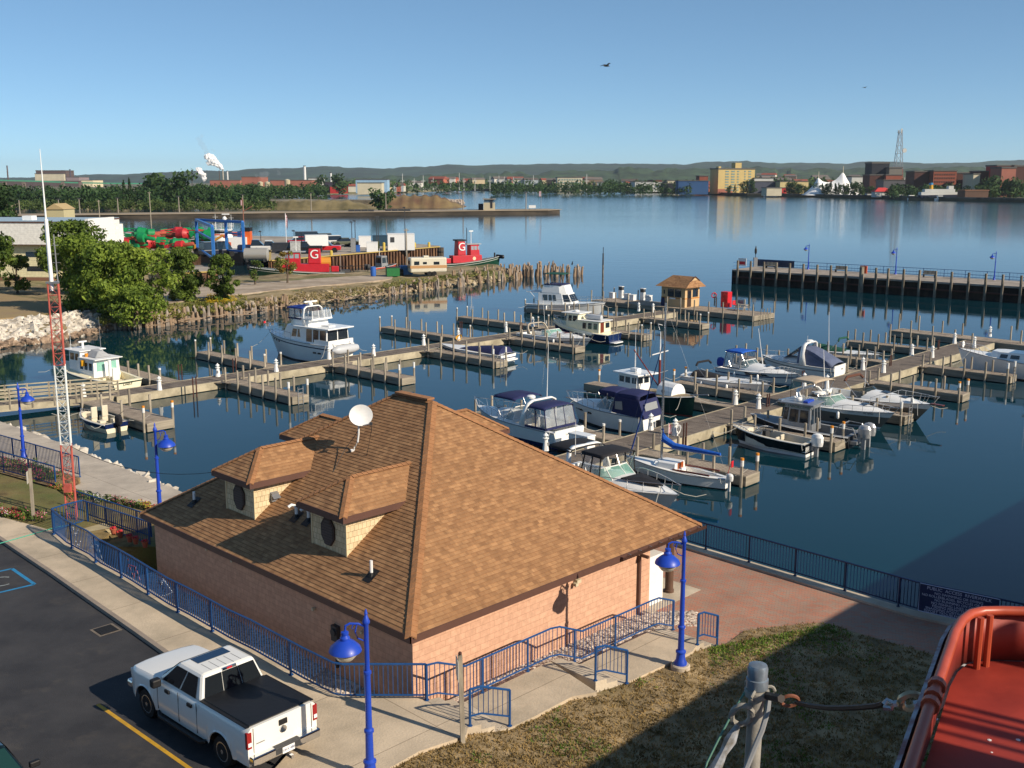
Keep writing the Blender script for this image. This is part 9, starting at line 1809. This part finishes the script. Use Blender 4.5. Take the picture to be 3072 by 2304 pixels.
orn(415,1770,1.8,1,'pink red bulb ornament on the blue railing',BulbR,bike); orn(500,1822,1.8,1,'white bulb ornament of crossing lines low on the blue railing',Bulb,[[(-.3,.6),(.35,.9),(.5,.6)],[(-.3,.6),(.3,.3),(.55,.25)],[(.2,.85),(.55,.75)]])
# grass tufts on the lawns
def tufts(name,label,fn,n,m_,seed,hgt=.07,w_=.02):
    r=np.random.default_rng(seed); V=[]
    for i in range(n):
        p=fn(r)
        if p is None: continue
        for k in range(4):
            a=r.random()*6.28; dx,dy=math.cos(a)*w_,math.sin(a)*w_; ox,oy=r.normal()*.05,r.normal()*.05; h=hgt*(.5+r.random()); lx,ly=r.normal()*h*.5,r.normal()*h*.5
            V+=[(p[0]+ox-dx,p[1]+oy-dy,p[2]),(p[0]+ox+dx,p[1]+oy+dy,p[2]),(p[0]+ox+lx+dx*.3,p[1]+oy+ly+dy*.3,p[2]+h),(p[0]+ox+lx-dx*.3,p[1]+oy+ly-dy*.3,p[2]+h)]
    tag(cloud_obj(name,np.array(V),m_),label=label,cat='grass',kind='stuff')
import mathutils
from mathutils.bvhtree import BVHTree
lawno=bpy.data.objects['lawn']; bv=BVHTree.FromPolygons([v.co for v in lawno.data.vertices],[p.vertices for p in lawno.data.polygons])
def onlawn(dens=None):
    def f(r):
        px=1150+1900*r.random(); py=1860+460*r.random(); q=ray(px,py); h=bv.ray_cast(Vector((0,0,CH)),q)
        if h[0] is None: return None
        v=mathutils.noise.noise(Vector((h[0].x*.45,h[0].y*.45,0)))
        if dens is not None and v<dens: return None
        return h[0]
    return f
TG1=leafmat('tuft_green','#4b6a1c','#7d9440',sc=2); TG2=leafmat('tuft_dry','#6a5a34','#a58c5c',sc=2)
tufts('grass_tufts','short green grass tufts on the brown lawn beside the plaza',onlawn(.22),5000,TG1,4,.05)
tufts('dry_grass_tufts','dry straw coloured grass tufts on the brown lawn',onlawn(None),12000,TG2,5,.05)
def edgef(r):
    x=2130+r.random()*420; y=1942-(x-2130)*.19+abs(r.normal())*34*(.4+r.random()); p=W(x,y,.95); p = p if bv.ray_cast(Vector((0,0,CH)),ray(x,y))[0] is not None else None; p = (bv.ray_cast(Vector((0,0,CH)),ray(x,y))[0]) if p else None
    return p if p else None
tufts('grass_tufts','lush green grass fringe where lawn meets the brick plaza',edgef,800,TG1,6,.05)
# ---------------- the museum ship: red deck, post and tackle ----------------
ship=thing('museum_ship','red painted ship deck with rounded pipe rail at the lower right corner','ship',(6,2,0))
so_=ship.location; ShipRed=mat('deck_red','#842a20',rough=.55,col2='#963527',var=.14,sc=1.2,bump=.15); RailO=mat('rail_orange_red','#a8482e',rough=.4,var=.12,sc=4); HullW=mat('ship_hull','#6f2a24',rough=.5,var=.15)
ZR=13.65; ZDk=13.35
rp=[W(x,y,ZR) for x,y in ((2640,2560),(2688,2430),(2730,2304),(2784,2134),(2817,2040),(2864,1900),(2886,1862),(2912,1842),(2950,1833),(3010,1832),(3080,1834),(3250,1845),(3500,1870))]
m=MB(); m.path([p-so_ for p in rp],.027,10); m.out('pipe_rail',RailO,ship,smooth=True)
dk=[Vector((p.x,p.y,ZDk)) for p in rp]+[Vector((8,3,ZDk)),Vector((4,-2,ZDk)),Vector((.6,-1,ZDk))]
m=MB(); m.prism([((p-so_).x,(p-so_).y) for p in dk],ZDk-.12,ZDk); m.out('deck',ShipRed,ship)
m=MB(); q=[Vector((p.x,p.y,0)) for p in rp]; up=Vector((0,0,1)); off=[]
for i,p in enumerate(q):
    d=(q[min(i+1,len(q)-1)]-q[max(i-1,0)]).normalized(); off.append(Vector((-d.y,d.x,0)))
m.grid([[p+o*.015+up*ZDk-so_ for p,o in zip(q,off)],[p+o*.015+up*(ZR-.02)-so_ for p,o in zip(q,off)]]); sm=m.out('coaming_plate',ShipRed,ship,smooth=True); s2_=sm.modifiers.new('t','SOLIDIFY'); s2_.thickness=.015
m=MB(); m.grid([[p+o*.075+up*(ZDk-.25)-so_ for p,o in zip(q,off)],[p+o*.07+up*(ZR-.05)-so_ for p,o in zip(q,off)],[p+o*.05+up*(ZR-.045)-so_ for p,o in zip(q,off)]]); sm=m.out('outer_fascia',mat('flaked_white_paint','#b8bcc4',rough=.6,col2='#7a4a48',var=.15,sc=8),ship,smooth=True)
for i in (7,8):
    p=q[i]-off[i]*.06-so_; m=MB(); m.tube(p+up*ZDk,p+up*ZR,.018,n=8); m.out('rail_stanchion',RailO,ship,smooth=True)
for i,t_ in enumerate((.2,.55,.8)):
    p=lerp(rp[4],rp[3],t_); d=(rp[3]-rp[4]).normalized(); m=MB(); m.tube(p-d*.02-so_,p+d*.02-so_,.042,n=10); m.out('rail_collar',RailO,ship)
# cleats on deck
for px,py,s_ in ((3022,1898,1.),(3052,1905,.8),(2995,1905,1.1),(2976,1888,.7)):
    p=W(px,py,ZDk)-so_; m=MB(); m.lathe(p,[(.035*s_,0),(.05*s_,.02),(.03*s_,.05),(.02*s_,.1*s_),(.005,.13*s_)],8); m.out('deck_cleat',mat('dirty_iron','#3a1f1b',rough=.8),ship)
r=random.Random(5)
for k in range(4):
    p=W(2800+r.random()*270,2050+r.random()*230,ZDk)-so_; m=MB(); m.ball(p,.006+.008*r.random(),6,3,.3); m.out('bird_dropping',WPaint,ship)
# stanchions, cables and deck house right of the view throw their shadows over the deck
sdir=Vector((math.sin(SAZ),math.cos(SAZ),0))
def caster(px,py,dist,h,r_,name='stanchion'):
    p=W(px,py,ZDk)+sdir*dist; m=MB(); m.tube(Vector((p.x,p.y,ZDk))-so_,Vector((p.x,p.y,ZDk+h))-so_,r_,n=6); m.out(name,RailO,ship)
for px,py,h,r_ in ((2868,1905,2.4,.03),(2856,1948,2.2,.045),(2805,2102,2.6,.025),(2800,2125,2.6,.02),(2795,2150,2.8,.045),(2790,2185,2.8,.02)): caster(px,py,h*math.cos(SUN_EL)/math.sin(SUN_EL)*.98,h,r_)
m=MB(); a=W(2790,2215,ZDk); p0=a+sdir*2.6-Vector((sdir.y,-sdir.x,0))*0; dn=-Vector((-sdir.y,sdir.x,0)); dn = dn if dn.y<0 else -dn
m.prism([((v-so_).x,(v-so_).y) for v in (p0,p0+sdir*6,p0+sdir*6+dn*8,p0+dn*8)],ZDk,ZDk+3.5) if False else None
# deck house: only its edge shadow reaches the lower part of the deck
pp=[p0,p0+sdir*5,p0+sdir*5+dn*5,p0+dn*5]; m.prism([((v-so_).x,(v-so_).y) for v in pp],ZDk-3,ZDk+2.2); m.out('deck_house',White,ship)
# hull below: long edge that shades lawn, plaza and basin
dh=Vector((1,1,0)).normalized(); nh=Vector((1,-1,0)).normalized(); e0=Vector((0,3.5,0))
pp=[e0-dh*26,e0+dh*70,e0+dh*74+nh*9,e0+dh*68+nh*16,e0-dh*26+nh*16]
m=MB(); m.prism([((v-so_).x,(v-so_).y) for v in pp],-1,9.5); m.out('hull',HullW,ship)
m=MB(); p=Vector((3.5,1.0,0)); m.prism([((v-so_).x,(v-so_).y) for v in (Vector((1.2,-1.5,0)),Vector((5,-.5,0)),Vector((5.5,4.0,0)),Vector((2.8,4.4,0)))],9.5,ZDk-.12); m.out('tower',White,ship)
# white kingpost
d=ray(2271,2062); pt_=Vector((0,0,CH))+d*(8.2/d.length); kp=thing('mooring_post','white steel post with domed cap and shackles in front of the ship rail','post',(pt_.x,pt_.y,9.5))
hz=pt_.z-9.5; KW=mat('shaded_white_steel','#8f8b82',rough=.55,var=.12,sc=5,bump=.2); lean=Vector((-.06,-.05,0))  # white steel greyed: the ship's shade is mixed into the base colour
m=MB(); m.tube((lean.x,lean.y,0),(0,0,hz),.062,.056,n=16); m.out('shaft',KW,kp,smooth=True)
m=MB(); m.lathe((0,0,hz),[(.06,-.02),(.078,0),(.08,.07),(.07,.075),(.072,.09),(.074,.15),(.065,.175),(.04,.185),(.004,.188)],18); m.out('cap',mat('weathered_steel_cap','#7f8a94',rough=.35,metal=.4,var=.15,sc=12),kp,smooth=True)
m=MB(); m.lathe((0,0,hz-.07),[(.066,0),(.09,.01),(.09,.05),(.066,.06)],16); m.out('collar',KW,kp,smooth=True)
def ring(c,r_,t_,ax,name,M_,par,el=1.):
    q=Vector(ax).to_track_quat('Z','Y').to_matrix(); m=MB(); m.path([Vector(c)+q@Vector((r_*math.cos(k*math.pi/7),el*r_*math.sin(k*math.pi/7),0)) for k in range(15)],t_,6); return m.out(name,M_,par,smooth=True)
for a in (0,2.0,4.2): ring((.095*math.cos(a),.095*math.sin(a),hz-.03),.035,.012,(math.sin(a),-math.cos(a),.2),'eye_ring',KW,kp)
sc=8.2/3194
def off2(px,py,dd_=0): dr=ray(px,py); return Vector((0,0,CH))+dr*((8.2+dd_)/dr.length)-kp.location
c6=lambda x,y: (2000+x*.4846,1900+y*.4846)
ring(off2(*c6(465,505)),.075,.022,(0,1,.4),'shackle',KW,kp,1.35)
m=MB(); m.path([off2(*c6(440,570)),off2(*c6(395,660)),off2(*c6(350,740)),off2(*c6(300,840)),off2(*c6(250,960))],[.02,.045,.03,.045,.045],8); m.out('turnbuckle',mat('chipped_grey_paint','#a8acb2',rough=.6,col2='#6a665f',var=.15,sc=14),kp,smooth=True)
m=MB(); m.path([off2(*c6(500,340)),off2(*c6(420,470)),off2(*c6(320,660)),off2(*c6(250,800)),off2(*c6(225,900))],.009,5); m.out('thin_line',mat('green_line','#4f7a6a'),kp)
m=MB(); m.path([off2(*c6(635,385)),off2(*c6(625,480)),off2(*c6(590,600)),off2(*c6(540,720)),off2(*c6(490,840)),off2(*c6(470,950))],.02,6); m.out('hanging_wire',MGrey,kp,smooth=True)
rope=thing('chain_tackle','dark rope with rusty ring and steel shackles slung from the post to the red deck','rope',kp.location)
ring(off2(*c6(762,418)),.062,.014,(0,1,.3),'rusty_thimble',mat('rust_bright','#7a4a34',rough=.6),rope,.8)
Iron=mat('dark_iron','#2c211d',rough=.6,var=.2); m=MB(); pts=[off2(*c6(*p),-.12*i) for i,p in enumerate(((610,385),(660,395),(710,405)))]; m.path(pts,.03,6); m.out('rope_end',Iron,rope,smooth=True)
m=MB(); m.path([off2(*c6(x,y),-.0025*(x-800)) for x,y in ((805,430),(900,450),(1000,462),(1100,462),(1200,458),(1300,448),(1345,435))],.018,6); m.out('slack_rope',Iron,rope,smooth=True)
m=MB(); m.path([off2(*c6(x,y),-1.4) for x,y in ((1345,440),(1365,415),(1400,430),(1390,465),(1340,460))],.018,6); m.out('end_hook',Steel,rope,smooth=True); m=MB(); m.path([off2(*c6(x,y),-1.5) for x,y in ((1400,438),(1440,430),(1480,425))],.02,6); m.out('swivel',Steel,rope,smooth=True)
ring(off2(*c6(1508,420),-1.6),.055,.022,(0,1,.3),'big_shackle',mat('brass_steel','#b8a888',rough=.3,metal=.6),rope); m=MB(); m.path([off2(*c6(x,y),-1.7) for x,y in ((1530,440),(1570,432),(1610,415))],.022,6); m.out('link',Steel,rope,smooth=True)
for p,l in PIERLAMPS:
    o=dup(LAMP); o.location=p; o.rotation_euler=(0,0,math.radians(165)); o.scale=(.95,)*3; o['label']=l
print('objects', len(bpy.data.objects), 'polys', sum(len(m.polygons) for m in bpy.data.meshes))
